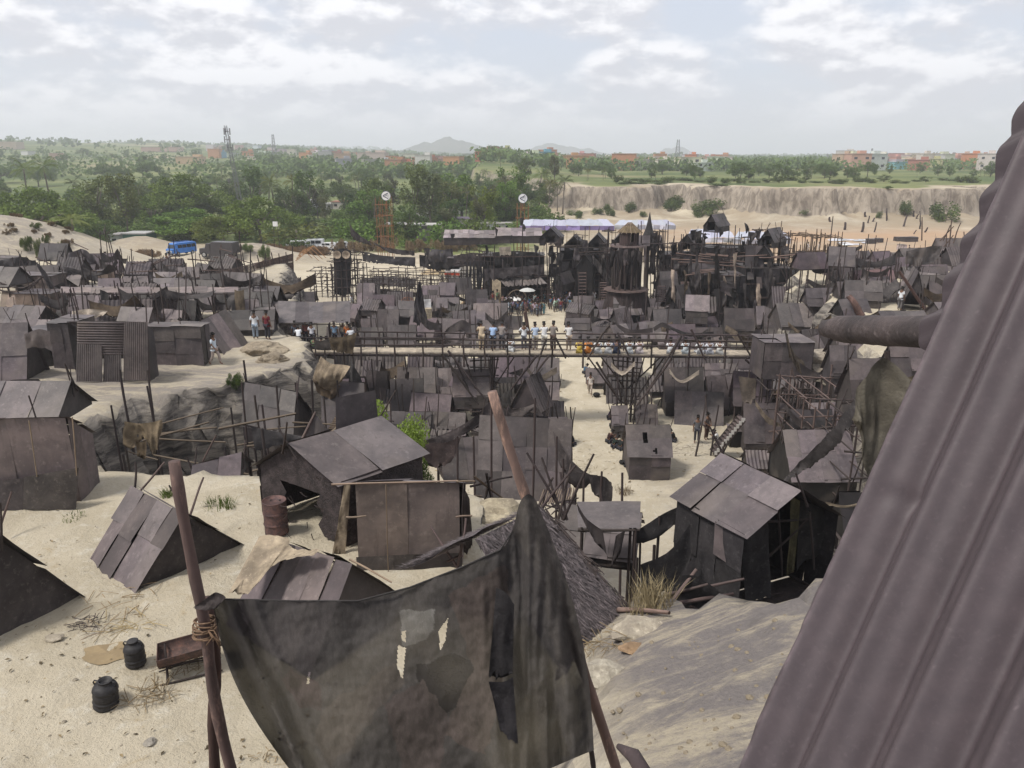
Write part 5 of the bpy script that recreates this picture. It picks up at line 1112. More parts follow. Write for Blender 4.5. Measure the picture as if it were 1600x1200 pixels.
SI_ = [(798, WHITE, 'person in white seated alone left of mid bridge'), (907, (.75, .55, .12), 'person in yellow shirt seated on the footbridge'), (921, (.8, .3, .07), 'person in orange shirt seated on the footbridge'), (936, WHITE, 'person in white seated right of the orange shirt'), (952, (.8, .82, .85), 'person in white seated left of the dark blue shirt'), (965, (.06, .08, .14), 'person in dark blue shirt seated on the footbridge'), (985, (.75, .8, .85), 'person in white seated right of the dark blue shirt'), (1001, (.8, .72, .74), 'person in pinkish white shirt seated on the footbridge'), (1049, WHITE, 'person in white seated left of a gap on the right half of the bridge'), (1073, (.72, .8, .85), 'person in pale blue white shirt seated on the right half of the bridge'), (1096, WHITE, 'left of three people in white seated together at the right'), (1111, (.8, .82, .9), 'middle of three people in white seated together at the right'), (1126, (.85, .85, .83), 'right of three people in white seated together at the right')]
for px, s_, lab in SI_: person(pf(px, .25 if px != 798 else .5, .02), 'sit', s_, tuple(x * .8 for x in s_), lab, 'people seated on the footbridge', U(-14, 14), 1.22)
PV = [(453, 1.9, 'stand', (.16, .18, .22), 'person in grey blue shirt at the left post of the pavilion'), (466, .7, 'bend', WHITE, 'person in white bending at the pavilion railing'), (468, 2.2, 'stand', (.3, .12, .1), 'person in maroon under the pavilion roof'), (482, 1.5, 'stand', (.8, .8, .84), 'person in white standing in the pavilion'), (488, .8, 'sit', (.16, .26, .14), 'person in green seated in the pavilion'), (499, .6, 'sit', (.22, .38, .55), 'left of two people in blue seated in the pavilion'), (509, .6, 'sit', (.2, .34, .5), 'right of two people in blue seated in the pavilion'), (516, 1.9, 'stand', (.2, .3, .42), 'person in slate blue standing in the pavilion'), (529, 2.1, 'stand', (.42, .36, .28), 'person in khaki standing in the pavilion'), (538, 1.7, 'stand', (.5, .16, .05), 'person in rust orange standing in the pavilion'), (549, .5, 'lean', WHITE, 'person in white leaning at the right end of the pavilion')]
for px, dy, po, c, lab in PV: q = B(px, .05, dy); person(q, po, c, DARK, lab, 'people in the pavilion', U(-25, 25))
PG = [(400, 530, 'stand', WHITE, (.3, .36, .44), 10, 'person in white shirt and pale jeans left of the pavilion'), (419, 531, 'stand', (.16, .03, .04), DARK, -20, 'person in maroon shirt at the left end of the railing'), (289, 517, 'squat', WHITE, DARK, 160, 'person in white crouching by the black hut on the plateau'), (337, 570, 'walk', (.66, .74, .82), (.42, .35, .32), -105, 'man in pale shirt walking along the cliff top'), (368, 534, 'squat', (.5, .56, .62), (.3, .28, .3), 70, 'person with a pale bundle sitting at the cliff edge'), (263, 425, 'stand', (.5, .5, .5), DARK, 40, 'person in grey behind the plateau huts'), (267, 423, 'stand', (.35, .3, .3), DARK, -60, 'person in brown beside the person in grey behind the plateau huts'),
      (1405, 485, 'stand', WHITE, (.18, .17, .17), -60, 'man in white shirt and grey shorts standing on the right plateau'), (1413, 400, 'squat', (.05, .04, .05), DARK, 60, 'left of two dark figures by the far right tent'), (1419, 398, 'stand', (.3, .25, .22), DARK, 40, 'right of two dark figures by the far right tent'), (1262, 393, 'stand', (.8, .78, .75), (.5, .45, .4), 30, 'left of two distant people in white on the red earth'), (1279, 393, 'walk', (.8, .78, .75), (.5, .45, .4), 80, 'right of two distant people in white on the red earth'),
      (922, 617, 'walk', (.75, .68, .62), (.5, .42, .36), 170, 'person in pale clothes walking along the sandy street'), (1088, 692, 'stand', (.13, .13, .14), (.05, .05, .06), 170, 'person in dark shirt and black trousers on the sandy yard'), (1103, 687, 'arms', (.15, .12, .11), (.10, .06, .05), -140, 'person in brown shorts facing the dark shirt'), (1122, 690, 'squat', (.7, .7, .7), (.06, .05, .05), 75, 'person in white sitting on the ground by the white-edged stairs'),
      (886, 700, 'squat', (.03, .03, .035), DARK, 80, 'left of two people in black sitting by the sheet huts left of the street'), (896, 697, 'squat', (.02, .02, .025), DARK, 60, 'right of two people in black sitting by the sheet huts left of the street'), (950, 692, 'squat', (.04, .02, .02), DARK, -70, 'person in dark brown sitting left of the yellow can'), (958, 700, 'squat', (.02, .03, .025), DARK, -80, 'person in dark green sitting below the yellow can'), (968, 703, 'squat', (.025, .03, .03), DARK, -60, 'person in black sitting right below the yellow can'), (955, 668, 'squat', (.3, .17, .09), DARK, -90, 'person in orange brown sitting along the right side of the street'), (951, 655, 'squat', (.07, .05, .10), DARK, -90, 'person in dark purple sitting along the right side of the street'), (1054, 690, 'squat', (.02, .02, .02), DARK, 70, 'person in black sitting right of the hut with a cut window'), (872, 600, 'squat', (.08, .06, .06), DARK, 60, 'person in dark clothes sitting at the street by the white swag'), (913, 584, 'squat', (.05, .12, .2), DARK, -60, 'person in dark blue sitting under the footbridge'), (1270, 545, 'squat', (.06, .10, .20), DARK, 100, 'person in blue sitting behind the raised purple box hut'),
      (550, 482, 'walk', (.7, .72, .75), (.3, .3, .3), 60, 'person in white walking by the black scaffold tower'), (575, 474, 'stand', (.65, .65, .65), (.08, .08, .08), 40, 'person in white and black trousers near the scaffold pit'), (744, 470, 'stand', (.03, .03, .04), DARK, 150, 'person in black beside the orange figure'), (751, 468, 'arms', (.75, .10, .03), (.7, .1, .03), 180, 'person all in orange by the hanging black strips'), (777, 474, 'stand', (.12, .22, .13), DARK, 120, 'person in green by the pale wall of the open shed'), (928, 475, 'stand', (.75, .75, .78), (.5, .5, .5), 20, 'person in white standing by the ladder house'), (936, 448, 'walk', (.75, .75, .78), (.4, .4, .4), 20, 'person in white climbing by the ladder house'), (914, 488, 'squat', (.04, .03, .03), DARK, 30, 'dark figure crouching alone on the open ground'), (770, 478, 'stand', (.2, .04, .04), DARK, 160, 'person in dark red at the left end of the crowd')]
for px, py, po, s_, t_, rz, lab in PG:
    q = gp(px, py); person(q, po, s_, t_, lab, None, rz, U(1.02, 1.1))
tag(mk('cloth_bundle', *(lambda r: ([v for v in r.v], [f for f in r.f]))(MB().lathe([(.001, 0), (.25, .05), (.33, .2), (.25, .38), (.08, .46), (.001, .47)], gp(372, 536), 14)), M['cotton'], smooth=True, color=(.5, .56, .62), origin=gp(372, 536)), 'pale blue cloth bundle on the cliff edge beside the sitting person', 'bundle')
cr = [((.10, .14, .24), 'dark blue'), ((.16, .03, .04), 'maroon'), ((.30, .32, .36), 'grey'), ((.12, .26, .30), 'teal'), ((.05, .05, .06), 'black'), ((.72, .72, .75), 'white'), ((.62, .62, .66), 'pale grey'), ((.10, .22, .50), 'bright blue'), ((.45, .08, .07), 'red'), ((.24, .16, .13), 'brown'), ((.20, .22, .30), 'slate')]
for k in range(105):
    px = 792 + 100 * rnd() ** 1.15 - (8 if rnd() < .2 else 0); py = 478 + 16 * rnd() if px < 850 else 472 + 16 * rnd()
    c, nm = random.choice(cr); person(gp(px, py), random.choice(('stand', 'stand', 'lean', 'walk', 'arms')), tuple(x * U(.8, 1.25) for x in c), random.choice((DARK, (.1, .11, .16), (.2, .18, .16), c)), 'person in %s standing in the crowd before the open shed' % nm, 'people of the crowd in %s' % nm, U(-180, 180), U(.95, 1.05))
# ================= HUTS BEHIND THE BRIDGE =================
ROW = [('wide hut of grey panels in the back row left of the centre', 575, 640, 479, 506, .95, dict(wf=.25, nu=5)), ('pale leaning sheet hut right of the pavilion', 553, 568, 476, 512, 1.3, dict(yaw=20)), ('low patched hut above the left part of the bridge deck', 565, 602, 498, 530, .95, {}), ('narrow sheet hut just behind the bridge railing on the left', 566, 596, 512, 548, .9, dict(wf=.2)), ('dark dotted hut roof behind the railing', 606, 642, 496, 514, .65, {}), ('purple sheet hut behind the railing right of the dark dotted roof', 608, 648, 508, 548, .85, dict(wf=.25)), ('small hut with a round dark hole behind the railing', 640, 664, 488, 512, .8, dict(holes=[(.5, .5, .2, .25)])), ('grey roof behind the dark sagging cloth over the bridge', 664, 700, 500, 530, .7, {}), ('rounded light grey panel hut below the sand heap', 684, 716, 465, 500, 1.15, dict(wf=.6, nu=1, nv=1)), ('low dark roof behind the tan person on the bridge', 700, 745, 508, 532, .6, {}), ('brown sheet hut left of the standing people', 722, 742, 528, 550, .85, {}), ('tattered hut above the white shirts at mid bridge', 765, 800, 500, 528, .75, {}), ('dark hut at the street left behind the bridge', 786, 815, 494, 516, .5, {}),
       ('flat brown roof stacked with planks above the seated row', 885, 930, 497, 524, .6, dict(wf=.4)), ('low roof behind the orange shirt', 888, 925, 518, 540, .7, {}), ('peaked tent right of the octagonal watch house', 1022, 1075, 478, 500, .95, dict(wf=.35, yaw=8)), ('low purple roof above the right seated group', 1040, 1085, 499, 524, .8, {}), ('black fronted hut under the tall right buildings', 1090, 1125, 470, 505, .55, dict(wf=.3)), ('tent with a pale rag left of the tall dark block', 1106, 1146, 486, 512, .75, {}), ('dark low hut behind the white trio on the bridge', 1080, 1135, 512, 545, .65, {}), ('sheet hut at the foot of the tall dark block', 1128, 1170, 502, 536, .7, {}), ('purple tent at the left foot of the light sheet roof', 1196, 1228, 494, 526, .8, {}), ('hut behind the raised purple box', 1175, 1215, 515, 545, .75, {}),
       ('wide low hut of light sheets with dark battens right of the tall dark block', 1222, 1312, 474, 516, 1.25, dict(wf=.2, nu=5, nv=1)), ('brown roof behind the tan barrel', 1110, 1160, 494, 515, .7, {})]
for lab, a, b, t, bt, c, kk in ROW: hp(lab, a, b, t, bt, col=c, **kk)
cn('light grey awning of ribbed sheet with dark space beneath behind the bridge', 712, 758, 487, 504, gp(735, 522).y, d=2.2, nu=3, col=1.5, n_post=3)
SWAG = [('dark cloth hanging like a pillar among the back row huts', [(648, 470), (655, 440), (662, 470)], [(645, 505), (655, 512), (668, 505)], 68, 'tarp', (.9, .9, 1), .3), ('pale edged cloth sagging behind the bridge deck', [(645, 532), (680, 540), (724, 530)], [(648, 540), (682, 545), (724, 536)], 53, 'sheet', (1.1, 1.1, 1.1), .08), ('dark net swag above the left half of the bridge', [(650, 480), (668, 500), (690, 505)], [(652, 495), (668, 515), (690, 515)], 64, 'tarp', (1.5, 1.4, 1.4), .2), ('grey cloth triangle behind the leftmost standing person', [(700, 512), (722, 500), (735, 508)], [(690, 524), (715, 520), (735, 524)], 58, 'sheet', (.8, .78, .78), .15), ('dark swag strung right of the ribbed awning', [(758, 488), (775, 500), (792, 486)], [(760, 500), (776, 512), (794, 498)], 72, 'tarp', (1.6, 1.5, 1.5), .15), ('grey sheet cloth draped above mid bridge', [(762, 515), (780, 505), (800, 490)], [(765, 530), (782, 525), (800, 512)], 62, 'sheet', (.9, .88, .88), .2), ('dark swag over the right seated group', [(1045, 508), (1075, 520), (1115, 518)], [(1046, 514), (1075, 526), (1115, 524)], 58, 'tarp', (1.3, 1.3, 1.3), .1), ('grey swag below the octagonal watch house', [(960, 502), (985, 515), (1020, 512)], [(962, 508), (985, 525), (1020, 520)], 62, 'sheet', (.65, .62, .62), .12), ('thick dark swag from the watch house to the right', [(1020, 512), (1035, 504), (1048, 510)], [(1022, 518), (1036, 512), (1048, 518)], 60, 'sheet', (.5, .48, .48), .1), ('pale sheet sloping down right of the tan barrel', [(1135, 508), (1148, 515), (1158, 528)], [(1132, 516), (1142, 526), (1150, 535)], 58, 'burlap', (.8, .75, .7), .12)]
for lab, t, b, y, m_, c, wr in SWAG: drape(lab, t, b, y, mat=m_, col=c, wr=wr, ragged=.25)
# round lattice, statue pot, log
T = thing('stick_lattice', 'round rust-red lattice of bent sticks standing behind the bridge', 'lattice', gp(637, 486)); c = gp(637, 486) + V((0, 0, .85))
for k in range(10): a = k / 10 * 3.14159; d = V((math.cos(a), .2 * math.cos(a), math.sin(a))) * .85; pole(c - d, c + d, .035, T, 'bamboo', name='spoke', color=(1.3, .75, .5))
for r_ in (.45, .85): MB().tube([c + V((math.cos(k / 24 * 6.2832) * r_, .2 * math.cos(k / 24 * 6.2832) * r_, math.sin(k / 24 * 6.2832) * r_)) for k in range(25)], .035, 6).build('hoop', M['bamboo'], T, color=(1.2, .7, .5))
drape('white cloth hanging above a pale pot behind the bridge', [(662, 468), (673, 467)], [(662, 482), (674, 482)], 70, mat='cotton', col=(.8, .8, .82), wr=.12)
ribbed('clay_pot', 'pale pot under the white cloth behind the bridge', at(669, 497, 69), .35, .9, (.5,), 'burlap', (1.6, 1.6, 1.5))
for lab, px, py, r_, c_, h in (('tan barrel lying behind the right seated group', 1114, 520, .5, (1.3, 1.05, .6), 1.2),):
    q = gp(px, py); MBx = MB().lathe([(.001, -.6), (.45, -.6), (.52, 0), (.45, .6), (.38, .6), (.36, .4), (.001, .4)], q + V((0, 0, .5)), 20, ax=(V((0, 0, 1)), V((-.3, .95, 0)), V((.95, .3, 0)))); top(MBx, 'barrel', M['straw'], lab, 'barrel', q, smooth=True, color=c_)
q = gp(826, 522); tpole(q, at(820, 488, q.y), .22, 'thick dark log leaning upright by the standing people', 'log', 'wooden_log', color=(1.3, 1, .9))
# sand heaps
def heap(label, px0, px1, py0, py1, H, col, n=60, mat='ground', rag=.15):
    a, b = gp(px0, py1), gp(px1, py1); c = (a + b) / 2; w_ = (b - a).length / 2; vs = []; fs = []
    for i in range(25):
        for j in range(25):
            u, v = i / 12 - 1, j / 12 - 1; r_ = math.sqrt(u * u + v * v); h = max(0, 1 - r_) ** .8 * H * (1 + .3 * mnoise.fractal(V((u * 2 + px0, v * 2, 0)), 1, 2, 4)); X, Yy = c.x + u * w_, c.y + 1 + v * w_ * .7; vs.append((X, Yy, gh(X, Yy) - .05 + h))
    for i in range(24):
        for j in range(24): k = i * 25 + j; fs.append((k, k + 1, k + 26, k + 25))
    return tag(mk('sand_heap', vs, fs, M[mat], None, smooth=True, color=col, origin=c), label, 'heap')
heap('sloping heap of pale orange sand behind the back row huts', 708, 768, 462, 486, 1.6, (1.5, 1.2, .85), mat='earth'); heap('small heap of light sand by the scaffold pit', 655, 700, 414, 428, 1.2, (1.6, 1.4, 1.05), mat='earth')
twigs('heap of straw and sticks in front of the open shed', 772, 480, 90, 1.8, 'straw', L=1.6, h=.6)
# ================= HUTS BELOW THE BRIDGE =================
LOW = [('brown hut under the left end of the bridge deck', 538, 566, 553, 590, .85, dict(wf=.2)), ('tall narrow purple hut left of the sandy lane', 574, 597, 556, 606, .9, dict(wf=.3)), ('leaning purple sheet hut in front of the tall narrow hut', 571, 600, 580, 628, 1.0, dict(yaw=-15)), ('ribbed sheet hut right of the sandy lane under the bridge', 600, 630, 554, 580, .85, dict(corr=.3)), ('sheet hut with three round holes cut in its roof below the bridge', 622, 680, 574, 620, 1.05, dict(nu=2, nv=2, holes=[(.26, .70, .055, .15), (.17, .32, .055, .09), (.58, .28, .055, .12)], wf=.0)), ('low wide sheet hut behind the hut with three round holes', 664, 728, 557, 588, .9, dict(wf=.2)), ('flat grey sheet hut left of the bridge tower', 690, 744, 605, 642, 1.0, dict(nu=3, nv=1)), ('tall olive panel hut behind the left bridge tower', 724, 778, 560, 612, .85, dict(wf=.55)), ('dark cloth hut right of the left bridge tower', 776, 806, 590, 630, .35, {}),
       ('hut roofed with slanted ribs behind the green bush', 657, 712, 617, 650, .95, dict(corr=.28, nu=2, yaw=-8)), ('purple tent with dark end below the ribbed roof', 668, 722, 644, 688, .9, dict(yaw=-10, open_=('a',))), ('low ribbed roof below the purple tent', 672, 722, 672, 694, .85, dict(corr=.3, yaw=-10)), ('small steps of slats beyond the green bush', 574, 608, 608, 630, .65, dict(corr=.25)), ('dark tent of cloth and sheets on the ravine rim', 518, 566, 588, 642, .55, dict(yaw=-12)),
       ('hut with a white sagging cloth along the left of the street', 814, 872, 560, 604, .95, dict(wf=.3)), ('second hut of the row left of the street', 816, 872, 598, 632, .9, dict(wf=.3)), ('third hut of the row left of the street, patched with planks', 812, 880, 628, 662, .75, dict(wf=.25, corr=.3)), ('nearest hut of the row left of the street', 838, 884, 652, 702, .8, dict(wf=.5)), ('slim sheet hut at the left side of the street behind the white swag', 818, 866, 545, 570, .75, {}),
       ('dark fronted hut under the bridge right of the street', 918, 946, 576, 608, .8, dict(wf=.4)), ('hut with a pale swag under the middle of the bridge', 946, 1002, 556, 592, .85, dict(wf=.3)), ('hut roofed with lattice planks under the middle bridge tower', 950, 1010, 590, 632, .7, dict(corr=.3)), ('plain sheet hut at the foot of the middle bridge tower', 996, 1026, 632, 668, .9, {}), ('tall purple sheet hut left of the middle bridge tower foot', 958, 978, 634, 684, .95, dict(wf=.5)),
       ('dark sheet hut right of the middle bridge tower', 1028, 1082, 556, 598, .75, {}), ('hut with white swag hanging on its dark front', 1040, 1096, 574, 650, .7, dict(wf=.35)), ('wide pale panelled hut right of the white swag hut', 1100, 1150, 568, 625, 1.1, dict(wf=.55, nu=4, nv=3)), ('large sheet tent with a light patch in the sandy yard', 1057, 1126, 612, 665, 1.0, dict(nu=3, nv=2, yaw=-8)), ('hut behind the raised purple box and the pale panelled hut', 1148, 1190, 556, 600, .8, {}),
       ('tall narrow sheet hut by the white-edged stairs', 1164, 1222, 630, 708, 1.0, dict(wf=.25, nu=2)), ('small ribbed sheet hut right of the sandy yard', 1170, 1204, 704, 742, .95, dict(corr=.22, wf=.4)), ('sheet hut right of the pale panelled hut with hanging net', 1148, 1182, 588, 652, .75, dict(wf=.4))]
for lab, a, b, t, bt, c, kk in LOW: hp(lab, a, b, t, bt, col=c, **kk)
hw = hp('two-tier cloth hut with a cut window and torn slits at the street end', 982, 1046, 664, 750, d=2.6, nu=2, nv=2, wf=.52, col=.95, wcol=.62, holes=[(.42, .6, .05, .2), (.62, .2, .03, .12)])
hut('tent of thin purple cloth on stilts in the ravine', (-11.7, 32.6, 8.35), (-9.3, 31.4, 8.3), (.1, -1.3, 0), (.3, 1.3, 0), 5.9, 6.9, 6.9, nu=3, nv=2, col=.72, wcol=.3, name='stilt_tent', cat='tent')
hut('dark stilt hut beside the pale holed canopy in the ravine', (-8.6, 33.6, 8.2), (-6.7, 33.0, 8.2), (.2, -1.3, 0), (0, 1.3, 0), 5.9, 6.2, 6.2, nu=3, nv=2, col=.5, wcol=.25)
hut('low purple tent at the near rim of the ravine', at(308, 726, 21.8), at(372, 708, 22.4), (.15, -.8, 0), (0, .9, 0), 8.3, 8.4, 8.4, nu=2, nv=1, col=1.05, wcol=.4)
drape('pale beige canopy with a round hole slung on poles above the ravine', [(502, 556), (518, 567), (532, 570), (547, 573)], [(486, 597), (500, 606), (516, 612), (534, 596)], 33, mat='burlap', col=(1.0, .93, .82), wr=.2, belly=.3, nu=40, nv=20, holes=.12)
drape('brown cloth folds hanging below the pale canopy', [(492, 590), (512, 600), (532, 602)], [(496, 612), (515, 626), (524, 622)], 33, mat='burlap', col=(.5, .43, .37), wr=.3, freq=4)
drape('tattered beige cloth draped on poles against the ravine cliff', [(197, 656), (215, 661), (236, 660), (253, 655)], [(190, 698), (206, 704), (226, 688), (240, 716), (254, 672)], 24, mat='burlap', col=(.9, .82, .68), wr=.2, nu=40, nv=16, holes=.15, ragged=.4)
drape('small ragged end of beige cloth below the tattered cloth on the cliff poles', [(212, 692), (228, 690)], [(214, 716), (226, 722)], 24, mat='burlap', col=(.6, .53, .44), wr=.15, ragged=.6)
drape('black cloth stretched between posts in the ravine left of the mud hut', [(392, 666), (420, 672), (474, 682)], [(398, 708), (430, 698), (474, 686)], 25, col=(1.6, 1.6, 1.65), wr=.15)
for k in range(26):
    px = 188 + 300 * rnd(); Yk = U(23.5, 35); b = at(px, U(640, 700), Yk); g = gh(b.x, b.y)
    if g > 6: continue
    tpole((b.x, b.y, g - .2), (b.x + U(-.3, .3), b.y, U(6.5, 9.6)), U(.045, .065), 'tall dark pole standing against the ravine cliff', 'ravine pole', 'ravine_pole', group='tall poles in the ravine')
for k in range(20):
    b = at(U(190, 480), U(655, 760), U(23.5, 30)); tpole(b, b + V((U(1.2, 3), U(-.5, .5), U(-.5, .8))), U(.03, .045), 'bamboo bar tied across the ravine poles', 'pole', 'crossbar', 'bamboo', group='bars tied across the ravine poles', color=(.55, .55, .55))
for lab, a, b_ in (('thin bent stick rising from the four-sheet tent', (212, 775, 17.5), (257, 722, 18.2)), ('dark stick rising to the right behind the crooked trunk', (292, 818, 16.5), (318, 746, 17.5)), ('thin leaning stick above the low purple tent', (310, 735, 22), (338, 680, 22)), ('stick at the far lower left edge of the sand', (0, 825, 17), (18, 768, 17.5))): tpole(at(*b_) if 0 else at(*a), at(*b_), .028, lab, 'stick', color=(2, 1.8, 1.7))
T = thing('bamboo_platform', 'slatted bamboo deck on stilts left of the green bush', 'platform', (-6, 27, 3)); a, b, c_, d_ = at(510, 676, 26), at(548, 676, 26.5), at(572, 636, 29.5), at(530, 640, 29)
for k in range(14): pole(a.lerp(d_, k / 13), b.lerp(c_, k / 13), .03, T, 'bamboo', name='slat', color=(.75, .72, .72))
for q in (a, b, c_, d_, b.lerp(c_, .5)): pole((q.x, q.y, gh(q.x, q.y) - .1), q + V((0, 0, U(.2, 1.4))), .045, T, name='post')
pole(at(505, 690, 25.5), at(570, 628, 29), .05, T, 'bamboo', name='handrail')
LS = [('white cloth sagging over the first hut left of the street', [(824, 572), (840, 588), (870, 573)], [(824, 582), (842, 598), (870, 584)], 51.5, 'burlap', (1.8, 1.8, 1.85), .08), ('white cloth sagging under the middle of the bridge', [(955, 566), (972, 580), (992, 564)], [(955, 574), (972, 587), (992, 572)], 49, 'burlap', (1.8, 1.8, 1.85), .08), ('white cloth sagging on the dark front hut right of the bridge middle', [(1046, 576), (1064, 594), (1092, 578)], [(1046, 584), (1066, 599), (1092, 586)], 49, 'burlap', (1.8, 1.8, 1.85), .08), ('grey net hanging at the corner right of the pale panelled hut', [(1154, 588), (1170, 590), (1182, 592)], [(1160, 630), (1172, 636), (1180, 625)], 45, 'burlap', (.6, .58, .6), .15), ('long pale edged swag right of the sandy yard', [(1180, 625), (1200, 650), (1225, 664)], [(1180, 634), (1200, 662), (1226, 668)], 42, 'burlap', (.75, .72, .7), .1), ('dark swag with pale hem right of the long pale swag', [(1226, 630), (1250, 655), (1285, 668), (1302, 662)], [(1226, 642), (1250, 668), (1285, 672), (1302, 668)], 40, 'sheet', (.7, .68, .68), .1), ('grey cloth draped down the raised purple box hut', [(1226, 512), (1240, 550), (1258, 566)], [(1232, 560), (1250, 585), (1262, 600)], 47, 'burlap', (.42, .40, .40), .2), ('dark cloth drape spreading right of the raised purple box', [(1250, 566), (1270, 580), (1298, 582)], [(1256, 600), (1275, 596), (1298, 586)], 46, 'sheet', (.5, .48, .48), .15), ('tan cloth slung right of the light battened roof', [(1230, 503), (1260, 518), (1300, 490)], [(1232, 512), (1262, 526), (1300, 500)], 60, 'burlap', (.75, .68, .6), .15), ('very long dark twisted cloth running diagonally down to the six-sheet hut', [(1338, 620, 22), (1300, 670, 23.5), (1262, 710, 25), (1225, 748, 26.5)], [(1342, 650, 22), (1310, 695, 23.5), (1272, 728, 25), (1222, 758, 26.5)], 24, 'tarp', (2.0, 1.95, 2.0), .2), ('small dark cloth at the street beside the left bridge tower', [(785, 614), (798, 608)], [(782, 640), (800, 638)], 47, 'tarp', (1.2, 1.2, 1.2), .2), ('thin pale cloth edge right of the six-sheet hut', [(1290, 784), (1320, 790), (1352, 782)], [(1292, 790), (1320, 794), (1352, 788)], 20, 'burlap', (1.1, 1.05, .95), .04), ('dark tent cloth on the ravine rim beside the deck', [(548, 560), (560, 585), (566, 600)], [(545, 600), (555, 625), (566, 640)], 36, 'tarp', (1.2, 1.2, 1.2), .2)]
for lab, t, b, y, m_, c, wr in LS: drape(lab, t, b, y, mat=m_, col=c, wr=wr, ragged=.25, nv=8)
# right side: raised box, scaffolds, big sheet hut, stairs
rb = bh('raised box hut of flat purple sheets at the right end of the footbridge', 1190, 1266, 536, 592, Y=47.5, d=2.4, nu=3, nv=2, col=1.05, yaw=2)
for k in range(5): q = at(1195 + k * 17, 592, 47.3); pole((q.x, q.y, gh(q.x, q.y)), q + V((U(-.4, .4), 0, 0)), .06, rb, name='stilt')
for k in range(4): pole(at(1195 + 20 * k, 650, 47), at(1215 + 16 * k, 594, 47.3), .05, rb, name='brace')
hut('large hut with a broad pale purple roof over black walls at right', at(1226, 672, 33.0), at(1322, 672, 33.0), (0, -1.7, 0), (0, 1.6, 0), 3.2, at(1275, 750, 31.3).z, at(1275, 750, 31.3).z, nu=4, nv=2, col=1.05, wcol=.15, sticks=4)
scaffold('tangle of bamboo scaffolding behind the broad purple roof', 1252, 1335, 606, 700, 38, d=4, n=6, lv=5, r=.055, mat='pole', col=(2.2, 2.0, 1.9), diag=.9, z=.5); scaffold('dark pole scaffold under the raised purple box hut', 1195, 1262, 594, 660, 46, d=2.5, n=5, lv=3, r=.055)
scaffold('scaffold of dark poles between the big hut and the hanging rag', 1322, 1372, 640, 770, 30, d=3, n=4, lv=6, r=.05, diag=.8)
scaffold('black pole frame standing in the ravine by the stilt tents', 540, 600, 640, 700, 34, d=2, n=4, lv=2, r=.05)
for lab, a, b, t, bt, Yk, c in (('tilted purple sheet behind the scaffolding on the right', 1300, 1336, 540, 600, 42, .85), ('dark hut under the scaffolding on the right', 1240, 1300, 640, 690, 40, .3), ('purple sheet hut behind the olive grey rag', 1332, 1420, 560, 660, 33, .75), ('shadowed black hut below the broad purple roof', 1320, 1390, 770, 850, 24, .18), ('grey sheet tent behind the olive rag top', 1395, 1450, 540, 590, 40, .95)): hutpx(lab, a, b, t, bt, Y=Yk, col=c, wf=.3)
T = thing('stairs', 'wooden stairs with white-painted edge boards climbing from the sandy yard', 'stairs', gp(1114, 714)); a = gp(1114, 714) + V((0, 0, .1)); b = at(1160, 656, 43.5)
for s in (0, .8): MB().bar(a + V((.1, s, 0)), b + V((.1, s, 0)), .06, .3).build('stringer', M['pole'], T)
for k in range(12): q = a.lerp(b, (k + .5) / 12) + V((.1, .4, .05)); MB().box(q, (.26, .8, .05)).build('tread', M['pole'], T, color=(2, 2, 2)); MB().box(q + V((0, -.47, .05)), (.22, .03, .26), 0.0).build('riser_board', M['paint'], T, color=(.7, .68, .66))
T = thing('ladder', 'pale-runged ladder leaning beside the broad purple roof', 'ladder', gp(1208, 745)); a = gp(1208, 745); b = at(1218, 702, a.y + .8)
for s in (-.25, .25): pole(a + V((s, 0, 0)), b + V((s, 0, 0)), .03, T, name='rail')
for k in range(8): q = a.lerp(b, (k + .5) / 8); pole(q - V((.25, 0, 0)), q + V((.25, 0, 0)), .025, T, 'bamboo', name='rung', color=(1.5, 1.5, 1.5))
box_hut('black box with open top in the sandy yard', 1142, 1166, 674, 700, d=1.2, col=.12, nu=1, nv=1, sticks=0)
q = gp(972, 680) + V((0, 0, .0)); mb = MB().box(q + V((0, 0, .55)), (.4, .3, .5), .3).box(q + V((0, 0, .83)), (.2, .15, .08), .3); top(mb, 'jerrycan', M['gloss'], 'bright yellow can among the people sitting right of the street', 'can', q, color=(.75, .45, .02))
for lab, px, py, r_ in (('black water pot on the sand right of the walking person', 932, 620, .28), ('large black basin at the street edge under the bridge', 951, 612, .5), ('small dark pot by the street end hut', 972, 725, .2), ('second small dark pot by the street end hut', 978, 730, .16)):
    q = gp(px, py); top(MB().lathe([(.001, 0), (r_ * .7, .02), (r_, r_ * .6), (r_ * .8, r_ * 1.1), (r_ * .6, r_ * 1.15), (r_ * .55, r_ * 1.0), (.001, r_ * .6)], q, 16), 'cooking_pot', M['black'], lab, 'pot', q, smooth=True)
for k in range(70):
    px, py = U(560, 1130), U(560, 720); b = gp(px, py)
    if b.z > 1.5 or 872 < px < 955: continue
    tpole(b - V((0, 0, .1)), b + V((U(-.5, .5), U(-.3, .3), U(1.8, 3.6))), U(.04, .06), 'thin dark pole sticking up between the valley huts', 'hut pole', 'hut_pole', group='poles between the valley huts')
for k in range(60):
    px, py = U(560, 1200), U(475, 540); b = gp(px, py); 
    if 780 < px < 900 and py < 505: continue
    tpole(b - V((0, 0, .1)), b + V((U(-.5, .5), U(-.3, .3), U(2, 4))), U(.045, .07), 'thin dark pole among the huts behind the footbridge', 'hut pole', 'hut_pole', group='poles behind the footbridge')
twigs('pile of broken sticks beside the pale panelled hut', 1140, 640, 60, 1.2, L=1.2, h=.3); twigs('scattered sticks on the sandy yard', 1075, 700, 50, 1.6, L=.7, h=.05); twigs('trodden litter along the street', 905, 720, 90, 2.5, L=.4, h=.02, mat='straw', col=(.4, .35, .3)); twigs('litter at the left street row', 890, 735, 60, 1.2, L=.4, h=.05)
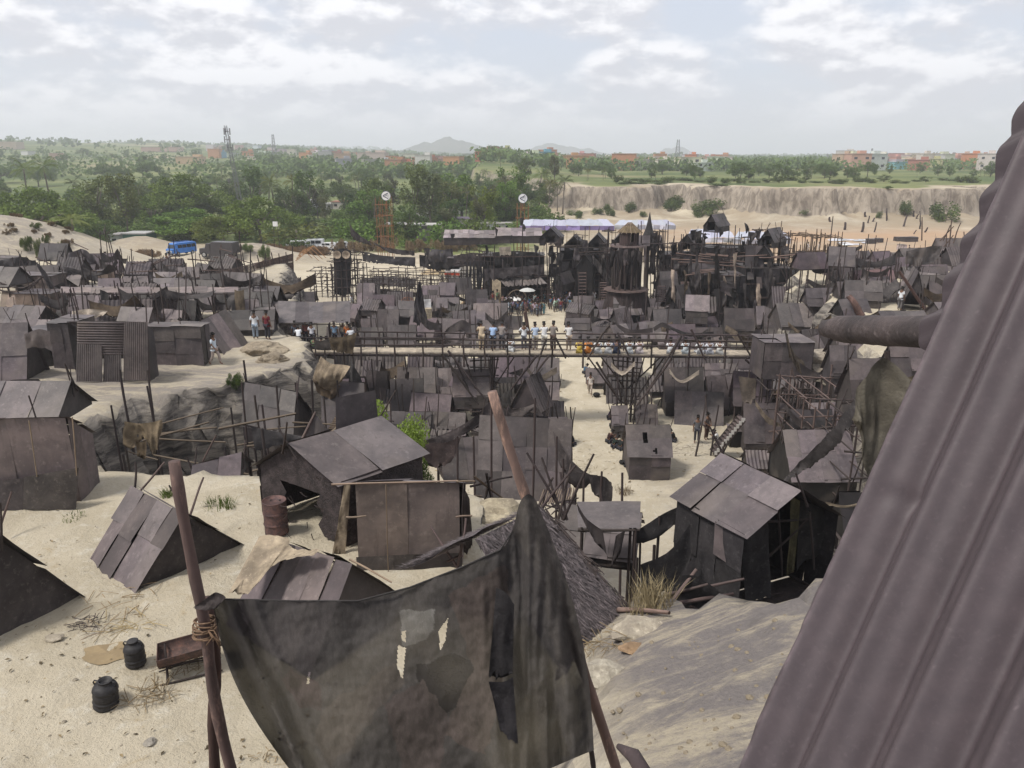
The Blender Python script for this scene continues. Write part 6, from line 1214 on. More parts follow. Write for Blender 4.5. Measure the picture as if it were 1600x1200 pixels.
# rocks at the plateau rims
for lab, px, py, r_, c_, sq in (('pale rock outcrop at the edge of the right plateau', 1312, 568, 1.9, (1.0, .95, .9), (1.6, 1.2, .5)), ('grey rock ledge below the pale outcrop on the right', 1322, 592, 1.3, (.6, .58, .55), (1.6, 1, .5)), ('rounded earth rock at the left end of the footbridge', 412, 548, .9, (.9, .82, .7), (1.4, 1.1, .5)), ('brown boulder on the cliff rim under the pavilion', 428, 566, .7, (.75, .68, .58), (1.3, 1, .7))):
    rock(lab, gp(px, py), r_, c_, sq, n=4)
tpole(gp(1347, 494), at(1326, 462, gp(1347, 494).y + .6), .26, 'thick reddish log leaning at the edge of the right plateau', 'log', 'wooden_log', color=(2.6, 2.0, 1.8))
# ================= RIGHT PLATEAU =================
RP = [('leftmost grey sheet hut on the right plateau', 1303, 1326, 408, 442, .85, {}), ('blue grey sheet hut on the right plateau', 1324, 1344, 404, 438, .8, {}), ('grey sheet hut with a slanted patch on the right plateau', 1340, 1364, 406, 432, .95, {}), ('hut with a red-stained sheet roof on the right plateau', 1343, 1400, 422, 452, (1.25, .88, .88), dict(wf=.15, nu=4)), ('low purple wall hut below the red-stained roof', 1343, 1384, 448, 464, .85, {}), ('purple sheet hut right of the dark scaffold block', 1312, 1336, 440, 468, .95, dict(wf=.3)), ('sheet roof with draped cloth near the light battened roof', 1264, 1312, 450, 478, .95, {}), ('big tent with striped cloth roof at the far right', 1414, 1472, 388, 420, .8, dict(wf=.35, yaw=6)), ('pointed purple tent behind the striped cloth roof', 1466, 1506, 372, 402, .85, {}), ('pale purple sheet hut at the far right edge', 1466, 1508, 402, 424, 1.1, {}), ('purple hut below the striped cloth roof', 1440, 1476, 418, 444, .85, {}), ('grey hut beside the peaked tent on the right plateau', 1434, 1480, 430, 470, .95, dict(wf=.2)), ('long low sheet wall hut behind the jutting log', 1384, 1452, 486, 504, .95, dict(nu=3, nv=1)), ('purple hut at the rear of the right plateau', 1456, 1496, 440, 480, .9, {})]
for lab, a, b, t, bt, c, kk in RP: hp(lab, a, b, t, bt, col=c, **kk)
gb('peaked tent with black opening beside the man in white on the right plateau', 1410, 1442, 424, 486, L=3, wf=.15, col=.85, wcol=.75, yaw=70, door=('a', 1.2, 1.3))
drape('striped grey cloth thrown over the big tent at the far right', [(1416, 392), (1445, 386), (1472, 384)], [(1414, 412), (1442, 416), (1466, 406)], 74, mat='sheet', col=(.9, .9, .88), wr=.4)
drape('dark green cloth on a leaning frame at the back of the right plateau', [(1363, 399), (1375, 404), (1390, 408)], [(1368, 418), (1378, 422), (1386, 420)], 82, mat='tarp', col=(.9, 1.3, .8), wr=.3)
tpole(gp(1450, 488), at(1405, 424, gp(1450, 488).y), .12, 'long thick pole leaning on the peaked tent on the right plateau', color=(2, 1.5, 1.4))
for k in range(9): a = at(U(1440, 1510), U(375, 392), 80); tpole(a, a + V((U(-1.2, 1.2), 0, U(1, 2.4))), .06, 'crossed bare pole above the far right tents', group='crossed poles above the far right tents', color=(2, 1.8, 1.6))
for k in range(18): b = gp(U(1300, 1400), U(430, 470)); tpole(b, b + V((U(-.4, .4), 0, U(1.5, 3))), .05, 'thin pole on the right plateau', group='thin poles on the right plateau')
# ================= THE SCAFFOLD PIT AND THE FILM-SET HOUSES =================
gr_s = lambda *a, **k: scaffold(*a, **k)
T = gr_s('black cloth-wrapped scaffold tower standing alone at the left of the pit', 520, 552, 388, 475, 95, d=2.2, n=5, lv=6, r=.06, diag=1.0)
drape('black cloth wrapped round the lone scaffold tower', [(521, 392), (535, 388), (549, 392)], [(522, 465), (535, 470), (548, 466)], 95.4, col=(.8, .8, .85), wr=.2, ragged=.3)
for lab, a in (('left', 527), ('right', 541)):
    q = at(a, 398, 94.5); T = thing('loudspeaker_horn', lab + ' pale horn loudspeaker on top of the lone scaffold tower', 'loudspeaker', q); MB().lathe([(.12, .35), (.14, .2), (.25, .05), (.5, -.15), (.46, -.15), (.2, .03), (.001, .05)], q, 18, ax=(V((1, 0, 0)), V((0, 0, 1)), V((0, 1, 0)))).build('horn', M['burlap'], T, smooth=True, color=(1.6, 1.5, 1.4)); pole(q + V((0, .2, -.6)), q + V((0, .2, .1)), .04, T, name='bracket')
for lab, a, b, t, bt, Yk, n, lv in (('grey scaffold of thin poles left of the lone tower', 488, 520, 418, 470, 100, 5, 4), ('tall scaffold bay right of the lone tower', 552, 570, 392, 476, 97, 4, 6), ('scaffold along the near side of the pit', 568, 636, 430, 478, 98, 9, 4), ('scaffold at the middle of the pit', 636, 700, 432, 474, 101, 8, 4), ('scaffold at the far side of the pit', 580, 700, 420, 446, 112, 10, 3), ('sparse scaffold right of the pit', 690, 728, 428, 468, 104, 5, 3), ('scaffold carrying the hanging black strips', 722, 768, 390, 468, 98, 6, 6), ('scaffold in front of the barrel house', 846, 880, 440, 478, 95, 4, 4)):
    gr_s(lab, a, b, t, bt, Yk, d=3, n=n, lv=lv, r=.06)
for lab, a, b, t, bt, Yk, n, lv in (('bamboo scaffold with bare poles right of the dark houses', 1222, 1262, 352, 475, 88, 7, 5), ('tall bare bamboo poles at the right end of the film set', 1262, 1302, 358, 470, 86, 7, 4)):
    gr_s(lab, a, b, t, bt, Yk, d=3, n=n + 2, lv=2, r=.06, mat='bamboo', col=(.5, .46, .44), diag=.2, rag=.5)
for k in range(7):
    px = 728 + 5.4 * k; drape('long black strip hanging on the scaffold by the open shed', [(px, 408), (px + 4, 408)], [(px + U(-2, 2), 462), (px + 4 + U(-2, 2), 465)], 97.4, col=(.6, .6, .65), wr=.35, nu=8, nv=14, freq=2, group='black strips by the open shed')
FL = [('black banner with torn holes over the left of the pit', [(565, 393), (605, 400), (649, 402)], [(567, 410), (608, 414), (649, 418)], 108, 'tarp', (1.3, 1.3, 1.4), .15, .22), ('brown-black banner right of the torn black banner', [(655, 398), (700, 404), (742, 400)], [(656, 418), (695, 424), (742, 412)], 106, 'tarp', (1.0, 1.0, 1.05), .25, .1), ('grey rags hung on the brown-black banner', [(662, 388), (690, 390), (708, 388)], [(664, 408), (690, 412), (710, 410)], 105, 'sheet', (.7, .72, .75), .5, .25), ('curved dark cloth like a boat hull above the torn black banner', [(574, 376), (610, 388), (648, 392)], [(590, 384), (612, 396), (648, 400)], 112, 'tarp', (1.4, 1.3, 1.3), .2, .1), ('dark triangular sail on a post left of the curved cloth', [(546, 348), (555, 362), (578, 378)], [(548, 370), (560, 378), (580, 384)], 113, 'tarp', (1.2, 1.1, 1.1), .2, 0), ('dark band of cloth above the open shed', [(755, 420), (800, 418), (850, 413)], [(757, 440), (800, 434), (850, 430)], 93, 'tarp', (1.5, 1.4, 1.45), .3, .05), ('long purple black cloth along the scaffold left of the barrel house', [(708, 400), (740, 396), (790, 402)], [(710, 414), (742, 412), (790, 418)], 100, 'tarp', (1.8, 1.6, 1.6), .2, .06), ('black cloth with white gaps left of the barrel house', [(770, 395), (810, 392), (845, 396)], [(772, 418), (812, 416), (845, 418)], 99, 'tarp', (.9, .9, .9), .3, .2), ('white tattered notice cloth on the black scaffold', [(780, 386), (798, 385)], [(781, 400), (799, 400)], 98, 'burlap', (1.5, 1.5, 1.5), .1, .1),
      ('dark net screen across the bottom of the pit', [(556, 456), (600, 452), (650, 458)], [(556, 476), (600, 478), (650, 478)], 101, 'tarp', (1.7, 1.65, 1.7), .2, .15), ('grey net hanging at the back of the pit', [(562, 436), (600, 432), (650, 436)], [(562, 450), (600, 448), (650, 452)], 106, 'tarp', (2.4, 2.35, 2.4), .2, .2)]
for lab, t, b, y, m_, c, wr, ho in FL: drape(lab, t, b, y, mat=m_, col=c, wr=wr, ragged=.3, holes=ho, nv=10)
for k in range(12):
    px = random.choice((U(700, 770), U(1035, 1110), U(770, 850), U(1120, 1200))); y_ = U(338, 385); drape('small dark pennant rag on the pole tops of the film set', [(px, y_), (px + U(3, 8), y_ + U(-2, 4))], [(px + U(1, 3), y_ + U(10, 22)), (px + U(4, 9), y_ + U(4, 12))], U(92, 100), col=(1, 1, 1), wr=.3, nu=8, nv=8, group='pennant rags of the film set')
# open shed
T = thing('open_shed', 'open shed with a pale side wall, grey slanted roof and black inside behind the crowd', 'shed', gp(812, 474)); y0 = gp(812, 474).y
panels(MB(), at(790, 448, y0), at(856, 444, y0), at(840, 428, y0 + 4), at(776, 432, y0 + 4), 5, 1, corr=.5).build('roof', M['sheet'], T, color=(1.35, 1.35, 1.3))
panels(MB(), at(769, 474, y0 + .5), at(783, 476, y0 - .2), at(783, 440, y0 - .2), at(769, 432, y0 + .5), 1, 1).build('side_wall', M['burlap'], T, color=(1.1, 1.1, 1.0))
panels(MB(), at(783, 474, y0 + 3.5), at(860, 474, y0 + 3.5), at(860, 430, y0 + 3.5), at(783, 430, y0 + 3.5), 2, 1).build('back_wall', M['tarp'], T, color=(.5, .5, .5)); panels(MB(), at(856, 474, y0), at(858, 474, y0 + 3.5), at(858, 432, y0 + 3.5), at(856, 444, y0), 1, 1).build('side_wall', M['tarp'], T, color=(.7, .7, .7))
for px in (786, 820, 854): q = at(px, 446, y0); pole((q.x, q.y, gh(q.x, q.y) - .1), q, .07, T, name='post')
T = thing('cart_wheel', 'big wooden spoked cart wheel at the left of the crowd', 'wheel', gp(808, 482)); c = gp(808, 482) + V((0, 0, 1.15))
MB().tube([c + V((math.cos(k / 32 * 6.2832), 0, math.sin(k / 32 * 6.2832))) * 1.15 for k in range(33)], .07, 7).build('rim', M['bamboo'], T, smooth=True)
for k in range(10): a = k / 10 * 6.2832; pole(c, c + V((math.cos(a), 0, math.sin(a))) * 1.12, .035, T, 'bamboo', name='spoke')
MB().tube([c - V((0, .2, 0)), c + V((0, .2, 0))], .15, 12).build('hub', M['bamboo'], T)
for lab, px, py, hz_, Yk, c_ in (('white umbrella held over the left of the crowd', 803, 468, 1.95, 0, (.85, .83, .8)), ('grey white umbrella by the cart wheel', 824, 454, 2.3, 0, (.6, .6, .58))):
    q = at(px, py, 92); T = thing('umbrella', lab, 'umbrella', q); MB().lathe([(1.0, 0), (.8, .13), (.45, .25), (.04, .33), (.001, .36)], q, 10).build('canopy', M['cotton'], T, color=c_); pole(q - V((0, 0, 1.0)), q + V((0, 0, .4)), .015, T, name='shaft')
# tall dark film-set buildings
DHL = []
def dress(T, a, b, t, bt, Yk):
    for k in range(6):
        px = U(a, b); q = at(px, bt, Yk - .25); pole(V((q.x, q.y, gh(q.x, q.y))), at(px + U(-2, 2), t - U(-4, 14), Yk - .2), U(.05, .08), T, name='upright')
    for k in range(4): y_ = U(t, bt - 8); pole(at(a - 3, y_, Yk - .35), at(b + 3, y_ + U(-4, 4), Yk - .35), .05, T, name='crossbar', color=(1.6, 1.4, 1.3))
    for k in range(5):
        px, y_ = U(a, b - 8), U(t, bt - 22); panels(MB(), at(px, y_ + U(8, 18), Yk - .5), at(px + U(6, 14), y_ + U(8, 18), Yk - .5), at(px + U(6, 14), y_, Yk - .2), at(px, y_, Yk - .2), 1, 1).build('patch_sheet', M['sheet'], T, color=shade(U(.35, .9)))
    for k in range(7):
        px, y_ = U(a, b - 4), U(t, bt - 25); drape(None, [(px, y_), (px + U(3, 10), y_ + U(-2, 3))], [(px + U(-3, 3), y_ + U(14, 45)), (px + U(3, 10), y_ + U(12, 40))], Yk - .45, mat=random.choice(('tarp', 'sheet')), col=shade(U(.4, .8)), wr=.3, nu=8, nv=9, freq=2.5, parent=T, name='hanging_rag', ragged=.5)
DKH = [('tall black wall of cloth behind the barrel house', 755, 850, 400, 462, 99, .35, 'tarp'), ('broad dark two-storey house behind the ladder house', 876, 968, 392, 472, 100, .9, 'tarp'), ('dark slatted block right of the main watch tower', 1036, 1062, 398, 470, 96, .8, 'tarp'), ('dark house wall behind the tarpaulin lorry', 1060, 1130, 398, 470, 95, 1.2, 'tarp'), ('tall dark tower block with pale panels near its top', 1126, 1156, 432, 528, 80, .8, 'tarp'), ('dark green black house front with a fabric band', 1100, 1188, 388, 450, 94, 1.3, 'tarp'), ('tallest black block hung with long rags', 1158, 1226, 420, 524, 82, .85, 'tarp'), ('black scaffold house with square panels right of the tallest block', 1224, 1262, 430, 486, 84, .7, 'tarp')]
for lab, a, b, t, bt, Yk, c, m_ in DKH: DHL.append(box_hut(lab, a, b, t, bt, Y=Yk, d=4, nu=4, nv=4, col=(c, c * .97, c * 1.0), mat=m_, rcol=.5, sticks=4, tvar=.45, name='dark_house', cat='house')); dress(DHL[-1], a, b, t, bt, Yk)
box_hut('low dark platform wall left of the barrel house', 700, 760, 404, 416, Y=103, d=3, col=(1.2, 1.1, 1.1), mat='tarp', sticks=4, nu=6)
T = box_hut('pale purple panel hut fixed on the face of the tall dark tower block', 1126, 1153, 440, 456, Y=79.6, d=.4, nu=2, nv=2, col=.85, sticks=0)
GBL = [('barrel-roofed dark lookout house on posts', 843, 876, 356, 384, 96, .55, {}), ('left of two dark gables on the broad dark house', 882, 910, 369, 393, 98, .35, {}), ('right of two dark gables on the broad dark house', 919, 946, 366, 393, 98, .4, {}), ('small dark gable left of the turret', 958, 976, 368, 384, 97, .5, {}), ('ladder house with a steep dark gable', 900, 925, 398, 468, 95, .35, dict(wf=.75)), ('dark gable tent at the left of the right house cluster', 1058, 1086, 366, 394, 95, .5, dict(yaw=55)), ('highest small gable house on stilts against the cliff', 1098, 1122, 336, 362, 94, .7, dict(yaw=50, wf=.35)), ('steep gable tent above the tallest black block', 1184, 1210, 358, 386, 84, .75, dict(yaw=50, wf=.3)), ('dark gable hut with a broad purple roof by the tarpaulin lorry', 1057, 1088, 412, 446, 90, .6, dict(yaw=40, wf=.5, L=4.5)), ('low gable tent by the foot of the main watch tower', 1030, 1062, 448, 482, 84, .8, dict(yaw=45, wf=.1)), ('black tent leaning at the left foot of the ladder house', 862, 880, 428, 456, 93, .9, dict(yaw=60)), ('open frame gable with bars on the tallest block', 1178, 1204, 384, 416, 82.5, .55, dict(yaw=70))]
for lab, a, b, t, bt, Yk, c, kk in GBL:
    kk = dict(kk); kk.setdefault('yaw', 80); kk.setdefault('L', 3.2); gabpx(lab, a, b, t, bt, Y=Yk, col=c, wcol=c * .35, stilt=kk['yaw'] == 50, door=('a', 1.0, 1.2), **kk)
for lab, a, b, t, bt, Yk, c, kk in (('wide purple roof right of the turret', 994, 1034, 368, 384, 95, .75, {}), ('roof of leaning sheets below the gable hut by the lorry', 1034, 1060, 424, 452, 88, .75, dict(yaw=15)), ('hut roofed with stacked logs behind the white trio', 1090, 1128, 464, 488, 82, .7, dict(corr=.35)), ('big leaning sheet at the side of the tallest block', 1166, 1190, 384, 420, 83, .55, dict(yaw=-10))): hutpx(lab, a, b, t, bt, Y=Yk, col=c, stilt=False, **kk)
q = at(1014, 362, 98); top(MB().lathe([(1.0, -1.6), (.75, -.4), (.5, .2), (.25, 1.2), (.03, 2.4)], q, 8), 'cone_spire', M['tarp'], 'black pointed cone spire behind the turret', 'spire', q, color=(1, 1, 1)); pole((q.x, q.y, gh(q.x, q.y)), q - V((0, 0, 1.4)), .3, bpy.data.objects['cone_spire'], name='post')
# watch tower
c = gp(978, 516); c = V((at(980, 516, 81).x, 83, gh(at(980, 516, 81).x, 83))); zt = lambda py: at(980, py, 82.5).z
T = thing('watch_tower', 'tall dark plank watch tower with an octagonal base house and thatched turret', 'tower', c)
def planks(r0, z0, r1, z1, n, name, k=1.0, mat='pole', col=(1.2, 1.05, 1.05), gap=0.0, rag=.0):
    mb = MB()
    for i in range(n):
        a0, a1 = 6.2832 * i / n, 6.2832 * (i + .97) / n; t = U(.7, 1.3)
        if rnd() < gap: continue
        o = U(0, .06); zz0, zz1 = z0 + U(0, rag), z1 + U(-rag, rag)
        b = len(mb.v); mb.v += [V((c.x + (r0 + o) * math.cos(a0), c.y + (r0 + o) * math.sin(a0), zz0)), V((c.x + (r0 + o) * math.cos(a1), c.y + (r0 + o) * math.sin(a1), zz0)), V((c.x + (r1 + o) * math.cos(a1), c.y + (r1 + o) * math.sin(a1), zz1)), V((c.x + (r1 + o) * math.cos(a0), c.y + (r1 + o) * math.sin(a0), zz1))]; mb.t += [t] * 4; mb.f.append((b, b + 1, b + 2, b + 3))
    mb.build(name, M[mat], T, color=col)
zb = c.z; z1, z2, z3, z4, z5 = zt(508), zt(452), zt(384), zt(366), zt(350)
MB().lathe([(.001, zb), (3.9, zb), (3.9, z1 - .1), (4.1, z1 - .1), (4.1, z1), (.001, z1)], (c.x, c.y, 0), 8).build('platform', M['pole'], T, color=(1.3, 1.2, 1.2))
planks(2.9, z1, 1.95, z2, 44, 'base_wall', col=(.75, .66, .66)); MB().lathe([(.001, z2), (2.4, z2), (2.5, z2 - .1), (.001, z2 - .1)], (c.x, c.y, 0), 12).build('deck', M['pole'], T, color=(1.8, 1.6, 1.5))
planks(1.15, z2, 1.05, z3, 20, 'shaft_wall', gap=.18, rag=.8, col=(.7, .62, .62)); MB().lathe([(.6, z2), (.6, z3)], (c.x, c.y, 0), 10).build('core', M['tarp'], T, color=(.6, .55, .55))
for k in range(14):
    a = k / 14 * 6.28; pole((c.x + 1.5 * math.cos(a), c.y + 1.5 * math.sin(a), z2), (c.x + U(1.0, 1.7) * math.cos(a), c.y + U(1.0, 1.7) * math.sin(a), z3 + U(-.4, .3)), .1, T, name='upright')
MB().lathe([(.001, z3), (1.9, z3 + .05), (2.0, z3 - .1), (.001, z3 - .15)], (c.x, c.y, 0), 10).build('upper_deck', M['pole'], T, color=(2, 1.9, 1.9))
cx0 = c.copy(); c.x += .1; planks(1.0, z3, 1.0, z4 + .35, 20, 'turret_wall', gap=.06); MB().lathe([(1.25, z4 + .2), (.7, z4 + .75), (.05, z5)], (c.x, c.y, 0), 14).build('turret_roof', M['straw'], T, color=(.36, .33, .31))
for k in range(16): a = k / 16 * 6.28; pole((c.x + .2 * math.cos(a), c.y + .2 * math.sin(a), z5 + .1), (c.x + 1.4 * math.cos(a), c.y + 1.4 * math.sin(a), z4 + .1), .04, T, 'bamboo', name='rafter')
for px, w_, ang in ((990, 1.5, -80), (951, 1.1, -128)):
    a = math.radians(ang); d = V((math.cos(a), math.sin(a), 0)); s = V((-d.y, d.x, 0)); m0 = cx0 + d * 2.75; zc = z1 + 1.35
    f = MB(); f.box(V((m0.x, m0.y, zc)), (.12, w_, 1.0), a).build('window', M['black'], T)
    panels(MB(), V((m0.x, m0.y, zc + .35)) + d * .75 - s * w_ * .6, V((m0.x, m0.y, zc + .35)) + d * .75 + s * w_ * .6, V((m0.x, m0.y, zc + .85)) - d * .1 + s * w_ * .6, V((m0.x, m0.y, zc + .85)) - d * .1 - s * w_ * .6, 4, 1).build('awning', M['sheet'], T, color=(1.0, .95, .95))
for k in range(10): 
    px = U(952, 1036); drape('dark rag hanging on the watch tower deck', [(px, 384 + U(0, 10)), (px + U(4, 9), 386 + U(0, 10))], [(px + U(-3, 3), U(405, 445)), (px + U(3, 9), U(405, 440))], U(80, 81), mat=random.choice(('tarp', 'sheet')), col=(.5, .46, .46) if k % 2 else (1.2, 1.1, 1.1), wr=.3, nu=8, nv=10, freq=2.5, group='rags on the watch tower', ragged=.5)
for k in range(16):
    px = U(1036, 1225); y_ = U(395, 450); drape('long dark rag hanging on the right dark houses', [(px, y_), (px + U(3, 8), y_ + U(-2, 3))], [(px + U(-4, 4), y_ + U(25, 70)), (px + U(3, 9), y_ + U(25, 65))], U(78.5, 80), mat=random.choice(('tarp', 'tarp', 'burlap')), col=(.42, .38, .36) if k % 3 == 0 else (1.6, 1.5, 1.5), wr=.35, nu=8, nv=12, freq=2.5, group='rags on the right dark houses', ragged=.5)
for lab, t, b, y in (('dark cloth swag on the broad dark house', [(912, 400), (925, 420), (932, 408)], [(914, 412), (926, 440), (934, 420)], 97), ('pale edged dark cloth sloping down the broad dark house', [(925, 398), (945, 420), (960, 445)], [(926, 412), (944, 436), (958, 458)], 96)): drape(lab, t, b, y, col=(2, 1.9, 1.9), wr=.3)
def ladder(lab, x0, x1, yt, yb, Y, lean=1.0):
    T = thing('ladder', lab, 'ladder', at((x0 + x1) / 2, yb, Y)); m_ = (x0 + x1) / 2
    for px in (x0, x1): pole(at(px, yb, Y), at(px, yt, Y + lean), .07, T, name='rail')
    for k in range(9): f = (k + .5) / 9; MB().bar(at(x0, yb, Y).lerp(at(x0, yt, Y + lean), f), at(x1, yb, Y).lerp(at(x1, yt, Y + lean), f), .3, .06).build('rung', M['pole'], T, color=(3.4, 3.1, 3.0))
ladder('wide-runged ladder up to the ladder house', 904, 916, 424, 470, 93); ladder('short slatted ladder right of the climbing person', 937, 950, 440, 474, 92); ladder('leaning ladder at the left of the low gable tent', 1026, 1040, 446, 472, 84); ladder('short ladder under the gable hut by the lorry', 1064, 1076, 440, 454, 88)
for k in range(30):
    px = U(715, 1300); b_ = at(px, U(385, 420), U(86, 100)); tpole((b_.x, b_.y, max(gh(b_.x, b_.y), b_.z - 3)), b_ + V((U(-.3, .3), 0, U(1.0, 4.2))), .065, 'bare dark pole rising above the film-set houses', group='bare poles above the film-set houses')
for k in range(22):
    px = U(1040, 1215); b_ = at(px, U(395, 432), U(79, 90)); tpole(b_, b_ + V((U(1.5, 4), 0, U(-.5, .5))), .06, 'pale loose plank on the ledges of the dark houses', 'plank', 'loose_plank', group='loose planks on the dark houses', color=(3.4, 3, 2.7))
for k in range(14): 
    px = U(850, 1180); b_ = at(px, U(378, 412), U(88, 98)); tpole(b_, b_ + V((U(2, 6), 0, U(-.3, .3))), .06, 'level dark bar across the film-set houses', 'bar', 'crossbar', group='level bars across the film-set houses')
for k, (px, yt, Yk, wd) in enumerate(((858, 372, 93, 14), (900, 360, 97, 12), (942, 352, 95, 14), (1020, 352, 92, 12), (1046, 372, 90, 16), (1082, 356, 92, 14), (1118, 380, 88, 16), (1150, 362, 90, 14), (1172, 348, 86, 12), (1212, 366, 84, 14), (1240, 392, 84, 16))):
    wh = ('behind the shed', 'behind the ladder house', 'left of the watch tower', 'right of the watch tower', 'beside the right house cluster', 'above the right house cluster', 'before the green black front', 'beside the pale panels', 'on the tallest block', 'right of the steep gable tent', 'at the right end of the dark houses')[k]
    T = scaffold('thin ragged spire of lashed dark poles ' + wh, px, px + wd, yt, 470, Yk, d=1.4, n=4, lv=6, r=.06, rag=.72, sway=.5, diag=.9, name='pole_spire', cat='spire')
    for q in range(7):
        a = px + U(-4, wd); y_ = U(yt + 4, 440); drape(None, [(a, y_), (a + U(5, 14), y_ + U(-3, 5))], [(a + U(-3, 4), y_ + U(10, 32)), (a + U(4, 13), y_ + U(8, 28))], Yk - .4, mat=random.choice(('tarp', 'tarp', 'sheet')), col=shade(U(.45, .9)), wr=.35, nu=9, nv=9, freq=2.5, parent=T, name='hanging_rag', ragged=.6)
# tin roofs at the back
for lab, a, b, t, bt, Yk, c in (('left tin roof of the long workshop row', 694, 736, 359, 377, 118, 2.2), ('middle tin roof of the long workshop row', 734, 778, 360, 376, 117, 2.0), ('right tin roof of the long workshop row', 774, 846, 356, 374, 116, 2.3)): hutpx(lab, a, b, t, bt + 6, Y=Yk, col=(c, c * .98, c * .96), wcol=.4, wf=.55, nu=6, stilt=False, sticks=1, name='workshop', cat='workshop', d=6)
# ================= VEHICLES AND BUILDINGS BEHIND =================
def wheel(T, c, r, ax=V((1, 0, 0))):
    x_, z_ = V((0, 0, 1)), ax; y_ = z_.cross(x_); w = MB().lathe([(r * .6, -.1), (r, -.1), (r, .1), (r * .6, .1)], c, 16, ax=(x_, y_, z_)).build('wheel', M['black'], T, smooth=False)
    MB().lathe([(.001, .11), (r * .35, .12), (r * .6, .09), (r * .6, -.09), (.001, -.11)], c, 12, ax=(x_, y_, z_)).build('rim', M['paint'], w, color=(.4, .4, .4))
def vehicle(label, cat, name, px, py, yaw, prof, W, col, wheels, wins, front, mat='gloss', roofcol=None, r=.38):
    """prof: side outline (y forward, z); wins: (y0,y1,z0,z1) side panes; front: (y,z0,z1) wind-screen"""
    q = gp(px, py); T = thing(name, label, cat, q); R = Matrix.Rotation(math.radians(yaw), 3, 'Z')
    def W_(x, y, z): return q + R @ V((x, y, z))
    n = len(prof); mb = MB(); inset = .06
    for s in (-1, 1):
        for (y_, z_) in prof: mb.v.append(W_(s * W / 2 * (1 - .06 * max(0, z_ - 1.0)), y_, z_)); mb.t.append(1)
    mb.f += [tuple(range(n))[::-1], tuple(range(n, 2 * n))] + [(i, (i + 1) % n, n + (i + 1) % n, n + i) for i in range(n)]
    o = mb.build('body', M[mat], T, color=col); md = o.modifiers.new('b', 'BEVEL'); md.width = .06; md.segments = 2
    for (y0, y1, z0, z1) in wins:
        for s in (-1, 1): 
            xx = lambda z_: s * (W / 2 * (1 - .06 * max(0, z_ - 1.0)) + .012); vs = [W_(xx(z0), y0, z0), W_(xx(z0), y1, z0), W_(xx(z1), y1, z1), W_(xx(z1), y0, z1)]; mk('window', vs, [(0, 1, 2, 3)], M['glass'], T)
    for (y0, z0, y1, z1) in front: mk('windscreen', [W_(-W * .42, y0, z0), W_(W * .42, y0, z0), W_(W * .40, y1, z1), W_(-W * .40, y1, z1)], [(0, 1, 2, 3)], M['glass'], T)
    for y_ in wheels:
        for s in (-1, 1): wheel(T, W_(s * (W / 2 - .08), y_, r), r, R @ V((s, 0, 0)))
    fy = max(p[0] for p in prof)
    for s in (-1, 1): MB().lathe([(.001, .03), (.1, .02), (.11, -.02)], W_(s * W * .36, fy + .01, .85), 10, ax=(R @ V((1, 0, 0)), V((0, 0, 1)), R @ V((0, -1, 0)))).build('headlight', M['paint'], T)
    mb = MB(); mb.box(W_(0, fy + .08, .5), (W * .96, .12, .16), math.radians(yaw)).build('bumper', M['paint'], T, color=(.25, .25, .27)); return T, W_
BP = [(-2.6, .45), (2.3, .45), (2.7, .6), (2.75, 1.25), (2.35, 1.35), (2.1, 2.15), (1.9, 2.3), (-2.4, 2.35), (-2.62, 2.15)]
bt_, bw = vehicle('bright blue minibus with blue roof rack parked on the sandy clearing', 'bus', 'minibus', 285, 398, 150, BP, 1.95, (.03, .19, .62), (-1.6, 1.55), [(-2.4, -1.5, 1.4, 2.0), (-1.4, -.5, 1.4, 2.0), (-.4, .5, 1.4, 2.0), (.6, 1.5, 1.4, 2.0)], [(2.37, 1.38, 2.14, 2.08)])
for s in (-.7, .7): MB().bar(bw(s, -2.0, 2.45), bw(s, 1.5, 2.45), .06).build('roof_rack', M['gloss'], bt_, color=(.03, .19, .62))
MB().box(bw(0, 2.76, .9), (1.2, .04, .3), math.radians(150)).build('grille', M['paint'], bt_, color=(.5, .55, .6))
TR = [(-3.4, .8), (1.4, .8), (1.45, .6), (2.9, .6), (3.0, .9), (2.95, 1.5), (1.9, 1.55), (1.7, 2.3), (.9, 2.35), (.85, 1.0), (.75, 2.6), (-3.3, 2.6)]
vehicle('dark canvas-topped lorry parked right of the blue minibus', 'lorry', 'lorry', 343, 402, 75, TR, 2.2, (.045, .04, .045), (-2.2, 2.1), [], [(1.92, 1.58, 1.72, 2.2)], r=.5)
VN = [(-2.4, .4), (2.2, .4), (2.4, .55), (2.4, 1.1), (1.7, 1.25), (1.1, 1.95), (-2.3, 2.0), (-2.42, 1.8)]
CR = [(-2.1, .35), (2.0, .35), (2.1, .75), (1.1, .9), (.6, 1.4), (-1.2, 1.45), (-1.9, 1.0), (-2.1, .9)]
WS = [(-1.9, -.8, 1.15, 1.75), (-.7, .3, 1.15, 1.75)]
for lab, px, py, yaw, pr, col, sz in (('white van leftmost of the parked white vehicles', 466, 391, 80, VN, (.75, .76, .8), 1), ('white van second from left of the parked white vehicles', 488, 389, 95, VN, (.7, .72, .75), 1), ('white car before the sailcloth post', 512, 390, 70, CR, (.75, .76, .78), 1), ('silver car right of the white car', 532, 389, 100, CR, (.5, .52, .55), 1)):
    vehicle(lab, 'van' if pr is VN else 'car', 'van' if pr is VN else 'car', px, py, yaw, pr, 1.8, col, (-1.4, 1.4), WS if pr is VN else [(-1.1, -.1, .95, 1.35), (0, .7, .95, 1.3)], [(1.68, 1.3, 1.15, 1.85)] if pr is VN else [(1.08, .95, .65, 1.35)], r=.33)
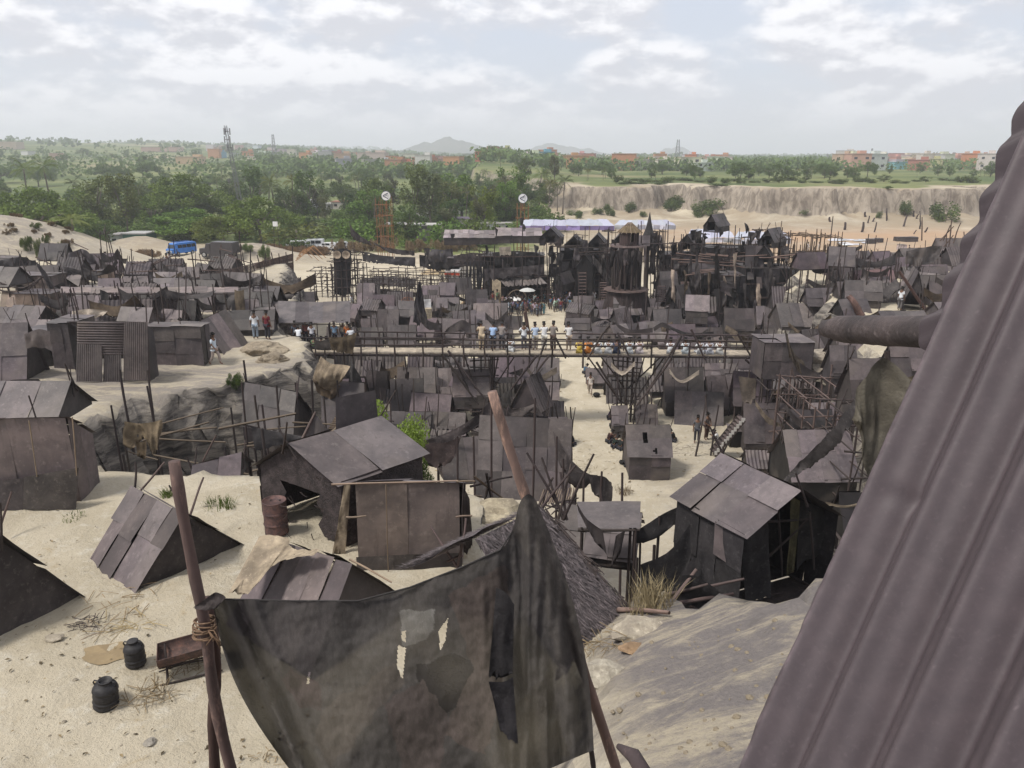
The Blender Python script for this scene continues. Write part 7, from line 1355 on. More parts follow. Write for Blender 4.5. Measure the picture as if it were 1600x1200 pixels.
T, w_ = vehicle('white lorry with a red band parked behind the black strips', 'lorry', 'lorry', 714, 434, 170, TR, 2.2, (.6, .58, .57), (-2.2, 2.1), [], [(1.92, 1.58, 1.72, 2.2)], r=.5); MB().box(w_(0, 2.97, 1.0), (2.3, .15, .35), math.radians(170)).build('red_band', M['paint'], T, color=(.45, .07, .04))
T, w_ = vehicle('old lorry with blue grey cab front and pale green tarpaulin among the dark houses', 'lorry', 'lorry', 1092, 472, 112, [(p[0] * 1.25, p[1] * 1.1) for p in TR], 2.6, (.05, .055, .065), (-2.6, 2.4), [], [(2.4, 1.75, 2.15, 2.4)], r=.5)
mb = MB()
for i in range(11):
    for j in range(13): a = math.pi * j / 12; mb.v.append(w_(-1.45 * math.cos(a), -4.2 + 5.1 * i / 10, 2.1 + 1.1 * math.sin(a) ** .6 + .06 * math.sin(i * 1.9))); mb.t.append(1)
for i in range(10):
    for j in range(12): k = i * 13 + j; mb.f.append((k, k + 1, k + 14, k + 13))
mb.build('tarpaulin', M['burlap'], T, smooth=True, color=(.62, .64, .48))
def cabin(label, x0, x1, yt, yb, Y, d, col, roofc, wn=3, name='cabin', cat='building'):
    a, b = at(x0, yb, Y), at(x1, yb, Y); H = at(x0, yt, Y).z - a.z; W = b.x - a.x; T = thing(name, label, cat, (a + b) / 2); m_ = (a + b) / 2 + V((0, d / 2, 0))
    g = min(gh(m_.x, m_.y), a.z); MB().box(V((m_.x, m_.y, (g - .2 + a.z + H) / 2)), (W, d, a.z + H - g + .2)).build('wall', M['paint'], T, color=col)
    MB().box(V((m_.x, m_.y, a.z + H + .12)), (W + .4, d + .4, .24)).build('roof', M['paint'], T, color=roofc)
    for k in range(wn):
        x_ = a.x + W * (k + .5) / wn; w = MB().box(V((x_, a.y - .01, a.z + H * .55)), (min(1.0, W / wn * .4), .05, H * .35)).build('window', M['glass'], T); MB().box(V((x_, a.y - .03, a.z + H * .36)), (min(1.1, W / wn * .5), .1, .06)).build('sill', M['paint'], w, color=roofc)
    return T
cabin('long grey cabin with a pale flat roof behind the orange scaffold tower', 630, 692, 353, 376, 168, 5, (.19, .17, .18), (.55, .54, .52), 2); cabin('grey trailer left of the long grey cabin', 575, 604, 354, 372, 176, 4, (.17, .15, .16), (.3, .29, .3), 1); cabin('white cabin between the two grey cabins', 604, 634, 351, 370, 180, 4, (.7, .7, .7), (.4, .4, .4), 2); cabin('white and purple cabin with a purple roof edge', 708, 756, 343, 362, 195, 6, (.55, .5, .5), (.19, .15, .21), 3)
cabin('small white cabin right of the purple edged cabin', 738, 770, 350, 362, 190, 4, (.6, .6, .58), (.4, .38, .36), 2); cabin('low grey cabin behind the tin roofs', 772, 800, 350, 360, 192, 4, (.6, .58, .55), (.5, .48, .45), 2); cabin('white roofed hall among the trees with a blue awning', 690, 722, 320, 330, 252, 8, (.6, .58, .55), (.08, .30, .70), 2)
cabin('white house among the trees left of the orange tower', 466, 490, 314, 328, 265, 8, (.68, .66, .72), (.6, .58, .6), 3, 'house', 'house'); cabin('cream house with a reddish roof among the trees', 518, 545, 316, 326, 272, 8, (.6, .55, .48), (.35, .17, .12), 2, 'house', 'house'); cabin('pale long house behind the palm pair', 486, 520, 319, 326, 272, 7, (.55, .52, .5), (.6, .58, .55), 3, 'house', 'house'); cabin('white shed under the eucalyptus right of the orange tower', 648, 668, 324, 338, 220, 5, (.68, .66, .64), (.4, .4, .4), 1, 'shed', 'shed'); cabin('dark green shed at the wood edge left of the minibus', 194, 230, 366, 388, 163, 5, (.06, .16, .12), (.5, .5, .5), 1, 'shed', 'shed'); cabin('small white house behind the tree trunks left of the green shed', 172, 188, 368, 386, 168, 5, (.6, .6, .6), (.35, .33, .33), 1, 'house', 'house')
# purple canopies
for lab, a, b, t, bt, Yk in (('long white and purple marquee canopy behind the film-set houses', 812, 960, 343, 353, 132), ('pale marquee canopy right of the long purple one', 960, 1056, 344, 352, 136), ('whitish canopy sheet at the right end of the film set', 1146, 1236, 362, 374, 124), ('pale blue canopy sheet behind the high gable house', 1072, 1150, 358, 372, 128)):
    T = thing('marquee', lab, 'canopy', at((a + b) / 2, bt + 22, Yk)); p00, p10, p11, p01 = at(a, bt, Yk), at(b, bt, Yk), at(b - 12, t, Yk + 9), at(a + 8, t, Yk + 9)
    panels(MB(), p00, p10, p11, p01, 8, 1, bow=.25, tvar=.08).build('canopy', M['cotton'], T, color=(.5, .52, .6))
    panels(MB(), p00 - V((0, 0, .7)), p10 - V((0, 0, .7)), p10, p00, 8, 1, bow=.2, tvar=.3).build('valance', M['cotton'], T, color=(.30, .24, .45) if 'purple' in lab and 'right of' not in lab else (.6, .6, .66))
    for k in range(5): q = p00.lerp(p10, (k + .1) / 4.2); pole((q.x, q.y, gh(q.x, q.y)), q, .06, T, 'bamboo', name='post')
# sign towers
def sign(P, r, T):
    ax = (V((1, 0, 0)), V((0, 0, 1)), V((0, -1, 0)))
    MB().lathe([(.001, .05), (r, .05), (r, -.05), (.001, -.05)], P, 32, ax=ax).build('sign_disc', M['paint'], T, color=(1, 1, 1))
    MB().lathe([(r, .052), (r, .058), (r * .93, .058), (r * .93, .052)], P, 32, ax=ax).build('sign_rim', M['paint'], T, color=(.15, .16, .25))
    tri = [V((-.55, 0, .0)), V((.38, 0, .52)), V((.38, 0, -.52))]; mb = MB()
    for i in range(3):
        a, b = tri[i] * r * 1.15, tri[(i + 1) % 3] * r * 1.15; mb.bar(P + a + V((0, -.062, 0)), P + b + V((0, -.062, 0)), .02, r * .16)
    mb.bar(P + V((-.1 * r, -.063, .0)), P + V((.25 * r, -.063, .22 * r)), .02, r * .12); mb.build('triangle_emblem', M['paint'], T, color=(.05, .055, .12))
for lab, x0, x1, yt, yb, px, py, Yk in (('orange bamboo tower topped by a round white sign with a triangle, left of two', 591, 613, 312, 398, 603, 306, 140), ('orange bamboo tower topped by a round white sign with a triangle, right of two', 808, 826, 318, 380, 817, 310, 140)):
    T = gr_s(lab, x0, x1, yt, yb, Yk, d=2.4, n=4, lv=5, r=.055, mat='bamboo', col=(1.05, .66, .38), rag=.95, sway=.05, diag=.8, name='sign_tower', cat='tower'); P = at(px, py, Yk - .3); sign(P, .82, T); pole(P + V((0, .15, -2.2)), P + V((0, .15, .5)), .07, T, 'bamboo', name='mast', color=(1.1, .6, .3))
P = at(1229, 301, 228); T = thing('round_sign', 'small round white sign with a triangle on the cliff at the right', 'sign', P - V((0, 0, 1.6))); sign(P, .75, T); pole(P + V((0, .15, -2.4)), P + V((0, .15, 0)), .07, T, name='post')
P = at(430, 350, 135); T = thing('floodlight_post', 'small square white lamp box on a thin frame above the brushwood', 'lamp', V((P.x, P.y, gh(P.x, P.y)))); MB().box(P, (.8, .2, .8)).build('lamp_box', M['paint'], T); 
for s in (-.5, .5): pole((P.x + s, P.y, gh(P.x, P.y)), P + V((s * .6, 0, -.3)), .05, T)
# timber roof frame
T = thing('roof_frame', 'unfinished orange timber roof frame left of the pit', 'roof frame', gp(485, 412)); y0 = gp(485, 412).y; apx = [at(490, 384, y0 + 1 + k * 1.2) + V((0, 0, 0)) for k in range(4)]
for k in range(4):
    q = apx[k] - V((k * .6, 0, k * .25)); pole(q, q + V((-2.6, -1, -2.2)), .06, T, 'bamboo', name='rafter', color=(1.3, .9, .55)); pole(q, q + V((2.2, -1, -1.9)), .06, T, 'bamboo', name='rafter', color=(1.3, .9, .55))
for k in range(5): f = k / 4; pole(apx[0] + V((-2.6 * f, -f, -2.2 * f)), apx[3] + V((-1.8 - 2.6 * f, -f, -.75 - 2.2 * f)), .05, T, 'bamboo', name='batten', color=(1.3, .9, .55))
# right far yard
for lab, a, b, t, bt in (('dark crate left of a pair on the red earth', 1357, 1369, 374, 381), ('dark crate right of a pair on the red earth', 1371, 1380, 373, 379), ('long stack of dark boxes behind the striped roof tent', 1401, 1434, 371, 378), ('small white box by the striped roof tent', 1407, 1416, 383, 391)): box_hut(lab, a, b, t, bt, d=1.6, nu=3, nv=1, col=.6 if 'white' not in lab else (4.5, 4.5, 4.3), sticks=0, name='crate', cat='crate')
for k in range(14):
    px, py = U(1296, 1352), U(374, 384); q = gp(px, py); mk_ = panels(MB(), q + V((0, 0, .1)), q + V((U(1.5, 3), 0, .1)), q + V((U(1.5, 3), U(1, 2), .2)), q + V((0, U(1, 2), .2)), 1, 1).build('tarpaulin_sheet', M['cotton'], None, color=(.6, .62, .66), origin=q); tag(mk_, 'pale tarpaulin sheet spread flat on the red earth', 'tarpaulin', 'tarpaulins on the red earth')
for k in range(16):
    px, py = U(1290, 1450), U(338, 366); q = gp(px, py); tpole(q, q + V((U(-.6, .6), 0, U(.8, 3.2))), U(.12, .3), 'dark tree stump standing on the bare far slope', 'stump', 'tree_stump', group='stumps on the bare far slope')
# ================= TREES =================
TM = {}
def crownmesh(key, clumps, n, leaf, mat):
    mb = MB()
    for (cx, cy, cz, r, fl) in clumps:
        for k in range(n):
            d = V((random.gauss(0, 1), random.gauss(0, 1), random.gauss(0, 1))).normalized(); d = d * r * (rnd() ** .35); d.z *= fl
            p = V((cx, cy, cz)) + d; s = leaf * U(.5, 1.3); a = V((random.gauss(0, 1), random.gauss(0, 1), random.gauss(0, .6))).normalized(); b = a.orthogonal().normalized(); b = (b * math.cos(k) + a.cross(b) * math.sin(k))
            i = len(mb.v); mb.v += [p - a * s, p + b * s * .6, p + a * s, p - b * s * .6]; mb.t += [1] * 4; mb.f.append((i, i + 1, i + 2, i + 3))
    o = mb.build('crown', M[mat]); me_ = o.data; bpy.data.objects.remove(o); return me_
def trunkmesh(limbs, r):
    mb = MB(); mb.tube([(0, 0, -.03), (.012, .0, .18), (-.01, .01, .36), (0, 0, .5)], [r, r * .8, r * .7, r * .5], 7, wob=.2)
    for (a, b) in limbs: mb.tube([a, V(a).lerp(V(b), .5) + V((0, 0, .03)), b], [r * .55, r * .4, r * .18], 5)
    o = mb.build('trunk', M['trunk'], smooth=True); me_ = o.data; bpy.data.objects.remove(o); return me_
def kind(key, cl, n, leaf, mat, r, base):
    limbs = [((0, 0, base), (c[0] * .9, c[1] * .9, c[2])) for c in cl[::max(1, len(cl) // 8)]]
    TM.setdefault(key, []).append((crownmesh(key, cl, n, leaf, mat), trunkmesh(limbs, r)))
for v_ in range(2):
    cl = []
    for k in range(44): a = U(0, 6.28); rr = .78 * math.sqrt(rnd()); cl.append((rr * math.cos(a), rr * math.sin(a), .88 - .5 * rr * rr - U(0, .34), U(.13, .24), .6))
    kind('rain', cl, 150, .028, 'leaf', .035, .35)
for v_ in range(3):
    cl = []
    for k in range(20): a = U(0, 6.28); h = U(.22, .88); rr = .40 * math.sin(math.pi * min(1, (h - .1) / .95)) ** .6 * math.sqrt(U(.15, 1)); cl.append((rr * math.cos(a), rr * math.sin(a), h, U(.10, .19), .85))
    kind('round', cl, 130, .026, 'leaf', .03, .2)
for v_ in range(2):
    cl = []
    for k in range(16): a = U(0, 6.28); h = U(.35, .95); rr = .24 * math.sqrt(rnd()) * (1.2 - .5 * h); cl.append((rr * math.cos(a), rr * math.sin(a), h, U(.07, .13), 1.2))
    kind('euca', cl, 110, .022, 'leaf_grey', .018, .35)
for v_ in range(2):
    cl = []
    for k in range(14): a = U(0, 6.28); rr = .55 * math.sqrt(rnd()); cl.append((rr * math.cos(a), rr * math.sin(a), U(.15, .7) * (1 - .5 * rr), U(.2, .32), .9))
    kind('bush', cl, 110, .045, 'leaf', .03, .05)
cl = []
for k in range(16): a = U(0, 6.28); rr = .55 * math.sqrt(rnd()); cl.append((rr * math.cos(a), rr * math.sin(a), U(.15, .75) * (1 - .5 * rr), U(.16, .26), .9))
kind('lite', cl, 800, .017, 'leaf_lite', .03, .05)
cl = [(random.gauss(0, .4), random.gauss(0, .3), U(.05, .45), U(.15, .25), .8) for k in range(14)]; kind('dry', cl, 140, .04, 'dry', .02, .05)
for v_ in range(3):
    mb = MB(); tr_ = MB(); lean = U(-.06, .06); P = [V((lean * t * t * 1.3, 0, t * .78)) for t in (0, .25, .5, .75, 1)]; tr_.tube([P[0] - V((0, 0, .03))] + P[1:], [.022, .016, .013, .012, .012], 7); tp = P[-1]
    for k in range(22):
        a = k * 2.4 + U(-.2, .2); el = U(-.5, 1.25); L = U(.22, .30); d = V((math.cos(a) * math.cos(el), math.sin(a) * math.cos(el), math.sin(el))); s = V((-math.sin(a), math.cos(a), 0)); prev = None; pp = tp.copy()
        for q in range(8):
            f = q / 7; d2 = (d + V((0, 0, -1.35 * f * f))).normalized(); pp = pp + d2 * L / 7; w_ = .045 * math.sin(math.pi * min(1, .12 + f * .92)) + .004
            for sd_ in (-1, 1):
                for e in (0, .5): 
                    b0 = pp + d2 * (L / 7 * e); i = len(mb.v); mb.v += [b0, b0 + d2 * .014, b0 + s * sd_ * w_ + d2 * .02 - V((0, 0, w_ * .75))]; mb.t += [U(.8, 1.2)] * 3; mb.f.append((i, i + 1, i + 2))
    o = mb.build('fronds', M['leaf_palm']); c_ = o.data; bpy.data.objects.remove(o); o = tr_.build('trunk', M['trunk'], smooth=True); t_ = o.data; bpy.data.objects.remove(o); TM.setdefault('palm', []).append((c_, t_))
def plant(kd, P, H, wid, label, group=None, name='tree', cat='tree', tint=None, lean=0):
    cm, tm = random.choice(TM[kd]); T = thing(name, label, cat, P, group); T.scale = (wid, wid, H); T.rotation_euler = (0, lean, U(0, 6.28))
    k = U(.8, 1.2); tint = tint or (k * U(.9, 1.12), k, k * U(.85, 1.1))
    for nm, me_ in (('fronds' if kd == 'palm' else 'crown', cm), ('trunk', tm)):
        o = bpy.data.objects.new(nm, me_); C.objects.link(o); o.parent = T; o.color = (*tint, 1) if nm != 'trunk' else (1, 1, 1, 1)
    return T
def treepx(kd, px, ytop, Y, label, wpx=None, group=None, tint=None, name=None, cat=None):
    q = at(px, ytop, Y); g = gh(q.x, q.y); H = max(1.2, q.z - g); asp = dict(rain=.95, round=1.0, euca=.95, bush=1.5, lite=1.5, dry=1.6, palm=1.0)[kd]
    wid = (wpx * dep(q) / F / (2 * dict(rain=.92, round=.5, euca=.3, bush=.75, lite=.75, dry=.75, palm=.3)[kd])) if wpx else H * asp
    nm = name or dict(rain='umbrella_tree', round='broadleaf_tree', euca='eucalyptus_tree', bush='bush', lite='bush', dry='dry_bush', palm='palm_tree')[kd]
    return plant(kd, V((q.x, q.y, g - .1)), H, wid, label, group, nm, cat or ('bush' if kd in ('bush', 'lite', 'dry') else 'palm' if kd == 'palm' else 'tree'), tint)
NT_ = [('rain', 45, 286, 152, 190, 'big dark umbrella tree at the far left edge of the wood'), ('rain', 284, 266, 215, 150, 'wide dark umbrella tree beside the lattice mast'), ('rain', 300, 322, 172, 165, 'flat-topped green umbrella tree behind the blue minibus'), ('rain', 400, 302, 165, 150, 'flat-topped umbrella tree behind the brushwood'), ('euca', 187, 268, 170, 60, 'tall thin eucalyptus with a pale trunk left of the minibus'), ('round', 140, 268, 195, 90, 'broad tree behind the pale-trunked eucalyptus'), ('round', 100, 290, 185, 80, 'dark tree between the big umbrella tree and the eucalyptus'), ('round', 155, 340, 160, 70, 'low leafy tree at the wood edge above the sand mound'), ('rain', 345, 330, 160, 110, 'low spreading tree right of the lorry'), ('round', 232, 300, 200, 70, 'round tree under the wide dark umbrella tree'), ('round', 478, 258, 230, 60, 'tall dark tree left of the white house'), ('euca', 388, 258, 230, 50, 'tall tree right of the lattice mast'), ('euca', 645, 255, 190, 60, 'tallest eucalyptus right of the left sign tower'), ('euca', 670, 270, 188, 60, 'eucalyptus beside the tallest eucalyptus'), ('round', 590, 268, 215, 70, 'dark bushy tree behind the left sign tower'), ('round', 572, 290, 200, 80, 'bright green tree left of the left sign tower'), ('round', 720, 262, 230, 90, 'dark rounded tree above the blue awning'), ('round', 755, 284, 195, 55, 'yellow green tree between the sign towers'), ('round', 800, 252, 225, 60, 'dark tall tree behind the right sign tower'), ('round', 788, 276, 200, 60, 'grey green tree left of the right sign tower'), ('euca', 700, 282, 205, 50, 'slender tree right of the eucalyptus pair'), ('bush', 560, 322, 165, 90, 'dense bright bush left of the left sign tower'), ('bush', 690, 320, 160, 80, 'bright green bush below the blue awning'), ('bush', 740, 318, 165, 80, 'bush behind the purple edged cabin'), ('bush', 630, 326, 165, 50, 'dark pointed bush beside the left sign tower'), ('bush', 460, 330, 160, 110, 'wide low bush right of the flat-topped trees'), ('bush', 860, 318, 190, 80, 'low bush cluster left of the cliff'), ('bush', 840, 300, 215, 70, 'dark bush behind the right sign tower'),
       ('palm', 32, 244, 260, None, 'left of the palm pair at the far left'), ('palm', 66, 238, 255, None, 'right and taller of the palm pair at the far left'), ('palm', 415, 268, 235, None, 'palm left of the white house among the trees'), ('palm', 452, 266, 240, None, 'palm right above the white house among the trees'), ('palm', 843, 258, 275, None, 'palm left of three by the cliff'), ('palm', 878, 270, 270, None, 'palm right of three by the cliff'), ('palm', 858, 276, 240, None, 'low bushy palm in the middle of three by the cliff'), ('palm', 918, 261, 290, None, 'tall palm above the left end of the cliff'), ('palm', 943, 262, 300, None, 'second palm above the cliff'), ('palm', 1247, 262, 330, None, 'bare-looking palm behind the right cliff')]
for kd, px, yt, Yk, wp, lab in NT_: treepx(kd, px, yt, Yk, lab, wp, tint=(1.7, 1.5, .7) if 'yellow' in lab else ((1.4, 1.6, 1.1) if 'bright' in lab or 'green' in lab else (U(1.15, 1.55), U(1.2, 1.55), 1.05)))
q = at(116, 372, 106); b_ = V((q.x, q.y, gh(q.x, q.y))); plant('palm', b_ - V((0, 0, 2.2)), 4.8, 11, 'young pale green date palm beside the sand mound', name='palm_tree', cat='palm', tint=(1.9, 1.9, 1.6))
for k in range(26): treepx('dry' if k % 3 else 'lite', U(0, 110), 352 + U(0, 22), U(96, 108), 'dry scrub on the pale sand mound at the left', U(8, 20), 'dry scrub on the left sand mound', tint=(.6, .6, .52))
BU = [(935, 320, 232, 26), (950, 312, 236, 20), (985, 308, 236, 24), (955, 322, 231, 20), (1005, 325, 231, 16), (905, 326, 228, 14), (1060, 296, 255, 50), (1050, 305, 248, 40), (1075, 310, 246, 34), (1108, 300, 236, 54), (1098, 312, 232, 40), (1125, 296, 244, 40), (1255, 322, 222, 18), (1385, 312, 224, 18), (1418, 302, 221, 26), (1375, 324, 217, 12), (1480, 302, 215, 50), (1310, 292, 262, 26), (1030, 283, 262, 30), (975, 283, 262, 34), (1000, 282, 264, 40)]
for px, yt, Yk, wp in BU: treepx('bush', px, yt, Yk, 'green bush growing on the far sandy cliff', wp, 'bushes on the far cliffs', tint=(1.0, 1.0, .9))
for px in range(960, 1530, 17): treepx(random.choice(('bush', 'bush', 'round')), px + U(-6, 6), U(268, 281), U(262, 300), 'bush of the belt along the top of the far cliffs', U(18, 34), 'bushes along the top of the far cliffs', tint=(1.05, 1.0, .85))
for k in range(44): px = U(360, 520) if k % 3 else U(180, 230); treepx('dry', px, U(358, 376) - (0 if px > 300 else -12), U(138, 150), 'russet brushwood at the edge of the clearing', U(18, 34), 'russet brushwood', tint=(.8, .75, .7))
for k in range(14): treepx('dry', U(520, 740), U(340, 352), U(150, 156), 'pale dry scrub behind the cabins', U(18, 34), 'pale dry scrub', tint=(.9, .95, .9))
plant('lite', V((-3.6, 21.0, 8.6)), 3.3, 2.0, 'bright green bush growing out of the ravine', None, 'bush', 'bush', (1.5, 1.45, 1.3)); plant('lite', V((-2.75, 20.6, 7.7)), 2.4, .8, 'straggly grey green shrub below the bright green bush', None, 'bush', 'bush', (.6, .66, .62)); treepx('lite', 365, 582, 37.2, 'small green shrub clinging to the cliff face', 30, tint=(.5, .55, .5)); treepx('lite', 385, 375, 130, 'pale green shrub by the lorry', 28, tint=(.8, .8, .8)); treepx('lite', 68, 352, 112, 'yellowish shrub on top of the sand mound', 26, tint=(.9, .75, .6)); treepx('lite', 412, 372, 128, 'second pale shrub on the bank by the lorry', 24, tint=(.7, .72, .7))
grass('dry grass tuft by the sandy street end', 975, 770, 160, .5, .6, 'straw', (.5, .45, .4)); grass('green weeds at the wall of the ravine', 640, 735, 160, .6, .6)
def okp(px, Yk): return not (175 < px < 440 and Yk < 168)
WT = [('round', 'dark leafy tree in the wood belt beyond the settlement'), ('euca', 'thin grey green tree in the wood belt beyond the settlement'), ('rain', 'spreading tree in the wood belt beyond the settlement'), ('palm', 'coconut palm in the wood belt beyond the settlement')]
for k in range(150):
    px, Yk = U(-60, 890), U(165, 330)
    if px > 760 and Yk < 200: continue
    if not okp(px, Yk) or (px < 430 and (Yk < 200 or rnd() < .4)): continue
    kd, lab = random.choices(WT, (6, 3, 2, 2))[0]; q = at(px, 300, Yk); H = U(5.5, 10.5) * (1.25 if kd == 'palm' else 1); g = gh(q.x, q.y)
    plant(kd, V((q.x, q.y, g - .1)), H, H * U(.85, 1.2), lab, lab.split(' in ')[0].split(' ', 1)[0] + ' ' + kd + ' trees of the wood belt', dict(round='broadleaf_tree', euca='eucalyptus_tree', rain='umbrella_tree', palm='palm_tree')[kd], 'palm' if kd == 'palm' else 'tree')
for k in range(150):
    px, Yk = U(-60, 900), U(150, 250)
    if (175 < px < 450 and Yk < 166) or (px > 520 and Yk < 158) or (px > 780 and Yk < 185): continue
    q = at(px, 300, Yk); H = U(2.2, 5); kk = U(.8, 1.5); plant('bush', V((q.x, q.y, gh(q.x, q.y) - .1)), H, H * U(1.2, 2), 'leafy bush filling the wood belt below the trees', 'bushes of the wood belt', 'bush', 'bush', (kk, kk * 1.05, kk * .8))
FT = [('round', 'bushy tree in the hazy plain beyond'), ('palm', 'coconut palm in the hazy plain beyond'), ('rain', 'spreading tree in the hazy plain beyond')]
for k in range(360):
    px, Yk = U(-60, 1560), 300 * (900 / 300) ** rnd()
    if (px < 420 and rnd() < .6) or (px > 1250 and Yk > 380 and rnd() < .75): continue
    kd, lab = random.choices(FT, (5, 3.5, 1.5))[0]; q = at(px, 260, Yk); H = U(6, 11) if px < 800 else U(3.5, 7.5); g = gh(q.x, q.y)
    plant(kd, V((q.x, q.y, g - .1)), H, H * U(.8, 1.2), lab, kd + ' trees of the hazy plain', dict(round='broadleaf_tree', rain='umbrella_tree', palm='palm_tree')[kd], 'palm' if kd == 'palm' else 'tree', tint=(1.25, 1.3, 1.2) if kd != 'palm' else (1.1, 1.15, 1.1))
mb = MB()
for k in range(6500):
    Yk = 480 * (4600 / 480) ** (rnd() ** 1.15); px = U(-80, 1580)
    if (px < 430 and rnd() < .8 and Yk < 1900) or (px > 1280 and rnd() < .6 and Yk < 1300): continue
    x_ = (px - 800) / F * Yk * 1.04; g = gh(x_, Yk); s = U(2.2, 4.6) * (1 + Yk / 4000); sm = Yk < 1100; e_ = .3 if sm else .7
    for q in range(22 if sm else 9):
        p = V((x_ + random.gauss(0, s * .8), Yk + random.gauss(0, s * .8), g + s * U(.2, 1.5))); a = V((random.gauss(0, 1), random.gauss(0, 1), random.gauss(0, 1))).normalized() * s * e_; b = a.orthogonal().normalized() * s * e_ * .8
        i = len(mb.v); mb.v += [p - a, p + b, p + a, p - b]; mb.t += [U(.8, 1.2)] * 4; mb.f.append((i, i + 1, i + 2, i + 3))
tag(mb.build('far_wood', M['leaf'], color=(1.15, 1.2, 1.15)), kind='stuff')
# ================= TOWN =================
HCOL = [((.62, .30, .16), 'orange'), ((.60, .42, .34), 'pink'), ((.66, .62, .55), 'cream'), ((.72, .72, .70), 'white'), ((.20, .45, .55), 'blue'), ((.55, .50, .30), 'yellow'), ((.48, .22, .15), 'brick red'), ((.45, .45, .46), 'grey')]
def house(px, Yk, w_, h_, c, lab, group=None):
    q = at(px, 262, Yk); g = gh(q.x, q.y); T = thing('house', lab, 'house', V((q.x, q.y, g)), group); d = w_ * U(.7, 1.0); rz = U(-.5, .5); R = Matrix.Rotation(rz, 3, 'Z'); o = V((q.x, q.y, g))
    MB().box(o + V((0, 0, h_ / 2)), (w_, d, h_), rz).build('wall', M['paint'], T, color=c)
    r_ = MB().box(o + V((0, 0, h_ + .15)), (w_ + .6, d + .6, .3), rz).build('roof', M['paint'], T, color=tuple(x * .8 + .1 for x in c))
    if rnd() < .5: MB().box(o + R @ V((w_ * .25, d * .2, 0)) + V((0, 0, h_ + 1.2)), (w_ * .35, d * .35, 1.8), rz).build('stair_head', M['paint'], r_, color=c)
    if Yk < 520:
        for s in (-.28, .28):
            for z_ in ([.55] if h_ < 4.5 else [.28, .75]): MB().box(o + R @ V((s * w_, -d / 2, 0)) + V((0, 0, h_ * z_)), (w_ * .16, .1, min(1.4, h_ * .25)), rz).build('window', M['glass'], T)
for k in range(260):
    z_ = rnd()
    if z_ < .50: px, Yk = U(1320, 1545), U(380, 800)
    elif z_ < .72: px, Yk = U(820, 1130), U(380, 760)
    elif z_ < .90: px, Yk = U(490, 800), U(430, 900)
    else: px, Yk = U(330, 520), U(600, 1100)
    c, nm = random.choices(HCOL, (3, 4, 5, 5, 1, 1, 2, 2))[0]; house(px, Yk * 1.3, U(8, 15), random.choice((5, 6.5, 8, 10)), tuple(x * U(.85, 1.1) for x in c), '%s flat-roofed house of the town in the hazy plain' % nm, '%s houses of the town' % nm)
for px, Yk, w_, h_, c, lab in ((15, 1050, 34, 9, (.62, .50, .38), 'long tan building on the ridge at the far left'), (258, 1150, 48, 6, (.62, .42, .34), 'long low pink building on the left ridge'), (92, 800, 12, 6, (.6, .4, .3), 'small orange house in the left fields'), (300, 700, 20, 6, (.62, .45, .28), 'orange houses group in the left fields'), (48, 900, 12, 4, (.7, .7, .7), 'white house on the left slope'), (584, 760, 26, 11, (.62, .52, .46), 'tall cream block left of the hill'), (664, 620, 16, 8, (.6, .27, .16), 'large orange house below the hill'), (705, 640, 18, 7, (.62, .35, .25), 'salmon house below the hill'), (758, 520, 12, 6, (.6, .2, .12), 'red house left of the right sign tower'), (1010, 620, 8, 6, (.15, .42, .6), 'bright blue house above the cliff'), (1048, 560, 12, 5, (.72, .72, .7), 'white house above the cliff gap'), (1098, 500, 10, 4.5, (.6, .45, .36), 'pink house right above the cliff gap'), (1403, 560, 11, 5, (.25, .55, .62), 'turquoise house above the right cliff'), (1318, 1000, 22, 14, (.66, .62, .58), 'tall cream block in the right part of the town')): house(px, Yk, w_, h_, c, lab)
# brick wall at the cliff gap
cabin('reddish compound wall above the cliff gap', 1046, 1076, 292, 304, 268, 1, (.35, .24, .2), (.4, .3, .26), 0, 'compound_wall', 'wall')
# ================= MASTS =================
def mast(label, px, yt, Y, w0, w1, ant=True, lean=0):
    t_ = at(px, yt, Y); g = gh(t_.x, t_.y); H = t_.z - g; T = thing('lattice_mast', label, 'mast', V((t_.x, t_.y, g))); b = V((t_.x + lean, t_.y, g)); n = max(6, int(H / (3 if H < 60 else 6))); k_ = max(.035, Y * .00022); mb = MB()
    def cr_(i, s): f = i / n; w_ = w0 + (w1 - w0) * f; a = s * 1.5708 + .785; return b.lerp(t_, f) + V((math.cos(a) * w_, math.sin(a) * w_, 0))
    for s in range(4):
        for i in range(n): mb.bar(cr_(i, s), cr_(i + 1, s), k_ * 1.6); mb.bar(cr_(i, s), cr_(i + 1, (s + 1) % 4), k_); mb.bar(cr_(i, s), cr_(i, (s + 1) % 4), k_)
    mb.build('lattice', M['paint'], T, color=(.22, .22, .24))
    if ant:
        for f in (.78, .86, .94):
            for s in range(3): a = s * 2.09 + f * 9; p = b.lerp(t_, f) + V((math.cos(a), math.sin(a), 0)) * (w1 + .45); pole(b.lerp(t_, f), p, .06, T, name='arm'); MB().box(p, (.3, .2, 1.7), a).build('antenna', M['paint'], T, color=(.4, .4, .42))
mast('tall grey lattice phone mast with antennas above the left trees', 352, 196, 215, .75, .4, lean=2.5); mast('distant lattice mast left of the centre', 426, 210, 900, 3, 1.2, False); mast('distant lattice mast right of the hills', 1060, 218, 950, 4.5, 1.5, False); mast('thin distant mast over the right part of the town', 1363, 232, 1000, 2, .8, False); mast('distant mast near the corrugated wall', 1491, 238, 800, 2.5, 1, False); mast('faint mast nearest the corrugated wall', 1528, 240, 1100, 2.5, 1, False); mast('short thin mast on the right skyline', 1293, 240, 1300, 2, .9, False)
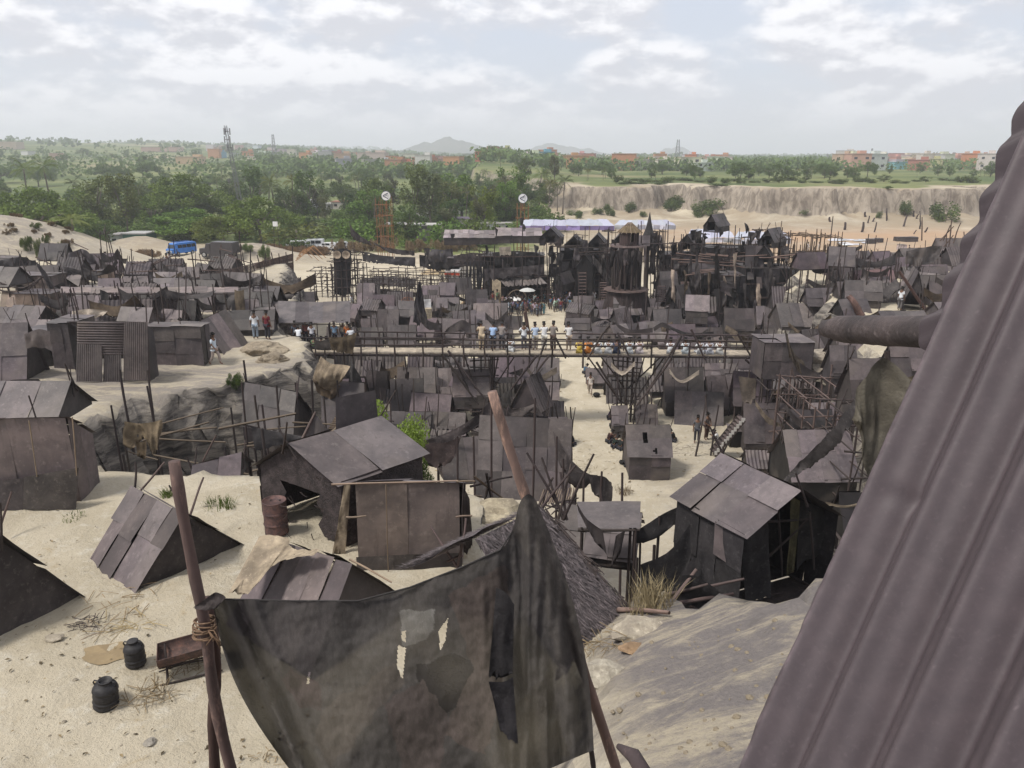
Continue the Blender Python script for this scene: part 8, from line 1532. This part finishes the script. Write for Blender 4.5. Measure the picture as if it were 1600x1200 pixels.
# ================= THE CRUSH OF SMALLER HUTS AND RAGS BETWEEN =================
def free(p, r): return all((p.x - a) ** 2 + (p.y - b) ** 2 > (r + c * .55) ** 2 for a, b, c in HUTS)
STR = [(1380, 1432, 440, 500), (1245, 1290, 380, 400), (330, 380, 510, 575), (776, 905, 462, 508), (878, 948, 556, 770), (1030, 1162, 664, 740), (600, 622, 560, 640), (930, 1040, 690, 760)]
FILL = [('behind the left half of the footbridge', 552, 775, 478, 546, 26), ('behind the right half of the footbridge', 905, 1205, 480, 548, 34), ('below the left half of the footbridge', 530, 870, 556, 690, 18), ('on the right below the footbridge', 1030, 1330, 556, 700, 22), ('on the left plateau', 0, 430, 424, 522, 34), ('on the right plateau', 1285, 1500, 405, 500, 26), ('at the foot of the right dark houses', 1030, 1300, 440, 486, 20)]
AD = ['low dark', 'ribbed', 'pale', 'purple', 'black-ended']
for where, x0, x1, y0, y1, n in FILL:
    made = tries = 0
    while made < n and tries < 500:
        tries += 1; px, py = U(x0, x1), U(y0, y1)
        if any(a < px < b and c < py < d for a, b, c, d in STR): continue
        p = gp(px, py); W = U(1.7, 3.1)
        if not free(p, W * .45): continue
        made += 1; H = U(1.2, 2.0) if 'plateau' in where else U(1.3, 2.8); ya = math.radians(random.choice((U(-14, 14), U(-14, 14), U(-60, 60)))); r = V((math.cos(ya), math.sin(ya), 0)); nn = V((-r.y, r.x, 0)); d = U(1.6, 2.6); ad = random.choice(AD); k_ = dict(zip(AD, (.5, .8, 1.35, .9, .75)))[ad]
        lift = U(.8, 2.2) if rnd() < (.08 if 'plateau' in where else .3) else 0; p = p + V((0, 0, lift)); zf = p.z + (U(.2, .5) * H if rnd() < .5 else .05); q = p + V((0, 0, H))
        hut('%s small hut packed among others %s' % (ad, where), q - r * W / 2, q + r * W / 2, -nn * d / 2, nn * d / 2, p.z - .05, zf, zf, nu=random.choice((2, 3)), nv=random.choice((1, 2)), col=(k_ if ad != 'purple' else (.98, .86, .95)), wcol=.2 if ad == 'black-ended' else None, corr=.28 if ad == 'ribbed' else 0, sticks=random.choice((1, 2, 3)), group='%s small huts %s' % (ad, where), stilt=lift > 0)
    for k in range(n // 2):
        px, py = U(x0, x1), U(y0, y1)
        if any(a < px < b and c < py < d for a, b, c, d in STR): continue
        p = gp(px, py) + V((0, 0, U(1.6, 2.6))); L = U(1.5, 4); sag = U(.3, .8); y_ = p.y
        def pr(w): # back to a pixel
            dd = dep(w); return (800 + F * w.x / dd, 600 + F * ((CH - w.z) * CT - w.y * ST) / dd, w.y)
        top_ = [pr(p), pr(p + V((L / 2, U(-.5, .5), -sag))), pr(p + V((L, U(-.8, .8), U(-.3, .4))))]; bot_ = [pr(p + V((.1, 0, -U(.3, 1.2)))), pr(p + V((L / 2, U(-.5, .5), -sag - U(.2, 1.0)))), pr(p + V((L, U(-.8, .8), -U(.3, 1.0))))]
        kd = random.choice(('dark', 'dark', 'grey', 'brown')); m_, c_ = dict(dark=('tarp', (1.3, 1.25, 1.25)), grey=('sheet', (.75, .74, .74)), brown=('burlap', (.36, .32, .29)))[kd]
        drape('%s cloth sagging between poles %s' % (kd, where), top_, bot_, y_, mat=m_, col=c_, wr=.18, ragged=.45, nu=14, nv=7, group='%s cloths %s' % (kd, where), freq=2)
        for e in (p, p + V((L, 0, 0))): tpole((e.x, e.y, gh(e.x, e.y) - .1), e + V((0, 0, .3)), .045, 'thin pole holding a sagging cloth ' + where, 'cloth pole', 'cloth_pole', group='cloth poles ' + where)
    for k in range(int(n * .7)):
        px, py = U(x0, x1), U(y0, y1)
        if any(a < px < b and c < py < d for a, b, c, d in STR): continue
        p = gp(px, py); tpole(p - V((0, 0, .1)), p + V((U(-.5, .5), U(-.4, .4), U(2.4, 5.0))), U(.035, .055), 'tall thin bare pole sticking up ' + where, 'bare pole', 'bare_pole', group='tall bare poles ' + where)
